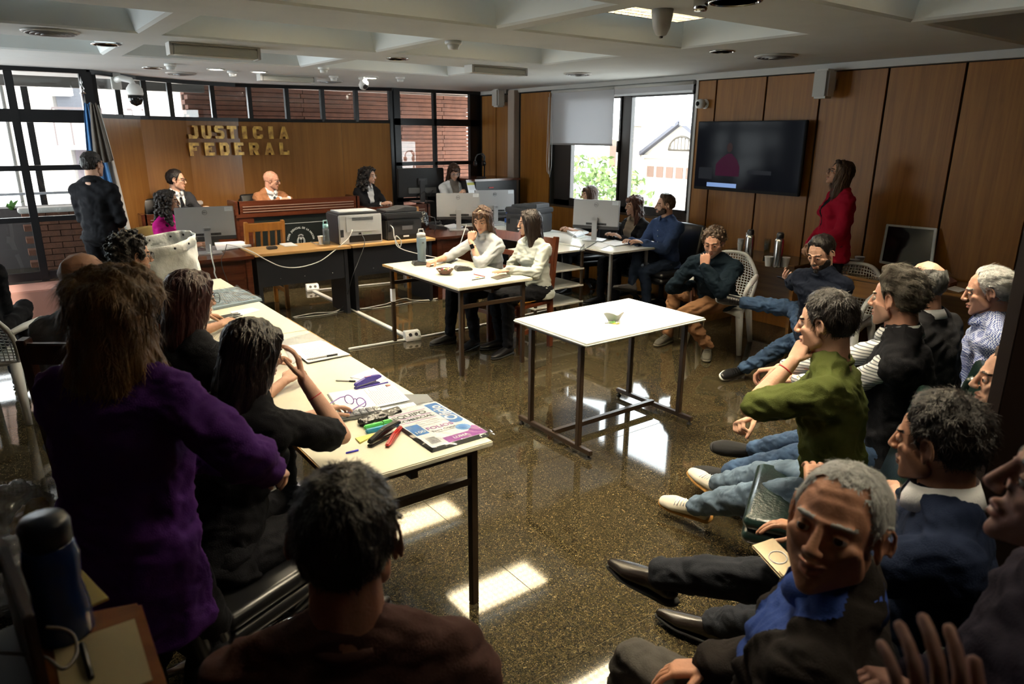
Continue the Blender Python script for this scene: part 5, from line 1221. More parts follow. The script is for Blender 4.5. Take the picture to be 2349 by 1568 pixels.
monitor(onz(1362, 551, .75) + Vector((.02, 0, 0)), -150, 'silver monitor in front of the window people', tilt=-3)
# black monitor on the clerk bench, seen from behind
t = thing('monitor', 'black monitor seen from behind beside the secretary in white', 'monitor', (4.98, 8.95, .98), R(-8))
MB().box((-.35, -.02, .07), (.35, .02, .47)).build('back_shell', BLACKP, t, bevel=.012); MB().box((-.20, -.045, .12), (.22, -.015, .20)).build('port_panel', mat('panel_grey', (.09, .09, .09), .5), t, bevel=.006); MB().box((-.05, -.05, .24), (.08, -.015, .33)).build('mount_plate', DARKG, t, bevel=.004); MB().box((-.035, -.07, 0), (.035, -.035, .30)).build('stand_neck', DARKG, t, bevel=.004); MB().box((-.15, -.13, -.0), (.15, .09, .015)).build('stand_base', DARKG, t, bevel=.004)
MB().tube([(.16, -.05, .16), (.10, -.07, .08), (.02, -.07, .15), (-.1, -.06, .06)], .006, 6).build('cable', WIREB, t)
def printer_white(x, y, z):
    t = thing('printer', 'light grey laser printer seen from behind on the beech desk', 'printer', (x, y, z), R(-3)); G = mat('printer_grey', (.40, .41, .43), .5); L_ = mat('printer_light', (.56, .57, .58), .5)
    MB().box((-.25, -.19, 0), (.25, .2, .33)).build('body', DARKG, t, bevel=.015); MB().box((-.245, -.20, .0), (.245, -.17, .315)).build('rear_panel', L_, t, bevel=.008)
    MB().box((-.14, -.206, .02), (.23, -.198, .09)).build('rear_recess', BLACKP, t); MB().box((-.17, -.208, .13), (.20, -.199, .30)).build('rear_door', L_, t, bevel=.005)
    for k in range(4): MB().box((-.10, -.2105, .255 + k * .009), (.14, -.207, .259 + k * .009)).build('vent_slot', DARKG, t)
    MB().box((.02, -.2015, .098), (.12, -.1995, .12)).build('label', mat('label_green', (.55, .60, .50), .6), t)
    MB().box((-.03, -.203, .10), (-.0, -.196, .12)).build('socket', BLACKP, t); MB().box((-.235, -.203, .08), (-.20, -.197, .16)).build('handle_slot', DARKG, t)
    MB().box((-.22, -.15, .325), (.22, .16, .345)).build('top_cover', G, t, bevel=.01); return t
printer_white(3.235, 7.36, .75)
def mfp(p, rz, label, k=1.0):
    t = thing('printer', label, 'printer', p, rz); D = DARKG
    MB().box((-.22, -.19, 0), (.22, .2, .235)).build('body', D, t, bevel=.014); MB().box((-.23, -.20, .235), (.23, .21, .30)).build('scanner', mat('mfp_dark', (.022, .023, .027), .35), t, bevel=.012)
    MB().prism([(-.19, 0), (.20, 0), (.20, .05), (.05, .055), (-.05, .03), (-.19, .025)], -.16, .12, Matrix.Translation((0, 0, .30)) @ Matrix.Rotation(R(90), 4, 'X')).build('document_feeder', D, t, bevel=.008)
    for q in range(4): MB().box((-.14, -.1945, .17 + q * .010), (.12, -.189, .174 + q * .010)).build('vent_slot', BLACKP, t)
    MB().box((-.03, -.195, .11), (.10, -.1895, .155)).build('label', mat('label_dim', (.12, .12, .13), .6), t); MB().box((-.07, -.196, .02), (.14, -.190, .06)).build('rear_slot', BLACKP, t); MB().box((-.02, -.198, .03), (.05, -.1955, .048)).build('paper_edge', PAPER, t)
    MB().box((-.19, -.196, .10), (-.16, -.19, .16)).build('socket', BLACKP, t); return t
mfp((3.77, 7.36, .75), R(-3), 'black multifunction printer seen from behind, right of the light grey one')
pb = onz(1252, 556, .75); mfp((5.38, 6.95, .75), R(-75), 'large black office printer at the right of the woman in the pale blouse')
# cables
def cable(label, pts, m, r=.0045, name='cable'):
    P_ = [Vector(p) for p in pts]; n = 8; out = []
    for i in range(len(P_) - 1):
        a, b, c, d = P_[max(i - 1, 0)], P_[i], P_[i + 1], P_[min(i + 2, len(P_) - 1)]
        for k in range(n): s = k / n; out.append(.5 * ((2 * b) + (c - a) * s + (2 * a - 5 * b + 4 * c - d) * s * s + (3 * b - a - 3 * c + d) * s ** 3))
    out.append(P_[-1]); return tag(MB().tube(out, r, 7).build(name, m), label, 'cable')
cable('white cable drooping from the light grey printer across the beech desk', [ony(808, 527, 7.13), ony(800, 545, 7.10), ony(775, 568, 7.06), ony(735, 598, 7.02), ony(690, 612, 7.0), ony(650, 612, 6.98), ony(615, 598, 6.97), ony(580, 578, 6.97), ony(555, 568, 7.2), onz(520, 560, .78)], WIRE, .0055)
cable('white cable curling from the black printer behind the clerk table', [ony(895, 516, 7.12), ony(902, 524, 7.06), ony(905, 545, 7.02), ony(917, 566, 6.98), ony(920, 552, 6.98), ony(908, 541, 7.0), ony(913, 566, 6.98), ony(960, 582, 6.9), ony(1040, 595, 6.7), ony(1050, 575, 6.9), ony(1062, 540, 7.1), ony(1070, 515, 7.3)], WIRE, .0055)
cable('black power cord falling from the light grey printer to the floor', [ony(829, 537, 7.14), ony(836, 550, 7.08), ony(834, 568, 7.0), ony(822, 600, 6.96), ony(808, 635, 6.9), (3.0, 7.2, .10), (2.85, 7.1, .006), (2.80, 6.9, .006)], WIREB, .004)
cable('white cable hanging from the nearest silver monitor', [ony(482, 560, 6.93), ony(486, 590, 6.88), ony(492, 615, 6.88), ony(496, 636, 6.9), (1.75, 6.95, .3), (1.8, 7.0, .01)], WIRE, .006)
cable('black cable hanging beside the white one under the nearest monitor', [ony(520, 560, 6.93), ony(515, 580, 6.9), ony(508, 598, 6.9), ony(520, 640, 6.9), (1.9, 6.95, .01)], WIREB, .003)
cable('bundle of white cables running across the floor behind the clerk table', [onz(672, 727, .01), onz(720, 718, .01), onz(765, 715, .012), onz(790, 706, .012), onz(830, 707, .012), onz(870, 700, .012), onz(885, 697, .012), onz(905, 690, .012), onz(930, 684, .012), onz(945, 688, .012), onz(975, 688, .012), onz(1003, 684, .012)], WIRE, .006)
cable('second white cable along the floor bundle', [onz(674, 729, .008), onz(740, 722, .008), onz(800, 711, .008), onz(850, 707, .008), onz(880, 704, .008), onz(925, 696, .008), onz(960, 690, .008), onz(1000, 688, .008)], WIRE, .004)
# floor trunking and socket boxes
TRK = mat('trunking', (.58, .58, .56), .4)
def trunk(label, a, b, w_=.035): return tag(MB().bar(Vector(a) + Vector((0, 0, .008)), Vector(b) + Vector((0, 0, .008)), w_, .016).build('cable_trunking', TRK, bevel=.004), label, 'trunking')
s1, s2, s3 = Vector((3.08, 5.80, 0)), Vector((3.11, 8.45, 0)), Vector((4.40, 8.29, 0))
trunk('pale floor trunking running from the near socket box towards the dais', s1, s2, .05); trunk('pale floor trunking along the dais between two socket boxes', s2, s3, .04)
trunk('pale floor trunking from the long table to the near socket box', onz(800, 802, 0), s1); trunk('pale floor trunking passing under the clerk table', s1, (3.9, 5.82, 0)); trunk('pale floor trunking under the window desks', onz(1080, 752, 0), (5.0, 5.95, 0))
def socket(p, rz, label):
    t = thing('socket_box', label, 'socket', (p[0], p[1], 0), rz); MB().prism([(-.05, 0), (.06, 0), (.06, .03), (.02, .085), (-.05, .085)], -.075, .075, Matrix.Rotation(R(90), 4, 'X') @ Matrix.Rotation(0, 4, 'Y')).build('housing', WHITEP, t, bevel=.004)
    Mx = Matrix.Translation((.043, 0, .060)) @ Matrix.Rotation(R(54), 4, 'Y')
    for s in (-1, 1): MB().lathe([(.017, 0), (.017, .003), (.012, .001), (0, .001)], n=16, M=Mx @ Matrix.Translation((0, s * .030, .0))).build('socket_hole', BLACKP, t)
    for s in (-1, 1): MB().lathe([(.004, 0), (.004, .002), (0, .002)], n=8, M=Mx @ Matrix.Translation((0.016, s * .062, .0))).build('screw', CHROME, t)
socket(s1, R(-100), 'white floor socket box beside the clerk table leg'); socket((3.11, 8.47), R(-100), 'white floor socket box at the foot of the dais left of the black panel'); socket((4.40, 8.29), R(-100), 'white floor socket box at the foot of the dais behind the clerk table')
# server rack
t = thing('server_rack', 'black equipment cabinet in the corner behind the secretary', 'cabinet', (5.86, 8.65, 0)); MB().box((-.36, -.32, 0), (.36, .32, 1.28)).build('body', mat('rack_black', (.012, .012, .014), .45), t, bevel=.006); MB().box((-.40, -.36, 1.28), (.40, .36, 1.31)).build('top', MAHOG, t, bevel=.004)
MB().box((-.10, -.335, .92), (.18, -.322, 1.12)).build('glass_pane', mat('rack_glass', (.12, .14, .17), .1, spec=.7), t)
for k in range(5): MB().box((-.12, -.333, .76 + k * .016), (.26, -.322, .768 + k * .016)).build('vent_slot', GREYM, t)
MB().box((-.14, -.332, 1.18), (-.06, -.322, 1.195)).build('badge', mat('badge_red', (.4, .03, .03), .5), t)
t = thing('headphones', 'black headphones hanging on a stand on the corner cabinet', 'headphones', (5.78, 8.60, 1.31)); MB().lathe([(.07, 0), (.07, .01), (0, .012)], n=18).build('base', BLACKP, t); MB().tube([(.05, 0, 0), (.06, 0, .30), (.03, 0, .33), (-.02, 0, .33)], .012, 8).build('stand', BLACKP, t)
MB().tube([(-.03 + .075 * math.cos(a), .0, .24 + .09 * math.sin(a)) for a in np.linspace(R(-20), R(200), 14)], .008, 7).build('headband', BLACKP, t)
for s in (-1, 1): MB().lathe([(0, -.015), (.038, -.012), (.038, .012), (0, .015)], n=16, M=Matrix.Translation((-.03 + s * .075, 0, .20)) @ Matrix.Rotation(R(90), 4, 'Y')).build('ear_cup', BLACKP, t)
# leaning blank monitor on the side desk
c4 = [onx(2016, 602, 6.28), onx(2137, 622, 6.28), onx(2150, 523, 6.40), onx(2033, 513, 6.40)]; cen = sum(c4, Vector()) / 4
t = thing('monitor', 'blank monitor with white bezel leaning on the side desk against the panelling', 'monitor', cen); c4 = [p - cen for p in c4]; nn = (c4[1] - c4[0]).cross(c4[3] - c4[0]).normalized(); nn = nn if nn.x < 0 else -nn
def quadbox(q, n, th, name, m, par, bevel=0): mb = MB(); v = [p for p in q] + [p - n * th for p in q]; mb.add(v, [(0, 1, 2, 3), (7, 6, 5, 4), (0, 4, 5, 1), (1, 5, 6, 2), (2, 6, 7, 3), (3, 7, 4, 0)]); return mb.build(name, m, par, bevel=bevel)
quadbox(c4, nn, .02, 'casing', mat('bezel_silver', (.52, .55, .56), .35), t, .004); quadbox([p * .89 + nn * .0015 for p in c4], nn, .002, 'screen', SCREEN, t); MB().lathe([(.004, 0), (0, .001)], n=8, M=Matrix.Translation((c4[2] + c4[3]) * .48 + nn * .002) @ nn.to_track_quat('Z', 'Y').to_matrix().to_4x4()).build('webcam', BLACKP, t)

# ================================================================ cups, bottles, bowls
CUPM = mat('foam_cup', (.74, .74, .72), .7); STEEL = mat('brushed_steel', (.48, .47, .45), .22, metal=1)
def cup(p, label, h=.09, r=.038, group=None):
    t = tag(MB().lathe([(r * .68, 0), (r * .70, .002), (r, h - .006), (r * 1.08, h - .004), (r * 1.08, h), (r * .96, h), (r * .66, .004), (0, .004)], n=20).build('cup', CUPM, loc=p), label, 'cup', group)
    return t
cup(ony(738, 556, 7.25) * 1 + Vector((0, 0, -.02)), 'white foam cup beside the clear bottle on the beech desk')
bpY = 7.28
def at_z(px, py, z, dz=0): p = onz(px, py, z); p.z = z + dz; return p
cup(at_z(1800, 612, .754), 'single white foam cup right of the steel flasks'); cup(at_z(1762, 610, .754), 'white foam cup in front of the taller steel flask')
for k in range(9): cup(Vector((6.13, 4.27, .754 + k * .016)), 'upturned white foam cup in the stack between the flasks', group='stacked cups between the flasks').rotation_euler = (0, 0, 0)
for k in range(4): cup(Vector((6.17, 4.40, .754 + k * .016)), 'white foam cup in the short stack beside the left flask', group='short stack of cups by the left flask', r=.03)
t = thing('plastic_cup', 'clear plastic tumbler stack behind the foam cups', 'cup', (6.25, 4.14, .754))
for k in range(5): MB().lathe([(.026, 0), (.034, .09), (.033, .09), (.024, .002)], n=18).build('tumbler', MATS['clear_plastic'], t, loc=(0, 0, k * .018))
cup(at_z(1957, 620, .754), 'nearer white foam cup at the left end of the desk with the leaning monitor', .10, .040); cup(at_z(1969, 613, .754), 'farther white foam cup just behind its neighbour by the leaning monitor', .10, .040)
def wrapper(p, label, cols, s=.02, name='sweet_wrapper', n=3):
    t = thing(name, label, 'wrapper', p)
    for k in range(n):
        g = np.random.default_rng(k + int(p[0] * 100)); mb = MB(); c = g.normal(size=2) * s * .8
        mb.grid(lambda u, v: Vector((c[0] + (u - .5) * s * 2, c[1] + (v - .5) * s * 1.3, s * .35 + .3 * s * math.sin(6 * u + k * 2) * math.cos(5 * v + k))), 6, 5); mb.build('foil', cols[k % len(cols)], t, solid=.0006)
WG = mat('wrap_green', (.18, .42, .12), .3, spec=.6); WY = mat('wrap_yellow', (.75, .50, .04), .3, spec=.6); WL = mat('wrap_white', (.7, .75, .7), .3)
wrapper(onz(1402, 741, .75), 'crumpled green sweet wrapper beside the bowl on the white table', [WG, WL, WG], .018); wrapper(onz(1416, 743, .75), 'crumpled yellow sweet wrapper beside the bowl on the white table', [WY], .012, n=2)
wrapper(at_z(1982, 617, .754), 'gold sweet wrapper beside the foam cups, left of a pair', [WY], .012, n=2); wrapper(at_z(2000, 620, .754), 'gold sweet wrapper beside the foam cups, right of a pair', [WY, WL], .014, n=2); wrapper(onz(1096, 637, .75), 'yellow sweet wrapper beside the red pencil on the clerk table', [WY], .012, n=2)
# square white bowl
t = thing('bowl', 'small square white bowl on the white table', 'bowl', at_z(1407, 734, .75), R(20))
def sq(r, z, n=32): return [Vector((r * math.copysign(abs(math.cos(a)) ** .62, math.cos(a)), r * math.copysign(abs(math.sin(a)) ** .62, math.sin(a)), z + (.006 * math.cos(4 * a) if z > .04 else 0))) for a in np.linspace(0, 2 * PI, n, endpoint=False)]
rings = [sq(.030, 0), sq(.034, .004), sq(.060, .052), sq(.062, .056), sq(.056, .054), sq(.030, .008), sq(.001, .007)]; mb = MB()
mb.add([p for r_ in rings for p in r_], [(i * 32 + k, i * 32 + (k + 1) % 32, (i + 1) * 32 + (k + 1) % 32, (i + 1) * 32 + k) for i in range(6) for k in range(32)], True); mb.build('dish', mat('ceramic_white', (.66, .68, .66), .25), t)
cable('thin bent twist tie on the white table', [onz(1459, 742, .752), onz(1464, 739, .758), onz(1470, 741, .753), onz(1474, 743, .752)], mat('tie', (.3, .3, .28), .4), .0018, 'twist_tie')
# glass bowl with sweets
t = thing('sweet_bowl', 'brown glass bowl of wrapped sweets on the clerk table', 'bowl', at_z(1021, 629, .75)); MB().lathe([(.030, 0), (.045, .006), (.075, .045), (.078, .048), (.070, .044), (.040, .010), (0, .008)], n=14, smooth=False).build('dish', mat('amber_bowl', (.16, .07, .05), .1, spec=.7, trans=.3), t)
gs = np.random.default_rng(5); cl = [mat('sweet_%d' % k, c, .3) for k, c in enumerate(((.6, .05, .08), (.7, .7, .7), (.05, .05, .06), (.4, .55, .1), (.6, .6, .65)))]
for k in range(16):
    a = gs.uniform(0, 6.3); r = gs.uniform(0, .05); o = MB().lathe([(0, -.014), (.004, -.012), (.008, 0), (.004, .012), (0, .014)], n=8, M=Matrix.Translation((t.location.x + r * math.cos(a), t.location.y + r * math.sin(a), .75 + .036 + .012 * (k % 2))) @ Matrix.Rotation(gs.uniform(0, 3), 4, 'Z') @ Matrix.Rotation(R(80), 4, 'Y')).build('sweet', cl[k % 5]); tag(o, 'small wrapped sweet in the brown glass bowl', 'sweet', 'sweets in the brown bowl')
def flask(px, py, label, h=.30, r=.045):
    t = thing('vacuum_flask', label, 'flask', at_z(px, py, .754)); MB().lathe([(r * .98, 0), (r, .01), (r, h * .76), (r * .72, h * .85)], n=24).build('body', STEEL, t); MB().lathe([(r * .74, h * .84), (r * .78, h * .86), (r * .75, h * .96), (r * .55, h)], n=20).build('lid', BLACKP, t)
flask(1716, 598, 'steel vacuum flask nearer the curly haired man', .30, .042); flask(1782, 612, 'steel vacuum flask right of the stacked cups', .315, .042)
def bottle(p, prof, capprof, m, capm, label, name='bottle', extra=None):
    t = thing(name, label, 'bottle', p); MB().lathe(prof, n=22).build('body', m, t); MB().lathe(capprof, n=18).build('cap', capm, t)
    if extra: extra(t)
    return t
def stan(t):
    MB().tube([(-.03, 0, .285), (-.02, 0, .325), (.02, 0, .325), (.03, 0, .285)], .006, 7).build('handle', mat('bottle_lid', (.20, .24, .27), .4), t); MB().box((-.016, -.047, .20), (.002, -.044, .212)).build('mark', mat('mark_dark', (.05, .06, .07), .5), t)
bottle(at_z(968, 606, .75), [(.036, 0), (.038, .008), (.038, .13), (.044, .17), (.044, .245), (.040, .252)], [(.040, .252), (.041, .28), (.032, .292), (0, .294)], mat('slate_blue', (.13, .18, .22), .5), mat('bottle_lid'), 'tall slate grey drinking bottle at the back corner of the clerk table', extra=stan)
def aqua(t):
    MB().tube([(-.022, 0, .215), (-.018, 0, .255), (.018, 0, .255), (.022, 0, .215)], .006, 7).build('loop', mat('aqua_lid', (.30, .55, .56), .4), t); MB().lathe([(.034, .003), (.034, .04), (.0, .04)], n=18).build('water', mat('dark_water', (.03, .035, .04), .1), t)
bottle(ony(749, 556, 7.2) + Vector((0, 0, -.02)), [(.036, 0), (.038, .006), (.038, .06), (.033, .09), (.037, .15), (.034, .17), (.026, .175)], [(.029, .172), (.029, .215), (0, .217)], mat('smoke_plastic', (.10, .12, .13), .15, alpha=.75), mat('aqua_lid', (.30, .55, .56), .4), 'clear drinking bottle with aqua lid on the beech desk', extra=aqua)
def lab(t): MB().lathe([(.0335, .07), (.0335, .12)], n=20).build('label', mat('label_blue', (.03, .12, .5), .4), t)
bottle(at_z(1163, 522, .75), [(.030, 0), (.033, .01), (.032, .12), (.030, .14), (.014, .17), (.013, .18)], [(.015, .178), (.015, .195), (0, .196)], MATS['clear_plastic'], mat('cap_blue', (.02, .10, .55), .35), 'small water bottle with blue cap and label on the window desk', extra=lab)
bottle(at_z(1184, 520, .75), [(.030, 0), (.032, .01), (.032, .15), (.024, .165)], [(.024, .165), (.024, .20), (0, .204)], STEEL, BLACKP, 'slim steel flask with black lid beside the blue capped bottle')

# ================================================================ papers and stationery
def flat(name, label, cat, px, m, z, th=.001, n=1, jit=.0, par=None):
    """thin sheet(s) lying on a table top: four corners read on the plane of the top"""
    q = [onz(a, b, z) for a, b in px]; c = sum(q, Vector()) / 4; c.z = z; t = thing(name, label, cat, c) if par is None else par
    for k in range(n):
        d = Vector((random.uniform(-jit, jit), random.uniform(-jit, jit), 0)); qq = [p - c + d for p in q]; mb = MB()
        z0 = k * th * 1.02; mb.add([(p.x, p.y, z0) for p in qq] + [(p.x, p.y, z0 + th) for p in qq], [(3, 2, 1, 0), (4, 5, 6, 7), (0, 1, 5, 4), (1, 2, 6, 5), (2, 3, 7, 6), (3, 0, 4, 7)]); mb.build('sheet', m, t)
    return t, q, c
def lines(t, q, c, z, rows, m=None, u0=.1, u1=.9, v0=.1, v1=.9, h=.35, rag=.3, name='printed_lines', swap=False):
    mb = MB(); m = m or GREYINK
    def P_(u, v):
        if swap: u, v = v, u
        p = q[0] * (1 - u) * (1 - v) + q[1] * u * (1 - v) + q[2] * u * v + q[3] * (1 - u) * v; return Vector((p.x - c.x, p.y - c.y, z))
    for k in range(rows):
        v = v0 + (v1 - v0) * k / rows; dv = (v1 - v0) / rows * h; e = u1 - random.uniform(0, rag) * (u1 - u0); u = u0
        while u < e - .01:
            w_ = min(random.uniform(.03, .11), e - u); mb.add([P_(u, v), P_(u + w_, v), P_(u + w_, v + dv), P_(u, v + dv)], [(0, 1, 2, 3)]); u += w_ + .014
    mb.build(name, m, t)
ZT = .75
GREYC = mat('folder_grey', (.16, .17, .18), .5); WHT = mat('envelope', (.70, .71, .73), .7); CLR = mat('sleeve_plastic', (.72, .74, .74), .08, spec=.8, alpha=.35, bump=(14, .8)); CLB = mat('sleeve_blue', (.42, .52, .58), .08, spec=.8, alpha=.75, bump=(12, .8))
# near group
t, q, c = flat('folder', 'dark folder under the printed sheets at the near end of the long table', 'folder', ((1012, 938), (980, 905), (750, 905), (783, 957)), GREYC, ZT, .003)
t, q, c = flat('printed_sheet', 'printed sheet under the lilac glasses', 'paper', ((938, 918), (898, 880), (752, 902), (785, 952)), PAPER, ZT + .004, .0012, 3, .004)
lines(t, q, c, .0045, 14, u0=.06, u1=.94, v0=.05, v1=.5, swap=False)
t, q, c = flat('ruled_sheet', 'ruled sheet sticking out below the printed one', 'paper', ((957, 930), (948, 922), (858, 940), (868, 952)), PAPER, ZT + .0035, .0008); lines(t, q, c, .0012, 6, GREYINK, h=.12, rag=0)
t, q, c = flat('envelope', 'open white envelope beside the purple stapler', 'envelope', ((888, 868), (857, 845), (803, 866), (845, 890)), WHT, ZT, .002); MB().add([q[1] - c + Vector((0, 0, .004)), q[2] - c + Vector((0, 0, .004)), (q[3] + q[0]) / 2 - c + Vector((0, 0, .006))], [(0, 1, 2)]).build('flap', PAPER, t)
def pen(label, a, b, r, m, capm=None, z=.75, capf=.3, name='pen', tip=None):
    A = onz(*a, z); B = onz(*b, z); A.z = B.z = z + r; c = (A + B) / 2; t = thing(name, label, 'pen', c); d = B - A
    MB().tube([A - c, A + d * .06 - c, B - c], [r * .3, r, r], 8).build('barrel', m, t)
    if capm: MB().tube([B - d * capf - c, B - c], r * 1.25, 8).build('cap', capm, t)
    return t
PURP = mat('purple_plastic', (.07, .05, .32), .35); pen('clear ballpoint lying partly under the white envelope', (770, 874), (815, 876), .004, mat('clear_barrel', (.4, .4, .38), .2), BLACKP)
def stapler(label, a, b, top_m, low_m, z=.75, L=None, open_=.0, name='stapler', plate=None):
    A = onz(*a, z); B = onz(*b, z); A.z = B.z = z; c = (A + B) / 2; d = (B - A); L = d.length; t = thing(name, label, 'stapler', c, math.atan2(d.y, d.x)); h = L / 2
    MB().prism([(-h, 0), (h * .85, 0), (h * .85, .006), (-h * .6, .012), (-h, .010)], -.012, .012, Matrix.Rotation(R(90), 4, 'X')).build('base', low_m, t, bevel=.003)
    MB().prism([(-h, .014), (h * .6, .022 + open_), (h, .030 + open_), (h * .9, .042 + open_), (0, .048 + open_ * .5), (-h * .9, .030), (-h, .022)], -.013, .013, Matrix.Rotation(R(90), 4, 'X')).build('arm', top_m, t, bevel=.004)
    MB().box((-h * .9, -.008, .012), (h * .55, .008, .020)).build('magazine', STEEL, t)
    if plate: MB().box((-h * .2, -.007, .047), (h * .2, .007, .049)).build('plate', plate, t)
    return t
stapler('purple stapler on the printed sheets', (814, 893), (875, 876), PURP, PURP, .756, plate=mat('pink_plate', (.75, .35, .5), .4)); pen('purple scissors handle beside the purple stapler', (825, 892), (890, 878), .004, PURP, None, .757, name='scissors')
tag(MB().lathe([(.012, 0), (.013, .004), (.009, .006), (0, .006)], loc if False else (0, 0, 0), 16).build('eraser', mat('pink_eraser', (.60, .24, .20), .5), loc=at_z(890, 884, .757)), 'round pink eraser beside the purple stapler', 'eraser')
# lilac spectacles
gc = at_z(815, 925, .765); t = thing('spectacles', 'lilac framed glasses lying on the printed sheet', 'glasses', gc, R(-65))
LIL = mat('lilac_plastic', (.30, .20, .62), .25, spec=.6); mb = MB()
for s in (-1, 1):
    mb.tube([(s * .034 + .026 * math.cos(a), -.0, .012 + .021 * math.sin(a)) for a in np.linspace(0, 2 * PI, 18, endpoint=False)], .0022, 6, closed=True); mb.tube([(s * .060, 0, .022), (s * .068, -.02, .022), (s * .066, -.09, .016), (s * .058, -.13, -.006)], .0025, 6)
mb.tube([(-.01, 0, .018), (0, .003, .022), (.01, 0, .018)], .0022, 6); mb.build('frame', LIL, t)
# pill organiser, pouch, markers, notes, staplers, folio pack
A = onz(778, 963, .75); B = onz(873, 945, .75); c = (A + B) / 2; c.z = .75; t = thing('pill_organiser', 'grey pill organiser with clear lids beside the black pouch', 'box', c, math.atan2((B - A).y, (B - A).x)); h = (B - A).length / 2 + .005
MB().box((-h, -.03, 0), (h, .03, .016)).build('tray', GREYC, t, bevel=.004)
for k in range(6):
    for r_ in (0, 1): MB().box((-h + .004 + k * (2 * h - .008) / 6, -.028 + r_ * .029, .016), (-h + (k + 1) * (2 * h - .008) / 6, -.002 + r_ * .029, .023)).build('lid', mat('lid_smoke', (.30, .31, .34), .08, spec=.8), t, bevel=.002); MB().box((-h + .012 + k * (2 * h - .008) / 6, -.016 + r_ * .029, .023), (-h + .016 + k * (2 * h - .008) / 6, -.010 + r_ * .029, .026)).build('catch', PAPER, t)
A = onz(822, 978, .75); B = onz(922, 950, .75); c = (A + B) / 2; c.z = .75; v_, f_ = remesh([hull([((-.085, 0, .016), (.016, .026, .014)), ((.085, 0, .018), (.016, .028, .015)), ((0, 0, .02), (.02, .027, .016))])], .004, 3); t = thing('pencil_pouch', 'shiny black pencil pouch on the cream table', 'pouch', c, math.atan2((B - A).y, (B - A).x))
link('fabric', mkmesh('fabric', rough(v_, f_, .003, .03, 3, (.5, 1, 1)), f_, mat('pouch_black', (.008, .008, .009), .3, spec=.6)), None, t); MB().tube([(-.09, .012, .033), (.09, .012, .036)], .002, 5).build('zip', GREYM, t)
def marker(label, a, b, m):
    A = onz(*a, .75); B = onz(*b, .75); c = (A + B) / 2; c.z = .75; d = B - A; t = thing('marker', label, 'marker', c, math.atan2(d.y, d.x)); h = d.length / 2
    MB().box((-h, -.011, 0), (h * .3, .011, .017)).build('barrel', m, t, bevel=.004); MB().box((h * .28, -.0115, -.0), (h, .0115, .018)).build('cap', m, t, bevel=.004)
marker('green highlighter beside the black pouch', (836, 985), (899, 970), mat('hl_green', (.10, .55, .12), .3)); marker('blue highlighter below the green one', (840, 994), (903, 979), mat('hl_blue', (.03, .30, .48), .3))
t, q, c = flat('sticky_notes', 'pad of yellow sticky notes beside the black stapler', 'notepad', ((865, 997), (853, 992 + 5), (815, 1007), (826, 1018)), mat('yellow_note', (.80, .74, .22), .7), .75, .006)
stapler('black handled stapler with open jaw beside the folio pack', (847, 1026), (918, 990), mat('stapler_black', (.012, .012, .012), .25), BLACKP, plate=mat('brass_plate', (.5, .42, .15), .4), open_=.012)
A = onz(888, 1028, .75); B = onz(920, 990, .75); c = (A + B) / 2; c.z = .75; d = B - A; t = thing('staple_remover', 'red handled tool beside the black stapler', 'tool', c, math.atan2(d.y, d.x)); h = d.length / 2
MB().prism([(-h, .006), (-h * .4, .0), (h, .012), (h, .028), (0, .030), (-h, .016)], -.009, .009, Matrix.Rotation(R(90), 4, 'X')).build('handle', mat('red_plastic', (.42, .02, .015), .25), t, bevel=.004)
pen('small blue pen cap near the corner of the long table', (793, 1041), (822, 1034), .004, mat('ink_blue', (.03, .02, .45), .35), None, name='loose_cap')
fp = thing('folio_pack', 'plastic wrapped pack of FOLIOS sleeves at the corner of the long table', 'folio pack', (1.19, 2.115, .75), R(0)); W_, H_ = .262, .43
for k in range(5): MB().box((.002 * k, .001 * k, .0035 * k), (W_ - .001 * k, H_ - .002 * k, .0035 * k + .003)).build('sleeve_stack', mat('sleeve_white', (.62, .64, .66), .25), fp, bevel=.002)
zt = .0185; WP_ = mat('pack_white', (.76, .77, .80), .25); PB = mat('pack_blue', (.03, .17, .50), .3); PP = mat('pack_purple', (.26, .035, .28), .3); PK = mat('pack_black', (.01, .01, .012), .4)
def patch(poly, m, z, name='print'): MB().add([(x, y, z) for x, y in poly], [tuple(range(len(poly)))]).build(name, m, fp)
patch([(.004, .004), (W_ - .004, .004), (W_ - .004, H_ - .02), (.004, H_ - .02)], WP_, zt, 'cover')
patch([(.185, .185), (.255, .185), (.255, .40), (.185, .40)] if False else [(.19, .175), (.205, .16), (.235, .16), (.25, .175), (.25, .40), (.19, .40)], PB, zt + .0004); text_obj('Oficio', 'print', WP_, fp, (.221, .282, zt + .0008), (0, 0, R(90)), .073, .0002, bold=.0015)
text_obj('EQUIPO', 'print', PK, fp, (.085, .335, zt + .0006), (0, 0, 0), .044, .0002, bold=.001); text_obj('COMERCIAL', 'print', PK, fp, (.09, .288, zt + .0006), (0, 0, 0), .030, .0002, bold=.0008)
for y0, y1 in ((.362, .368), (.309, .315), (.263, .268)): patch([(.005, y0), (.175, y0), (.175, y1), (.005, y1)], PP, zt + .0005)
for k, s_ in enumerate(('Alta Transparencia', 'Mayor Proteccion', 'Mayor Durabilidad')): text_obj(s_, 'print', GREYINK, fp, (.115, .243 - k * .018, zt + .0005), (0, 0, 0), .013, .0001)
patch([(.008, .13), (.065, .13), (.065, .235), (.008, .235)], PB, zt + .0004); text_obj('100', 'print', WP_, fp, (.036, .155, zt + .0008), (0, 0, 0), .032, .0002, bold=.0006)
text_obj('FOLIOS', 'print', PP, fp, (.132, .165, zt + .0006), (0, 0, 0), .037, .0002, bold=.0008); text_obj('Extra Cristal', 'print', PK, fp, (.132, .133, zt + .0006), (0, 0, 0), .021, .0002); text_obj('11 PERFORACIONES', 'print', PK, fp, (.128, .115, zt + .0006), (0, 0, 0), .0095, .0001)
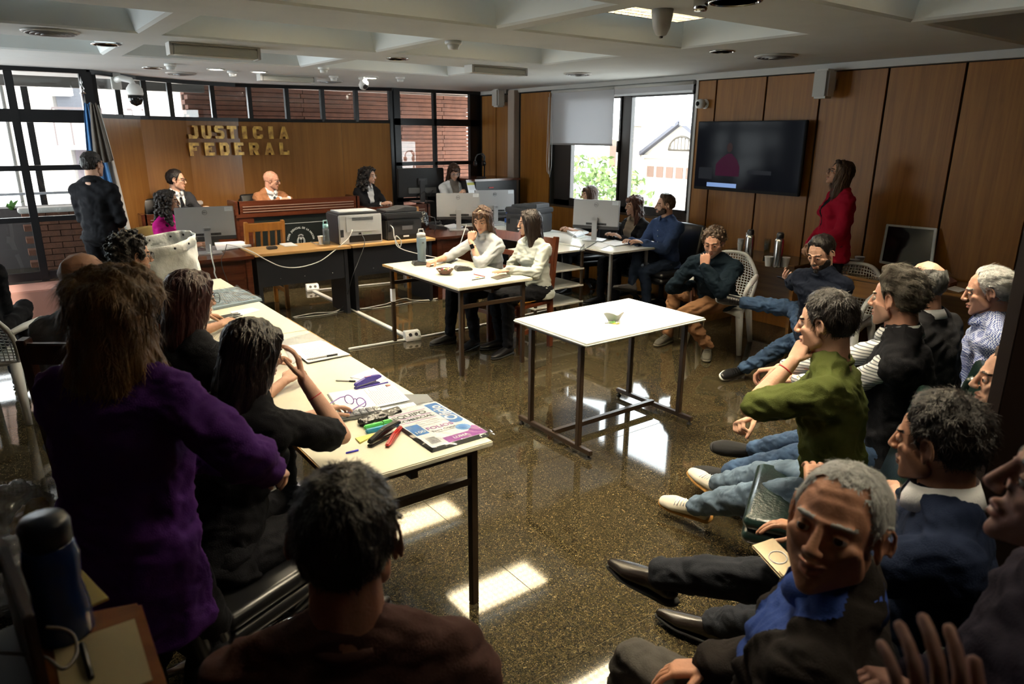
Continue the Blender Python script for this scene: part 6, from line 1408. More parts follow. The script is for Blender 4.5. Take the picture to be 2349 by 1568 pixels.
patch([(.08, .006), (W_ - .006, .006), (W_ - .006, .09), (W_ - .02, .10), (.2, .06), (.08, .06)], PP, zt + .0004); text_obj('LUMA', 'print', WP_, fp, (.150, .034, zt + .0008), (0, 0, 0), .026, .0002, bold=.0008)
patch([(.205 + .030 * math.cos(a) * (1 + .08 * (i % 2)), .105 + .030 * math.sin(a) * (1 + .08 * (i % 2))) for i, a in enumerate(np.linspace(0, 2 * PI, 40, endpoint=False))], mat('rosette_blue', (.10, .28, .60), .3), zt + .0006)
patch([(.205 + .018 * math.cos(a), .105 + .018 * math.sin(a)) for a in np.linspace(0, 2 * PI, 24, endpoint=False)], PB, zt + .0008)
patch([(.015, .02), (.070, .02), (.070, .095), (.015, .095)], WP_, zt + .0004)
for k in range(14): patch([(.02, .03 + k * .0045), (.062, .03 + k * .0045), (.062, .032 + k * .0045 + (k % 3) * .0006), (.02, .032 + k * .0045 + (k % 3) * .0006)], PK, zt + .0007, 'barcode')
wv = MB(); wv.grid(lambda u, v: Vector((u * (W_ + .03) - .012, v * (H_ + .03) - .022, zt + .004 + .003 * math.sin(19 * u + 7 * v) * math.sin(23 * v + 5 * u) - .010 * (max(0, abs(v - .5) - .44) + max(0, abs(u - .5) - .44)) * 12)), 24, 30); wv.build('wrapping', MATS['clear_plastic'], fp)
# middle and far groups on the long table
t, q, c = flat('plastic_sleeve', 'clear plastic sleeve under the listed sheets, middle of the long table', 'plastic sleeve', ((745, 782), (712, 763), (640, 782), (672, 835)), CLR, ZT, .003, 2, .006)
t, q, c = flat('printed_sheets', 'stapled printed list with a black pen on it, middle of the long table', 'paper', ((803, 813), (738, 782), (660, 795), (707, 832)), PAPER, ZT + .007, .0012, 4, .003); lines(t, q, c, .0055, 16, v0=.1, v1=.9, u0=.06, u1=.8, swap=False, rag=.5)
pen('black pen lying on the stapled printed list', (703, 826), (774, 814), .0045, mat('clear_barrel'), BLACKP, .7635, .35)
t, q, c = flat('document_bag', 'clear bag of documents at the far part of the long table', 'bag', ((602, 690), (545, 662), (484, 672), (490, 712)), CLB, ZT, .006, 3, .004); lines(t, q, c, .0195, 12, GREYINK, .1, .9, .15, .8); wv = MB(); q_ = [p - c for p in q]
wv.grid(lambda u, v: (lambda p: Vector((p.x, p.y, .026 + .006 * math.sin(14 * u) * math.cos(11 * v))))(q_[0] * (1 - u) * (1 - v) + q_[1] * u * (1 - v) + q_[2] * u * v + q_[3] * (1 - u) * v), 14, 14); wv.build('bag_film', MATS['clear_plastic'], t)
t, q, c = flat('notepaper', 'small white papers beside the bundle of pens', 'paper', ((598, 712), (580, 706), (528, 716), (548, 726)), PAPER, ZT, .002, 2, .004); t, q, c = flat('notebook', 'white notebook under the bundle of pens', 'notebook', ((548, 730), (540, 720), (492, 728), (496, 744)), PAPER, ZT, .006)
for k in range(5): pen('black ballpoint in the bundle on the notebook', (494 + k * 3, 729 + k * 2), (546 + (k % 3) * 5, 718 + k * 3), .004, BLACKP, BLACKP if k % 2 else GREYM, .757 + .003 * (k % 2))['group'] = 'bundle of pens by the notebook'
# the clerk table
def phone_box(px, py, rz, label):
    t = thing('desk_microphone', label, 'device', at_z(px, py, .75), rz); MB().prism([(-.075, 0), (.075, 0), (.075, .018), (-.055, .038), (-.075, .030)], -.05, .05, Matrix.Rotation(R(90), 4, 'X')).build('body', DARKG, t, bevel=.006); MB().box((-.03, -.03, .030), (.03, .03, .033), Matrix.Rotation(R(9), 4, 'Y')).build('panel', BLACKP, t)
    for k in range(6): MB().box((.0 + (k % 3) * .018, -.025 + (k // 3) * .02, .027), (.012 + (k % 3) * .018, -.012 + (k // 3) * .02, .030)).build('key', GREYM, t)
phone_box(965, 607, R(-15), 'dark desk unit near the slate grey bottle'); phone_box(1063, 619, R(-15), 'dark desk unit in front of the hand of the woman in the pale blouse')
t, q, c = flat('notebook', 'open notebook under the writing hand of the woman with the watch', 'notebook', ((1046, 592), (1018, 588), (983, 598), (1014, 604)), PAPER, ZT, .004, 2, .003); phone_m = mat('phone_dark', (.03, .028, .025), .15, spec=.6)
t, q, c = flat('mobile_phone', 'dark mobile phone beside the open notebook', 'phone', ((1050, 597), (1030, 594), (1015, 601), (1035, 605)), phone_m, ZT, .008); t, q, c = flat('mobile_phone', 'grey mobile phone near the right edge of the clerk table', 'phone', ((1172, 634), (1158, 631), (1126, 637), (1140, 642)), mat('phone_grey', (.10, .10, .09), .2), ZT, .008)
pen('red pencil held over the open notebook', (1008, 595), (1030, 580), .0035, mat('red_pencil', (.35, .02, .03), .4), None, .765, name='pencil'); pen('red pencil beside the yellow wrapper', (1086, 629), (1112, 635), .0035, mat('red_pencil'), None, name='pencil'); pen('black pen at the front of the clerk table', (1082, 643), (1112, 638), .0035, BLACKP, None); pen('red tipped cable plug by the dark desk unit', (978, 612), (994, 609), .004, mat('red_pencil'), WHITEP, name='plug')
# beech desk and the rest
t = thing('card_reader', 'small dark device on the beech desk', 'device', at_z(624, 571, .75)); MB().box((-.05, -.035, 0), (.05, .035, .03)).build('body', DARKG, t, bevel=.006); MB().box((-.035, -.02, .03), (.035, .015, .033)).build('panel', BLACKP, t)
flat('notepad', 'white notepad on the beech desk', 'notepad', ((683, 564), (668, 557), (641, 560), (655, 566)), PAPER, ZT, .008); pen('grey pen on the beech desk', (712, 555), (731, 562), .004, GREYM)
t, q, c = flat('paper_pile', 'loose pile of papers beside the nearest silver monitor', 'papers', ((577, 565), (556, 556), (495, 560), (502, 576)), PAPER, ZT, .003, 6, .02); flat('desk_mat', 'dark mat under the nearest silver monitor', 'mat', ((540, 570), (530, 562), (450, 566), (452, 580)), GREYC, ZT, .003)
t = thing('telephone', 'dark office telephone beside the middle silver monitor', 'telephone', at_z(1005, 524, .75), R(-10)); MB().prism([(-.09, 0), (.09, 0), (.09, .02), (-.09, .06)], -.10, .10, Matrix.Rotation(R(90), 4, 'X')).build('body', DARKG, t, bevel=.006); MB().box((-.02, -.08, .04), (.05, .0, .05)).build('keypad', GREYM, t); MB().box((-.09, .03, .055), (.07, .08, .085)).build('handset', DARKG, t, bevel=.01)
flat('papers', 'papers behind the middle silver monitor', 'papers', ((1062, 520), (1040, 514), (1018, 518), (1030, 526)), PAPER, ZT, .004, 2, .01)
flat('papers', 'papers in front of the man in the blue shirt', 'papers', ((1530, 561), (1490, 554), (1458, 560), (1490, 566)), PAPER, ZT, .004, 3, .01); flat('papers', 'papers in front of the woman in the beige blouse', 'papers', ((1448, 560), (1412, 552), (1385, 558), (1412, 566)), PAPER, ZT, .004, 3, .01); flat('papers', 'papers heaped at the elbow of the woman by the half drawn blind', 'papers', ((1350, 535), (1325, 525), (1300, 532), (1322, 545)), PAPER, ZT, .006, 4, .02)
flat('papers', 'papers under the silver monitor on the window desk', 'papers', ((1400, 562), (1370, 556), (1360, 563), (1380, 570)), PAPER, ZT, .003, 2, .01)
t = thing('keyboard', 'black keyboard behind the silver monitor on the window desk', 'keyboard', at_z(1430, 548, .75), R(95)); MB().box((-.21, -.06, 0), (.21, .06, .015)).build('case', BLACKP, t, bevel=.004); k_ = MB()
for a in range(15):
    for b in range(5): k_.box((-.2 + a * .0267, -.052 + b * .021, .015), (-.178 + a * .0267, -.035 + b * .021, .019))
k_.build('keys', DARKG, t)['kind'] = 'stuff'
cable('black cable across the window desk from the monitor', [at_z(1340, 560, .755), at_z(1330, 575, .755), at_z(1350, 566, .755), at_z(1372, 552, .76)], WIREB, .004); cable('grey cables coiled among the papers on the window desk', [at_z(1310, 548, .77), at_z(1322, 532, .80), at_z(1335, 530, .79), at_z(1340, 542, .77), at_z(1325, 548, .77)], WIRE, .003)
flat('paper', 'paper on the side desk right of the bald grey haired man', 'paper', ((2220, 664), (2190, 656), (2170, 662), (2200, 670)), PAPER, .754, .002); t, q, c = flat('booklet', 'reddish booklet standing open on the side desk', 'booklet', ((2195, 650), (2180, 640), (2165, 646), (2178, 656)), mat('booklet_red', (.16, .05, .05), .4), .754, .02)
for k, z in enumerate((.20, .38, .56)): flat('papers', ('papers on the lowest rack shelf', 'papers on the middle rack shelf', 'papers on the top rack shelf')[k], 'papers', ((1290, 600), (1280, 590), (1262, 595), (1272, 605)), PAPER, z, .01, 2, .02) if False else None
# black bag on the chair behind the printers
v_, f_ = remesh([hull([((0, 0, .12), (.13, .08, .11)), ((.04, 0, .20), (.08, .05, .06))])], .008, 2); t = thing('handbag', 'black leather bag beside the black printer on the beech desk', 'bag', (4.17, 7.55, .75)); link('body', mkmesh('body', rough(v_, f_, .006, .07, 4), f_, mat('bag_leather', (.012, .012, .013), .25, spec=.6)), None, t); MB().tube([(.10, -.03, .2), (.17, -.06, .18), (.19, -.07, .05), (.15, -.07, .0)], .008, 6).build('strap', BLACKP, t)
# white sack
sk = thing('sack', 'tall crumpled white sack with eyelets standing open on the long table', 'sack', (.985, 5.40, .75)); Nu, Nv = 64, 36
def sackp(u, v):
    a = 2 * PI * u; z = v * .42; rx = .175 + .045 * v; ry = .12 + .02 * v; x = rx * math.copysign(abs(math.cos(a)) ** .8, math.cos(a)); y = ry * math.copysign(abs(math.sin(a)) ** .8, math.sin(a))
    cr = .010 * math.sin(5 * a + 9 * v) + .008 * math.sin(11 * a - 14 * v) + .006 * math.sin(17 * a + 23 * v) * (1 - v * .6); cr += .006 * math.sin(31 * a + 5 * math.sin(9 * v)) * (1 - v)
    x *= 1 + cr * 4; y *= 1 + cr * 4
    return Vector((x - .05 * v * v - .02, y, z + .03 * v * math.sin(a * 1 + .6) + .022 * v * math.cos(a) + (.012 if v > .86 else 0)))
mb = MB(); mb.grid(sackp, Nu, Nv); SACK = mat('sack_cloth', (.86, .87, .84), .75, bump=(40, .45), var=(9, .06)); mb.build('body', SACK, sk, solid=.003)
hb = MB(); hb.grid(lambda u, v: (lambda p: Vector((p.x * 1.012, p.y * 1.012, p.z)))(sackp(u, .86 + .14 * v)), Nu, 2); hb.build('hem', SACK, sk, solid=.004)
for k in range(12):
    p = sackp(k / 12 + .03, .93); nrm = Vector((p.x, p.y, 0)).normalized(); MB().lathe([(.008, 0), (.008, .003), (0, .003)], n=10, M=Matrix.Translation(p + nrm * .006) @ nrm.to_track_quat('Z', 'Y').to_matrix().to_4x4()).build('eyelet', BLACKP, sk)
    MB().lathe([(.008, 0), (.008, .003), (0, .003)], n=10, M=Matrix.Translation(p - nrm * .008) @ (-nrm).to_track_quat('Z', 'Y').to_matrix().to_4x4()).build('eyelet', BLACKP, sk)
# flag on its pole
fx, fy = .95, 8.70; f_ = thing('flag', 'blue and white flag hanging on a pole behind the standing man in black', 'flag', (fx, fy, 0)); MB().tube([(0, 0, 0), (0, 0, 2.32)], .013, 10).build('pole', CHROME, f_); MB().lathe([(.03, 0), (.012, .03), (.022, .05), (.005, .09), (.012, .11), (0, .17)], (0, 0, 2.28), 14).build('finial', CHROME, f_); MB().lathe([(.14, 0), (.13, .03), (.03, .06)], n=20).build('base', DARKW, f_)
def flagp(off, wd, a0, zt, zb, amp):
    return lambda u, v: Vector((off + (u - .5) * (.05 + wd * v ** .75) + .02 * v, -.03 + amp * math.sin(6 * PI * u + a0) * (.4 + v * .6), zt + (zb - zt) * v - .02 * math.sin(u * PI)))
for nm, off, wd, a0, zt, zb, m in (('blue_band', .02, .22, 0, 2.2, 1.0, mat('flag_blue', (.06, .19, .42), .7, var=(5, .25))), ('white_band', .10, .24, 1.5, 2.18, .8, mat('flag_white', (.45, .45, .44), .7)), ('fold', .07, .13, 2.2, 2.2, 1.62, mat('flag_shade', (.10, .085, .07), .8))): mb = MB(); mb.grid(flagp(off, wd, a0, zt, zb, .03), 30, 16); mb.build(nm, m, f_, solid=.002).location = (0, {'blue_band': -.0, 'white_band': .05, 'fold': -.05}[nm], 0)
# foreground counter, left
ZK = 1.22; kA, kB = onz(322, 1376, ZK), onz(392, 1590, ZK); kl = (onz(190, 1402, ZK) - kA).normalized() * .34; kd = (kB - kA).normalized() * .36; ct = thing('counter', 'orange wooden counter top in the near left corner', 'counter', (kA.x, kA.y, 0))
kp = [Vector((0, 0)), Vector(kd[:2]), Vector((kd + kl)[:2]), Vector(kl[:2])]; MB().prism([tuple(p) for p in kp], ZK - .035, ZK).build('top', ORANGE, ct, bevel=.005); cc_ = sum(kp, Vector((0, 0))) / 4; MB().prism([tuple(cc_ + (p - cc_) * .94) for p in kp], 0, ZK - .035).build('body', DARKW, ct, bevel=.004)
bottle(onz(152, 1452, ZK), [(.034, 0), (.037, .006), (.036, .04), (.031, .08), (.035, .122), (.031, .145), (.026, .15)], [(.030, .146), (.031, .176), (.027, .184), (0, .186)], mat('blue_bottle', (.012, .040, .17), .2, spec=.6), mat('cap_dark_blue', (.008, .012, .03), .4), 'dark blue drinking bottle on the orange counter')
flat('notepaper', 'sheet of cream paper on the orange counter', 'paper', ((309, 1420), (350, 1560), (150, 1640), (122, 1484)), mat('cream_paper', (.70, .56, .30), .8), ZK + .0005, .0015)
pen('black pen on the cream paper', (188, 1478), (210, 1560), .004, BLACKP, z=ZK + .003)
t, q, c = flat('yellow_folder', 'yellow folder with a pen behind the blue bottle', 'folder', ((188, 1310), (250, 1375), (195, 1400), (180, 1360)), mat('folder_yellow', (.60, .46, .12), .6), ZK + .0005, .004)
fo = onz(52, 1500, ZK); t = thing('metal_shelf', 'dark metal equipment frame at the lower left edge', 'frame', fo, R(6)); MB().box((-.13, -.16, 0), (.0, .06, .012)).build('plate', DARKG, t); MB().box((.0, -.16, 0), (.012, .06, .15)).build('upright', mat('frame_brown', (.06, .035, .025), .6), t, bevel=.003); MB().box((-.13, .045, .10), (.0, .06, .15)).build('crossbar', mat('frame_grey', (.14, .13, .13), .6), t, bevel=.003); MB().box((-.028, .040, .105), (-.004, .046, .148)).build('label', mat('label_pale', (.45, .42, .38), .7), t)
cable('thin pale cable looping over the cream paper', [onz(-20, 1495, 1.27), onz(60, 1500, 1.265), onz(105, 1508, 1.26), onz(145, 1533, 1.25), onz(175, 1500, 1.245), onz(170, 1460, 1.25), onz(145, 1442, 1.26), onz(105, 1438, 1.27)], mat('cable_tan', (.14, .11, .09), .5), .0022)
# translucent shopping bags on the left
def pbag(loc, r, label, m2):
    t = thing('plastic_bag', label, 'bag', loc); v_, f_ = remesh([hull([((0, 0, r * .7), (r, r * .8, r * .7)), ((.02, 0, r * 1.5), (r * .5, r * .4, r * .3))])], .012, 1); v_ = rough(v_, f_, r * .07, r * .5, 5); link('film', mkmesh('film', v_, f_, mat('bag_film', (.30, .30, .31), .12, spec=.8, alpha=.55)), None, t)
    v2, f2 = remesh([hull([((.05, 0, r * .6), (r * .5, r * .5, r * .45)), ((r * .5, .02, r * .9), (r * .25, r * .2, r * .3))])], .014, 1); link('contents', mkmesh('contents', rough(v2, f2, .01, .08, 2), f2, m2), None, t)
YB = mat('yellow_bag', (.50, .28, .02), .3)
st_ = thing('stool', 'low dark stool carrying the plastic bags at the left edge', 'stool', (-.12, 3.30, 0)); MB().box((-.22, -.32, .10), (.22, .30, .16)).build('seat', DARKW, st_, bevel=.01)
for sx in (-1, 1):
    for sy in (-1, 1): MB().bar((sx * .18, sy * .26, 0), (sx * .18, sy * .26, .10), .04).build('leg', DARKW, st_)
pbag((-.13, 3.42, .16), .17, 'crumpled clear bag with something yellow inside at the left edge', YB); pbag((-.17, 2.95, .16), .16, 'second clear bag, nearer, at the left edge', mat('grey_goods', (.2, .2, .2), .6))
pbag((-.05, 2.80, .16), .07, 'small bright yellow bag below the clear bags', YB)
t = thing('grey_box', 'pale grey box standing on the floor beside the dark wooden chair', 'box', (.10, 2.95, 0)); MB().box((-.05, -.1, 0), (.08, .1, .42)).build('case', mat('box_grey', (.20, .20, .21), .6), t, bevel=.01)
# dark wooden door leaf at the right edge
dd = thing('door_leaf', 'dark wooden door leaf close to the camera at the right edge', 'door', (2.215, .685, 0), R(-22)); MB().box((.0, -.022, 0), (.75, .022, 2.3)).build('panel', mat('door_dark', (.012, .006, .004), .6, spec=.2), dd, bevel=.003)
tag(MB().lathe([(.02, 0), (.015, .004), (0, .005)], n=7).build('litter', PAPER, loc=at_z(1805, 1215, .0)), 'torn scrap of white paper on the floor under the green chair', 'scrap')
# ================================================================ people
def hd(px, py, w_): return CAMP + ray(px, py) / 1603.34 * w_
HB = (120, .6, (1, 1, .10))
H_BLACK = mat('hair_black', (.012, .009, .008), .38, spec=.3, bump=HB); H_BROWN = mat('hair_brown', (.050, .025, .013), .38, spec=.3, bump=HB); H_CHEST = mat('hair_chestnut', (.075, .034, .016), .38, spec=.3, bump=HB, var=(30, .5, None, (1, 1, .15)))
H_RED = mat('hair_auburn', (.040, .012, .010), .32, spec=.3, bump=HB); H_GREY = mat('hair_grey', (.20, .20, .19), .5, bump=HB, var=(45, .6, None, (1, 1, .2))); H_WHITE = mat('hair_white', (.58, .58, .55), .6, bump=HB, var=(45, .3, None, (1, 1, .3)))
H_ASH = mat('hair_ash', (.050, .040, .030), .6, spec=.08, bump=HB, var=(40, .6, (.13, .12, .10), (1, .4, .4))); H_COPPER = mat('hair_copper', (.27, .14, .048), .4, spec=.3, bump=HB, var=(22, .6, None, (1, 1, .2)))
S_L = skin('light', (.62, .36, .25)); S_M = skin('mid', (.50, .27, .17)); S_T = skin('tan', (.40, .20, .12)); S_P = skin('pink', (.60, .32, .22))
STB = mat('stubble', (.36, .21, .15), .7); STD = mat('stubble_dark', (.10, .065, .05), .7)
FAB = dict(bump=(260, .25), spec=.12); black_f = mat('black_cloth', (.010, .010, .012), .85, **FAB); navy_f = mat('navy_cloth', (.011, .015, .026), .85, **FAB); white_f = mat('white_cloth', (.66, .67, .68), .8, **FAB)
jean = mat('jeans_light', (.135, .20, .28), .9, var=(5, .45), bump=(400, .3)); jean_b = mat('jeans_blue', (.045, .095, .19), .9, var=(6, .5), bump=(400, .3)); jean_d = mat('jeans_dark', (.02, .03, .055), .9, **FAB)
GLB = mat('frame_black', (.008, .008, .008), .3); SH_B = mat('shoe_black', (.010, .010, .011), .35, spec=.5); SOLE_B = mat('sole_black', (.012, .012, .012), .6); SOLE_W = mat('sole_white', (.65, .65, .62), .5)
trb = dict(m=black_f); BT = dict(kind='boot', m=SH_B, sole=SOLE_B); DR = dict(kind='dress', m=SH_B, sole=SOLE_B)
short = lambda th=(.014, .014, .006, .010), **k: [scalp('m', th, **k)]
# judges
def coat(m, inner=white_f, **k): d = dict(m=m, kind='jacket', inner=inner, collar=inner, vb=.34, vw=.062, i=.020); d.update(k); return d
p = ony(402, 390, 9.42); GREYS = mat('suit_charcoal', (.030, .031, .036), .85, **FAB)
person('man in charcoal suit, black tie and glasses at the left of the dais', p, -70, hface=-28, hp=2, lean=8, z0=.30, seat=.42, hair=[scalp('m', (.016, .018, .014, .02))], hairm=H_BLACK, skinm=S_L, glass=GLB, top=coat(GREYS, tie=black_f), legs=dict(m=GREYS), shoes=DR,
       hands=dict(L=dict(at=('w', p.x + .22, 9.12, 1.02), pose='relax', dor=(0, 0, 1)), R=dict(at=('w', p.x + .02, 9.14, 1.03), pose='relax', dir=(1, -.2, 0), dor=(0, 0, 1))))
p = ony(621, 392, 9.40); TAN = mat('tan_wool', (.30, .135, .065), .9, **FAB)
person('bald man in tan jacket and dark tie with clasped hands behind the central bench', p, -82, hface=-32, hp=8, lean=12, z0=.30, seat=.42, hair=None, skinm=S_P, glass=GLB, brow=False, top=coat(TAN, tie=mat('tie_dark', (.02, .025, .03), .6), vox=.009), legs=dict(m=TAN), shoes=DR, fat=1.08,
       hands=dict(L=dict(at=('w', p.x + .10, 9.06, 1.10), pose='hold', dir=(-.8, -.5, 0), dor=(.1, -.4, 1)), R=dict(at=('w', p.x - .02, 9.06, 1.10), pose='hold', dir=(.85, -.4, 0), dor=(0, -.4, 1))))
p = ony(845, 384, 9.22)
person('curly black haired woman in black blazer with white cuffs at the right of the dais', p, -80, hface=-48, hp=3, lean=10, z0=.15, seat=.45, sex='f', strand=dict(n=1200, L=.022, wd=.0022, lift=.6, mode='rand', wob=1.2), hair=[hair_curly('f', .045, 170, .020, low=-.20, top=.6, wide=1.1)], hairm=H_BLACK, skinm=S_L, glass=GLB, bigglass=1.1, top=coat(black_f, cuff=white_f, vw=.055, sleeve=1.75), legs=trb, shoes=DR,
       hands=dict(L=dict(at=('w', p.x + .14, 8.88, .99), pose='hold', dir=(-.8, -.5, .2), dor=(.1, -.4, 1)), R=dict(at=('w', p.x + .03, 8.88, .99), pose='hold', dir=(.85, -.4, .2), dor=(0, -.4, 1))))
p = ony(1041, 376, 8.72); WBZ = mat('white_blazer', (.80, .82, .85), .8, **FAB)
person('woman in white blazer reading a sheet of paper at the far desk', p, -95, hface=-103, hp=22, lean=8, z0=.15, seat=.45, sex='f', strand=dict(n=1500, L=.075, wd=.0022, lift=.05, mode='down', wob=.12), hair=[hair_long('f', .24, .088, fringe=True, wave=.003)], hairm=mat('hair_brown_straight', (.045, .022, .013), .3, spec=.3, bump=HB), skinm=S_L, glass=mat('clear_frame', (.45, .5, .55), .2), bigglass=1.15, top=coat(WBZ, mat('grey_blouse', (.30, .26, .24), .8), collar=None), legs=trb, shoes=DR,
       hands=dict(L=dict(at=('w', p.x + .17, 8.40, 1.12), pose='pinch', dir=(-.3, -.4, .6), dor=(.6, 0, .3)), R=dict(at=('w', p.x - .12, 8.40, 1.10), pose='pinch', dir=(.4, -.4, .6), dor=(-.6, 0, .3))))
t = thing('sheet_of_paper', 'white sheet with a yellow highlighted band held by the woman in the white blazer', 'paper', (p.x + .09, 8.33, 1.17), R(6)); Mx = Matrix.Rotation(R(-18), 4, 'X'); MB().box((-.115, -.001, -.10), (.115, .001, .14), Mx).build('sheet', PAPER, t); MB().box((-.11, -.0022, .065), (.11, -.001, .100), Mx).build('highlight', mat('highlight_yellow', (.52, .50, .12), .7), t)
lm = MB(); [lm.box((-.09, -.0022, .05 - k * .012), (.02 + .05 * (k % 3), -.001, .053 - k * .012), Mx) for k in range(5)]; lm.build('printed_lines', GREYINK, t)
# woman in magenta behind the nearest monitor
p = ony(383, 436, 7.85)
person('woman with long dark curly hair and magenta top behind the nearest silver monitor', p, -40, hface=-18, lean=5, seat=.45, sex='f', strand=dict(n=1200, L=.022, wd=.0022, lift=.6, mode='rand', wob=1.2), hair=[hair_curly('f', .030, 150, .018, low=-.26, top=.6)], hairm=mat('hair_dark_curl', (.022, .014, .011), .35, spec=.3, bump=HB), skinm=S_M, top=dict(m=mat('magenta_cloth', (.55, .012, .22), .8, **FAB), kind='blouse', sleeve=.5), legs=trb, shoes=DR, hands=dict(L=dict(at=(.35, .1, .80)), R=dict(at=(.35, -.1, .80))))
# standing man in black near the flag
p = ony(208, 349, 8.0); PIX = {}
person('standing man in black polo shirt seen from behind beside the flag', p, 52, hface=38, hp=-4, lean=0, s=1.02, hair=[scalp('m', (.018, .016, .006, .010))], hairm=H_BLACK, skinm=S_L, top=dict(m=black_f, kind='shirt', sleeve=1.9, collar=black_f, i=.02), legs=trb, shoes=DR, hands=dict(L=dict(at=(.22, .05, .98)), R=dict(at=(.22, -.08, 1.0))))
# the two women at the clerk table
BLO = mat('blouse_grey', (.42, .44, .46), .75, **FAB); SAGE = mat('blouse_sage', (.54, .57, .52), .6, **FAB)
p = hd(1106, 474, 5.95)
def pos(px, py, y): return ony(px, py, y)
p = pos(1106, 476, 5.40)
person('woman in grey shirt and wristwatch resting chin on hand at the cream table', p, 190, hface=212, hp=14, lean=14, seat=.45, sex='f', s=1.02, vox=.009, strand=dict(n=1500, L=.075, wd=.0022, lift=.05, mode='down', wob=.12), hair=[hair_long('f', .25, .095, fringe=True, wave=.006)], hairm=H_CHEST, skinm=S_L, glass=None, top=dict(m=BLO, kind='blouse', sleeve=1.25, collar=BLO, ch=.03, i=.018, buttons=None), legs=trb, shoes=BT, feet=dict(L=(.38, .12, .085), R=(.45, -.15, .085)),
       hands=dict(L=dict(at=('w', p.x - .16, p.y - .05, p.z - .29), pole=('w', p.x - .30, p.y - .16, .74), pose='fist', dir=(.15, .1, 1), dor=(-.8, -.5, .1)), R=dict(at=('w', 3.20, 5.52, .80), pole=('w', 3.55, 5.75, .76), pose='pinch', dir=(-.9, -.1, -.2), dor=(0, 0, 1))),
       extra=wristband(mat('watch_strap', (.42, .42, .40), .5), 'L', .028, .006, .20, 'watch_strap', ((-.7, -.7, .1), mat('watch_face', (.01, .01, .012), .1))))
p = pos(1214, 482, 4.98)
person('woman in pale sage blouse with long dark hair seen from behind at the cream table', p, 180, hface=138, hp=4, lean=8, seat=.45, sex='f', s=1.0, vox=.009, strand=dict(n=1500, L=.075, wd=.0022, lift=.05, mode='down', wob=.12), hair=[hair_long('f', .26, .070, wave=.004, fringe=False, fall=.01)], hairm=mat('hair_dark_brown', (.022, .013, .010), .3, spec=.3, bump=HB), skinm=S_L, top=dict(m=SAGE, kind='blouse', sleeve=1.95, i=.022, hem=.06, collar=SAGE, ch=.028, amp=.006), legs=trb, shoes=BT, feet=dict(L=(.42, .10, .085), R=(.34, -.12, .085)),
       hands=dict(L=dict(at=('w', 3.50, 4.80, .785), pole=('w', 3.85, 4.65, .72), pose='flat', dir=(-1, .1, 0), dor=(0, 0, 1)), R=dict(at=('w', 3.55, 5.12, .66), pose='relax')),
       extra=lambda root, d: MB().tube([(d['HL'] @ Vector((-.080, .0 + .016 * math.cos(a), -.045 + .016 * math.sin(a)))) for a in np.linspace(0, 2 * PI, 16, endpoint=False)], .0025, 6, closed=True).build('earring', BRASS, root))
# window group
p = onx(1352, 426, 6.02)
person('woman with straight brown bob and black top looking left before the half drawn blind', p, 170, hface=150, lean=2, seat=.45, sex='f', strand=dict(n=1500, L=.075, wd=.0022, lift=.05, mode='down', wob=.12), hair=[hair_long('f', .17, .088, fringe=True, wave=.002)], hairm=H_CHEST, skinm=S_L, top=dict(m=black_f, kind='blouse', sleeve=.5), legs=trb, shoes=DR, hands=dict(L=dict(at=(.32, .1, .78)), R=dict(at=(.32, -.1, .78))))
p = onx(1455, 449, 5.98); BEIGE = mat('beige_cloth', (.36, .29, .22), .8, **FAB)
person('woman with wavy auburn hair, beige blouse and black cardigan beside the bearded man', p, 178, hface=160, lean=4, seat=.45, sex='f', strand=dict(n=1500, L=.075, wd=.0022, lift=.05, mode='down', wob=.12), hair=[hair_long('f', .24, .105, fringe=True, wave=.009, wl=.06, vox=.006)], hairm=mat('hair_auburn_light', (.085, .030, .018), .35, spec=.3, bump=HB), skinm=S_L, top=coat(black_f, BEIGE, vw=.09, vb=.1), legs=trb, shoes=DR, hands=dict(L=dict(at=(.34, .1, .79)), R=dict(at=(.34, -.1, .79))))
p = onx(1527, 446, 5.94); BSH = mat('blue_shirt', (.045, .075, .17), .85, spec=.12, bump=(260, .25), var=(60, .2))
person('bearded man in blue button shirt looking left at the end of the window desk', p, 175, hface=148, hp=-2, lean=4, seat=.45, hair=[scalp('m', (.022, .020, .007, .010), up=.006)], hairm=H_BROWN, beard=mat('beard_brown', (.035, .018, .010), .6, bump=HB), skinm=S_L, top=dict(m=BSH, kind='shirt', sleeve=1.95, collar=BSH, buttons=WHITEP, i=.02), legs=dict(m=jean_d), shoes=dict(kind='sneaker', m=mat('shoe_grey', (.10, .09, .09), .7), sole=SOLE_B),
       hands=dict(L=dict(at=('w', 5.64, 5.25, .79), pose='relax', dor=(0, 0, 1)), R=dict(at=('w', 5.62, 5.42, .79), pose='relax', dor=(0, 0, 1))), feet=dict(L=(.36, .12, .085), R=(.55, .05, .36)))
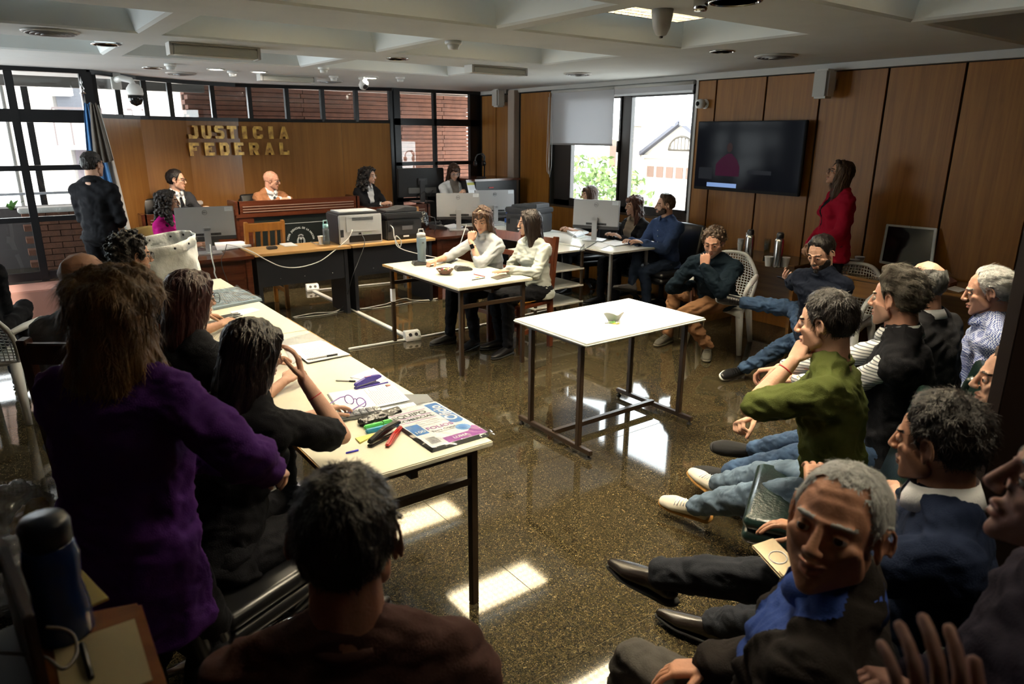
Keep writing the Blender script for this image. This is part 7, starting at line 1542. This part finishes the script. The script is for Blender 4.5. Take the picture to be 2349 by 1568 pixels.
# man on the plastic chair, fist at his mouth
p = hd(1640, 520, 6.25); p = onz(1640, 522, 1.17)
TANP = mat('tan_chinos', (.27, .135, .065), .9, **FAB); OLSH = mat('shoe_olive', (.075, .068, .048), .7); SOLG = mat('sole_khaki', (.12, .105, .07), .6)
person('brown haired man in dark top and tan chinos leaning forward, fist at mouth', p, 203, hface=204, hp=16, lean=32, seat=.43, s=1.03, vox=.009, strand=dict(n=1200, L=.022, wd=.0022, lift=.6, mode='rand', wob=1.2), hair=[hair_curly('m', .016, 120, .014, vox=.005)], hairm=mat('hair_curly_brown', (.065, .035, .018), .4, bump=HB), skinm=S_P, stubble=STB, top=dict(m=mat('dark_teal', (.008, .016, .024), .85, **FAB), kind='sweater', sleeve=1.95, i=.026, amp=.006), legs=dict(m=TANP, i=.016, amp=.006), shoes=dict(kind='sneaker', m=OLSH, sole=SOLG, laces=mat('lace_dark', (.04, .035, .03), .7)),
       knees=dict(L=('w', 4.97, 3.82, .56), R=('w', 5.14, 4.22, .56)), feet=dict(L=('w', 5.00, 3.80, .088), R=('w', 5.03, 4.30, .088)),
       hands=dict(L=dict(at=('w', p.x - .17, p.y - .06, p.z - .30), pole=('w', p.x - .22, p.y - .22, .55), pose='fist', dir=(.15, .15, 1), dor=(-.7, -.7, .1)), R=dict(at=('w', 5.02, 4.05, .60), pose='flat', dir=(-.35, -.25, -1), dor=(-.6, .6, 0))))
# man with the phone
p = onz(1889, 541, 1.24); NAV = mat('navy_sweater', (.009, .012, .022), .9, **FAB)
fR = onz(1712, 728, .60); person('bearded man in navy sweater and jeans with crossed leg looking at his phone', p, 172, hface=176, hp=22, lean=6, seat=.43, s=1.02, vox=.009, hair=[scalp('m', (.018, .018, .006, .010), up=.006)], hairm=H_BLACK, beard=mat('beard_black', (.014, .010, .009), .6, bump=HB), skinm=S_L, top=dict(m=NAV, kind='sweater', sleeve=1.95, i=.026, crew=NAV, amp=.006), legs=dict(m=jean_b, i=.016, amp=.007), shoes=dict(kind='sneaker', m=SH_B, sole=SOLE_W, laces=black_f),
       knees=dict(R=('w', 5.18, 3.14, .60), L=('w', 5.20, 3.05, .50)), feet=dict(R=('w', fR.x, fR.y, .60) if False else ('w', 4.92, 3.42, .58), L=('w', 4.72, 3.22, .092)), footdir=dict(R=(-.75, .55, .1), L=(-1, .05, 0)),
       hands=dict(L=dict(at=('w', 5.36, 3.20, .70), pose='hold', dir=(-.6, .5, .1), dor=(-.3, -.6, -.6)), R=dict(at=('w', 5.36, 3.34, .72), pose='hold', dir=(-.7, -.1, .2), dor=(.2, .3, -.9))))
t = thing('mobile_phone', 'dark mobile phone held by the man in the navy sweater', 'phone', (5.26, 3.28, .755), R(170)); MB().box((-.075, -.037, -.005), (.075, .037, .005), Matrix.Rotation(R(-20), 4, 'Y')).build('body', phone_m, t, bevel=.004); MB().box((-.070, -.033, .005), (.070, .033, .006), Matrix.Rotation(R(-20), 4, 'Y')).build('screen', mat('phone_screen', (.05, .07, .09), .1, emit=(.3, .4, .5), es=.3), t)
# woman in red
p = onx(1930, 368, 5.95); REDC = mat('red_wool', (.34, .008, .028), .85, **FAB)
person('standing woman in red blazer and dark hair looking up at the television', p, 140, hface=128, hp=-16, lean=-2, sex='f', s=.98, fat=1.12, strand=dict(n=1500, L=.075, wd=.0022, lift=.05, mode='down', wob=.12), hair=[hair_long('f', .21, .085, wave=.004, fringe=False, fall=.02)], hairm=H_BROWN, skinm=S_M, glass=GLB, top=coat(REDC, black_f, collar=None, hem=.09, i=.024, vw=.04), legs=trb, shoes=BT,
       hands=dict(L=dict(at=(.20, .10, .98), pose='hold', dir=(.2, .4, .1)), R=dict(at=(.20, -.02, .98), pose='hold')), extra=wristband(mat('pale_bracelet', (.6, .6, .58), .3), 'L', .027, .003, .05))
# right hand audience
OLIVE = mat('olive_cloth', (.075, .090, .022), .85, **FAB); p = onz(1903, 672, 1.335)
SNW = mat('sneaker_cream', (.60, .56, .46), .6); GUM = mat('gum_sole', (.48, .24, .05), .5)
person('young man in olive tee shirt and light jeans with chin on hand', p, 113, hface=104, hp=6, lean=8, seat=.46, s=1.02, vox=.008, strand=dict(n=2200, L=.028, wd=.0016, lift=.4, mode='crown', wob=.6), hair=[scalp('m', (.018, .020, .009, .014), amp=.002)], hairm=H_BLACK, skinm=S_L, top=dict(m=OLIVE, kind='tee', sleeve=.85, i=.024, crew=OLIVE, hem=.08, amp=.006), legs=dict(m=jean, i=.014, amp=.004), shoes=dict(kind='sneaker', m=SNW, sole=GUM, laces=PAPER),
       knees=dict(L=('w', 2.33, 1.90, .60), R=('w', 2.62, 1.98, .60)), feet=dict(L=('w', 2.60, 2.03, .092), R=('w', 2.86, 2.10, .11)), footdir=dict(L=(-.25, 1, 0), R=(.1, 1, .2)),
       hands=dict(L=dict(at=('w', 2.43, 1.44, 1.06), pole=('w', 2.20, 1.50, .80), pose='fist', dir=(.55, -.1, .8), dor=(-.7, .3, .6)), R=dict(at=('w', 2.42, 1.58, .78), pole=('w', 2.75, 1.6, .7), pose='fist', dir=(-.9, .1, -.1), dor=(0, .6, .8))), extra=wristband(mat('red_thread', (.5, .03, .03), .6), 'L', .028, .003, .18))
p = onz(2068, 622, 1.355); STR = bpy.data.materials.new('striped_shirt'); STR.use_nodes = True; _n = STR.node_tree; _tc = _n.nodes.new('ShaderNodeTexCoord'); _w = _n.nodes.new('ShaderNodeTexWave'); _w.bands_direction = 'Z'; _w.inputs['Scale'].default_value = 22; _w.inputs['Distortion'].default_value = .4; _r = _n.nodes.new('ShaderNodeValToRGB'); _r.color_ramp.elements[0].position = .12; _r.color_ramp.elements[0].color = (.12, .13, .15, 1); _r.color_ramp.elements[1].position = .35; _r.color_ramp.elements[1].color = (.60, .61, .60, 1)
_n.links.new(_tc.outputs['Object'], _w.inputs[0]); _n.links.new(_w.outputs[1], _r.inputs[0]); _n.links.new(_r.outputs[0], _n.nodes['Principled BSDF'].inputs['Base Color']); _n.nodes['Principled BSDF'].inputs['Roughness'].default_value = .8
person('man with streaked hair, dark vest and striped shirt sleeves in the second green chair', p, 112, hface=92, hp=2, lean=6, seat=.46, s=1.05, vox=.009, strand=dict(n=2600, L=.035, wd=.002, lift=.25, mode='back', wob=.4), hair=[scalp('m', (.030, .032, .004, .013), amp=.004, wl=.05, up=.012)], hairm=H_ASH, skinm=S_P, stubble=STB, top=dict(m=black_f, kind='vest', inner=STR, collar=STR, sleeve=1.9, i=.030, ch=.045), legs=dict(m=jean_b, i=.014), shoes=dict(kind='sneaker', m=mat('shoe_suede', (.012, .012, .013), .9), sole=SOLE_B),
       knees=dict(L=('w', 2.98, 1.98, .58), R=('w', 3.3, 2.05, .58)), feet=dict(L=('w', 2.95, 2.22, .092), R=('w', 3.30, 2.35, .092)), footdir=dict(L=(-.3, 1, 0)), hands=dict(L=dict(at=('w', 2.98, 1.75, .78), pose='hold'), R=dict(at=('w', 3.02, 1.86, .80), pose='hold')))
p = onz(2132, 600, 1.325); 
person('man in dark suit with bald crown and grey sides, seen from behind', p, 85, hface=48, hp=12, lean=10, seat=.45, s=1.04, hair=[scalp('m', (.004, .004, .010, .012), bald=.06)], hairm=H_GREY, skinm=S_P, top=coat(mat('suit_black', (.016, .016, .018), .85, **FAB), i=.028), legs=trb, shoes=DR, fat=1.12)
p = onz(2277, 615, 1.27); CHK = bpy.data.materials.new('checked_shirt'); CHK.use_nodes = True; _n = CHK.node_tree; _tc = _n.nodes.new('ShaderNodeTexCoord'); _c = _n.nodes.new('ShaderNodeTexChecker'); _c.inputs['Scale'].default_value = 150; _c.inputs[1].default_value = (.50, .55, .70, 1); _c.inputs[2].default_value = (.03, .06, .25, 1); _n.links.new(_tc.outputs['Object'], _c.inputs[0]); _n.links.new(_c.outputs[0], _n.nodes['Principled BSDF'].inputs['Base Color']); _n.nodes['Principled BSDF'].inputs['Roughness'].default_value = .8
person('elderly man with swept grey hair and blue checked shirt, in profile', p, 118, hface=116, hp=10, lean=8, seat=.44, s=1.02, strand=dict(n=1500, L=.035, wd=.002, lift=.2, mode='back', wob=.3), hair=[scalp('m', (.012, .014, .010, .018), amp=.003, rec=.012, stretch=(1, .4, 1))], hairm=H_WHITE, skinm=S_P, top=dict(m=CHK, kind='shirt', sleeve=1.95, collar=CHK, i=.022), legs=trb, shoes=DR)
p = onz(2338, 794, 1.26)
person('person behind the door edge showing only a pale profile and dark trousers', p, 112, hface=118, lean=5, seat=.45, hair=[scalp('m', (.014, .016, .01, .014))], hairm=H_BROWN, skinm=S_L, top=dict(m=mat('navy_quilt', (.012, .020, .038), .7, **FAB), kind='jacket', sleeve=1.95, i=.04, amp=.008), legs=dict(m=mat('charcoal_trousers', (.016, .017, .019), .9, **FAB)), shoes=DR)
p = hd(2172, 912, 1.72); CHN = mat('slate_chinos', (.024, .026, .032), .9, **FAB)
person('dark haired man in navy sweater over white collar with one leg crossed', p, 118, hface=94, hp=4, lean=4, seat=.44, s=1.02, vox=.008, hair=[scalp('m', (.020, .022, .010, .014), amp=.003, wl=.03)], strand=dict(n=2600, L=.024, wd=.0016, lift=.7, mode='crown', wob=1.0), hairm=H_BLACK, skinm=S_T, top=dict(m=mat('navy_knit', (.010, .016, .038), .9, **FAB), kind='sweater', sleeve=1.95, collar=white_f, ch=.055, i=.026), legs=dict(m=CHN, i=.016), shoes=dict(kind='dress', m=mat('shoe_leather_dark', (.014, .010, .008), .25, spec=.6), sole=SOLE_B),
       knees=dict(L=('w', 1.62, 1.05, 1.2), R=('w', 1.85, 1.2, .55)), feet=dict(L=('w', 1.60, 1.33, .50), R=('w', 1.98, 1.40, .092)), footdir=dict(L=(-.05, 1, -.05)), hands=dict(L=dict(at=('w', 1.72, .90, .96), pose='relax', dir=(.5, .3, .2), dor=(-.3, -.4, .9), pole=('w', 1.5, .55, .75)), R=dict(at=('w', 1.9, 1.0, .72), pose='relax')))
p = hd(1940, 1072, 1.27); JKB = mat('jacket_dark', (.020, .016, .014), .85, **FAB); BLS = mat('bright_blue_shirt', (.030, .065, .26), .7, **FAB)
person('white haired man in dark jacket over blue shirt smiling back towards the camera', p, 112, hface=188, hp=-14, hr=-3, lean=-7, seat=.44, s=1.03, vox=.007, strand=dict(n=2600, L=.012, wd=.0013, lift=.9, mode='crown', wob=.6), hair=[scalp('m', (.004, .005, .004, .005), rec=.006, amp=.0006)], hairm=H_WHITE, skinm=skin('ruddy', (.55, .27, .16)), smile=1.0, headscale=(1.04, 1, 1), top=coat(JKB, BLS, vw=.11, vb=.05, i=.032, collar=BLS, ch=.045), legs=dict(m=mat('grey_trousers', (.085, .078, .068), .9, **FAB), i=.016), shoes=DR, fat=1.1,
       knees=dict(L=('w', 1.03, 1.15, .9), R=('w', 1.22, 1.18, .9)), feet=dict(L=('w', 1.00, 1.16, .09), R=('w', 1.24, 1.18, .09)), hands=dict(L=dict(at=('w', 1.0, .80, .62)), R=dict(at=('w', 1.25, .86, .64))))
q = onz(1808, 1325, .70); t = thing('mobile_phone', 'gold edged phone with pale ring lying on the thigh of the seated man', 'phone', (1.625, .93, .76), R(-20)); Mx = Matrix.Rotation(R(-10), 4, 'Y') @ Matrix.Rotation(R(8), 4, 'X'); MB().box((-.038, -.078, -.004), (.038, .078, .004), Mx).build('body', mat('phone_gold', (.34, .27, .17), .2, metal=.5), t, bevel=.004)
MB().tube([Mx @ Vector((.024 * math.cos(a), .005 + .024 * math.sin(a), .0045)) for a in np.linspace(0, 2 * PI, 24, endpoint=False)], .0018, 5, closed=True).build('ring', PAPER, t); MB().box((-.032, -.07, .004), (.0, -.038, .008), Mx).build('camera_bump', mat('phone_gold'), t, bevel=.003)
# nearest people
p = hd(784, 1092, 1.13); BRN = mat('brown_tee', (.085, .042, .034), .85, **FAB)
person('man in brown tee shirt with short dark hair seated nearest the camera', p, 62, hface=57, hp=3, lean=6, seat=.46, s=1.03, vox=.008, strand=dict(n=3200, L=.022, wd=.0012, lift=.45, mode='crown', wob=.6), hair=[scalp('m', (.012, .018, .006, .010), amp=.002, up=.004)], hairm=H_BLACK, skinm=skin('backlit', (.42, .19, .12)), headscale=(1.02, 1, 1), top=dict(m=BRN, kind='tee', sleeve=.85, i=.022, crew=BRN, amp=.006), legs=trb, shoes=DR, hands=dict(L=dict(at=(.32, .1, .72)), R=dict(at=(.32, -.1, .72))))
p = hd(258, 622, 1.78); PUR = mat('purple_knit', (.060, .014, .125), .85, **FAB)
person('standing woman with full coppery brown hair and purple knit top, seen from behind', p, 44, hface=50, hp=6, lean=8, sex='f', s=.98, fat=1.28, vox=.009, strand=dict(n=4200, L=.06, wd=.0016, lift=.30, mode='down', wob=.5), hair=[hair_long('f', .19, .120, back=.075, wave=.007, wl=.09, vox=.006, fringe=False, stretch=(1, 1, .5), open_=.03), hair_curly('f', .030, 120, .034, top=.6, vox=.008, seed=9)], hairm=H_COPPER, skinm=S_L,
       top=dict(m=PUR, kind='blouse', sleeve=1.72, i=.028, hem=.20, amp=.006, vox=.010), legs=trb, shoes=BT, hands=dict(L=dict(at=('w', .50, 1.93, .98), pose='hold', dir=(.6, -.6, -.1), dor=(.5, .2, .8)), R=dict(at=('w', .50, 1.80, 1.0), pole=('w', .55, 1.45, 1.0), pose='hold', dir=(.5, .6, -.2), dor=(.5, -.2, .8))),
       extra=wristband(mat('silver_bracelet', (.6, .58, .55), .2, metal=1), 'R', .030, .004, .10))
p = hd(575, 735, 2.34)
person('young woman with long black hair and black tee shirt at the near table end', p, 22, hface=12, hp=14, lean=20, seat=.45, sex='f', s=1.02, vox=.009, strand=dict(n=1500, L=.075, wd=.0022, lift=.05, mode='down', wob=.12), hair=[hair_long('f', .33, .115, back=.07, wave=.003, fringe=True)], hairm=mat('hair_jet', (.010, .006, .005), .25, spec=.3, bump=HB), skinm=S_L, top=dict(m=black_f, kind='tee', sleeve=.8, i=.022), legs=trb, shoes=DR,
       hands=dict(R=dict(at=('w', .80, 2.34, 1.06), pole=('w', 1.0, 2.2, .72), pose='relax', dir=(-.1, .15, 1), dor=(.9, -.3, .1)), L=dict(at=('w', .95, 2.62, .80), pose='relax')), extra=wristband(mat('red_thread'), 'R', .025, .0025, .3))
p = hd(432, 622, 3.02)
person('woman with long straight reddish dark hair and glasses at the middle of the long table', p, 20, hface=14, hp=8, lean=8, seat=.45, sex='f', s=1.03, strand=dict(n=1500, L=.075, wd=.0022, lift=.05, mode='down', wob=.12), hair=[hair_long('f', .34, .10, back=.07, wave=.003, fringe=False)], hairm=H_RED, skinm=S_L, glass=GLB, bigglass=1.15, top=dict(m=black_f, kind='tee', sleeve=1.3, i=.022), legs=trb, shoes=DR, hands=dict(R=dict(at=('w', .98, 3.1, .80)), L=dict(at=('w', .98, 3.45, .80))))
p = hd(296, 540, 3.92)
person('young man with curly black hair and black glasses beside the white sack', p, 25, hface=12, hp=2, lean=5, seat=.45, strand=dict(n=1200, L=.022, wd=.0022, lift=.6, mode='rand', wob=1.2), hair=[hair_curly('m', .030, 130, .017, vox=.0055)], hairm=H_BLACK, skinm=S_M, glass=GLB, top=dict(m=black_f, kind='tee', sleeve=.8, crew=black_f), legs=trb, shoes=DR, hands=dict(R=dict(at=('w', 1.0, 4.3, .80)), L=dict(at=('w', .98, 4.6, .80))))
p = hd(186, 580, 3.05); 
person('bald man in light grey shirt seated on the dark wooden chair', p, 48, hface=38, hp=8, lean=6, seat=.47, s=1.06, vox=.010, hair=None, brow=False, skinm=S_T, top=dict(m=mat('grey_shirt', (.16, .16, .17), .85, **FAB), kind='shirt', sleeve=.9, collar=mat('grey_shirt'), i=.028), legs=trb, shoes=DR, fat=1.12, headscale=(1.04, 1.02, 1))
p = hd(-58, 470, 5.2)
person('person in black seated on the white plastic chair, cut off by the left edge', (-.16, 6.0, 1.32), 58, lean=4, seat=.43, s=1.0, hair=[scalp('m', (.014, .016, .008, .01))], hairm=H_BLACK, skinm=S_M, top=dict(m=black_f, kind='sweater', sleeve=1.95), legs=dict(m=black_f), shoes=DR, knees=dict(R=(.5, -.05, .62), L=(.5, .1, .5)), feet=dict(R=(.62, .10, .35), L=(.5, .12, .09)), hands=dict(L=dict(at=(.22, .12, .82)), R=dict(at=(.26, .02, .84))))
p = hd(2530, 960, .92); VIO = mat('dark_violet', (.016, .012, .022), .85, **FAB)
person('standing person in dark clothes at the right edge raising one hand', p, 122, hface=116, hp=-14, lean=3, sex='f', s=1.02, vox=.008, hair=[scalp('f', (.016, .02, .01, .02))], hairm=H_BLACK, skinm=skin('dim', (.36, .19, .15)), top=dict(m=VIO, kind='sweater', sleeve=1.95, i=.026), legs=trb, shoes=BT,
       hands=dict(L=dict(at=('w', *hd(2120, 1790, .64)), pose='relax', dir=(.12, .15, 1), dor=(-.6, -.7, .2), pole=('w', .75, .0, 1.0)), R=dict(at=(.2, -.1, 1.0))))


# ================================================================ chairs under the seated people
def under(key, label, m=None, **k):
    lb = [a for a in SEATS if key in a][0]; pv, F, face = SEATS[lb]; z0 = k.pop('z0', 0); off = k.pop('off', .06); dz = k.pop('dz', 0)
    o = exec_chair(label, pv.x + F.x * off, pv.y + F.y * off, face + k.pop('turn', 0), m or BLKL, **k); o.location.z = z0 + dz; return o
BLKL = mat('black_leather', (.010, .010, .011), .3, spec=.4)
under('bald man in tan', 'black leather chair of the bald judge', back=.84, z0=.30); under('charcoal suit', 'black leather chair of the judge in the charcoal suit', back=.84, z0=.30)
under('curly black haired woman', 'black leather chair of the curly haired judge', back=.90, wd=.56, z0=.15); under('white blazer', 'dark chair of the woman in the white blazer', back=.95, z0=.15)
under('bearded man in blue', 'dark chair behind the man in the blue shirt', back=.98); under('auburn', 'dark chair of the woman in the beige blouse', back=.88); under('brown bob', 'dark chair of the woman by the half drawn blind', back=.88)
under('olive tee', 'green leather chair under the young man in the olive tee shirt', GREEN, back=.97, turn=6); under('dark vest', 'green leather chair under the man in the dark vest', GREEN, back=.97, turn=4)
under('navy sweater over', 'dark chair of the man in the navy sweater', GREEN, back=.90); under('white haired man', 'dark chair of the white haired man', GREEN, back=.86)
under('man in dark suit', 'chair of the man in the dark suit', GREEN, back=.92); under('elderly', 'chair of the elderly man in the checked shirt', GREEN, back=.88); under('door edge', 'chair of the person behind the door edge', GREEN, back=.88)
under('near table end', 'dark chair with chrome star base under the black haired woman', back=.82, chrome=True); under('reddish dark', 'dark chair under the woman with reddish hair', back=.84)
under('curly black hair and black glasses', 'dark chair under the curly haired man with glasses', back=.84); under('brown tee', 'dark chair under the man in the brown tee shirt', back=.84)
under('magenta', 'olive padded chair of the woman in magenta', mat('olive_fabric', (.16, .11, .02), .8), back=.98)
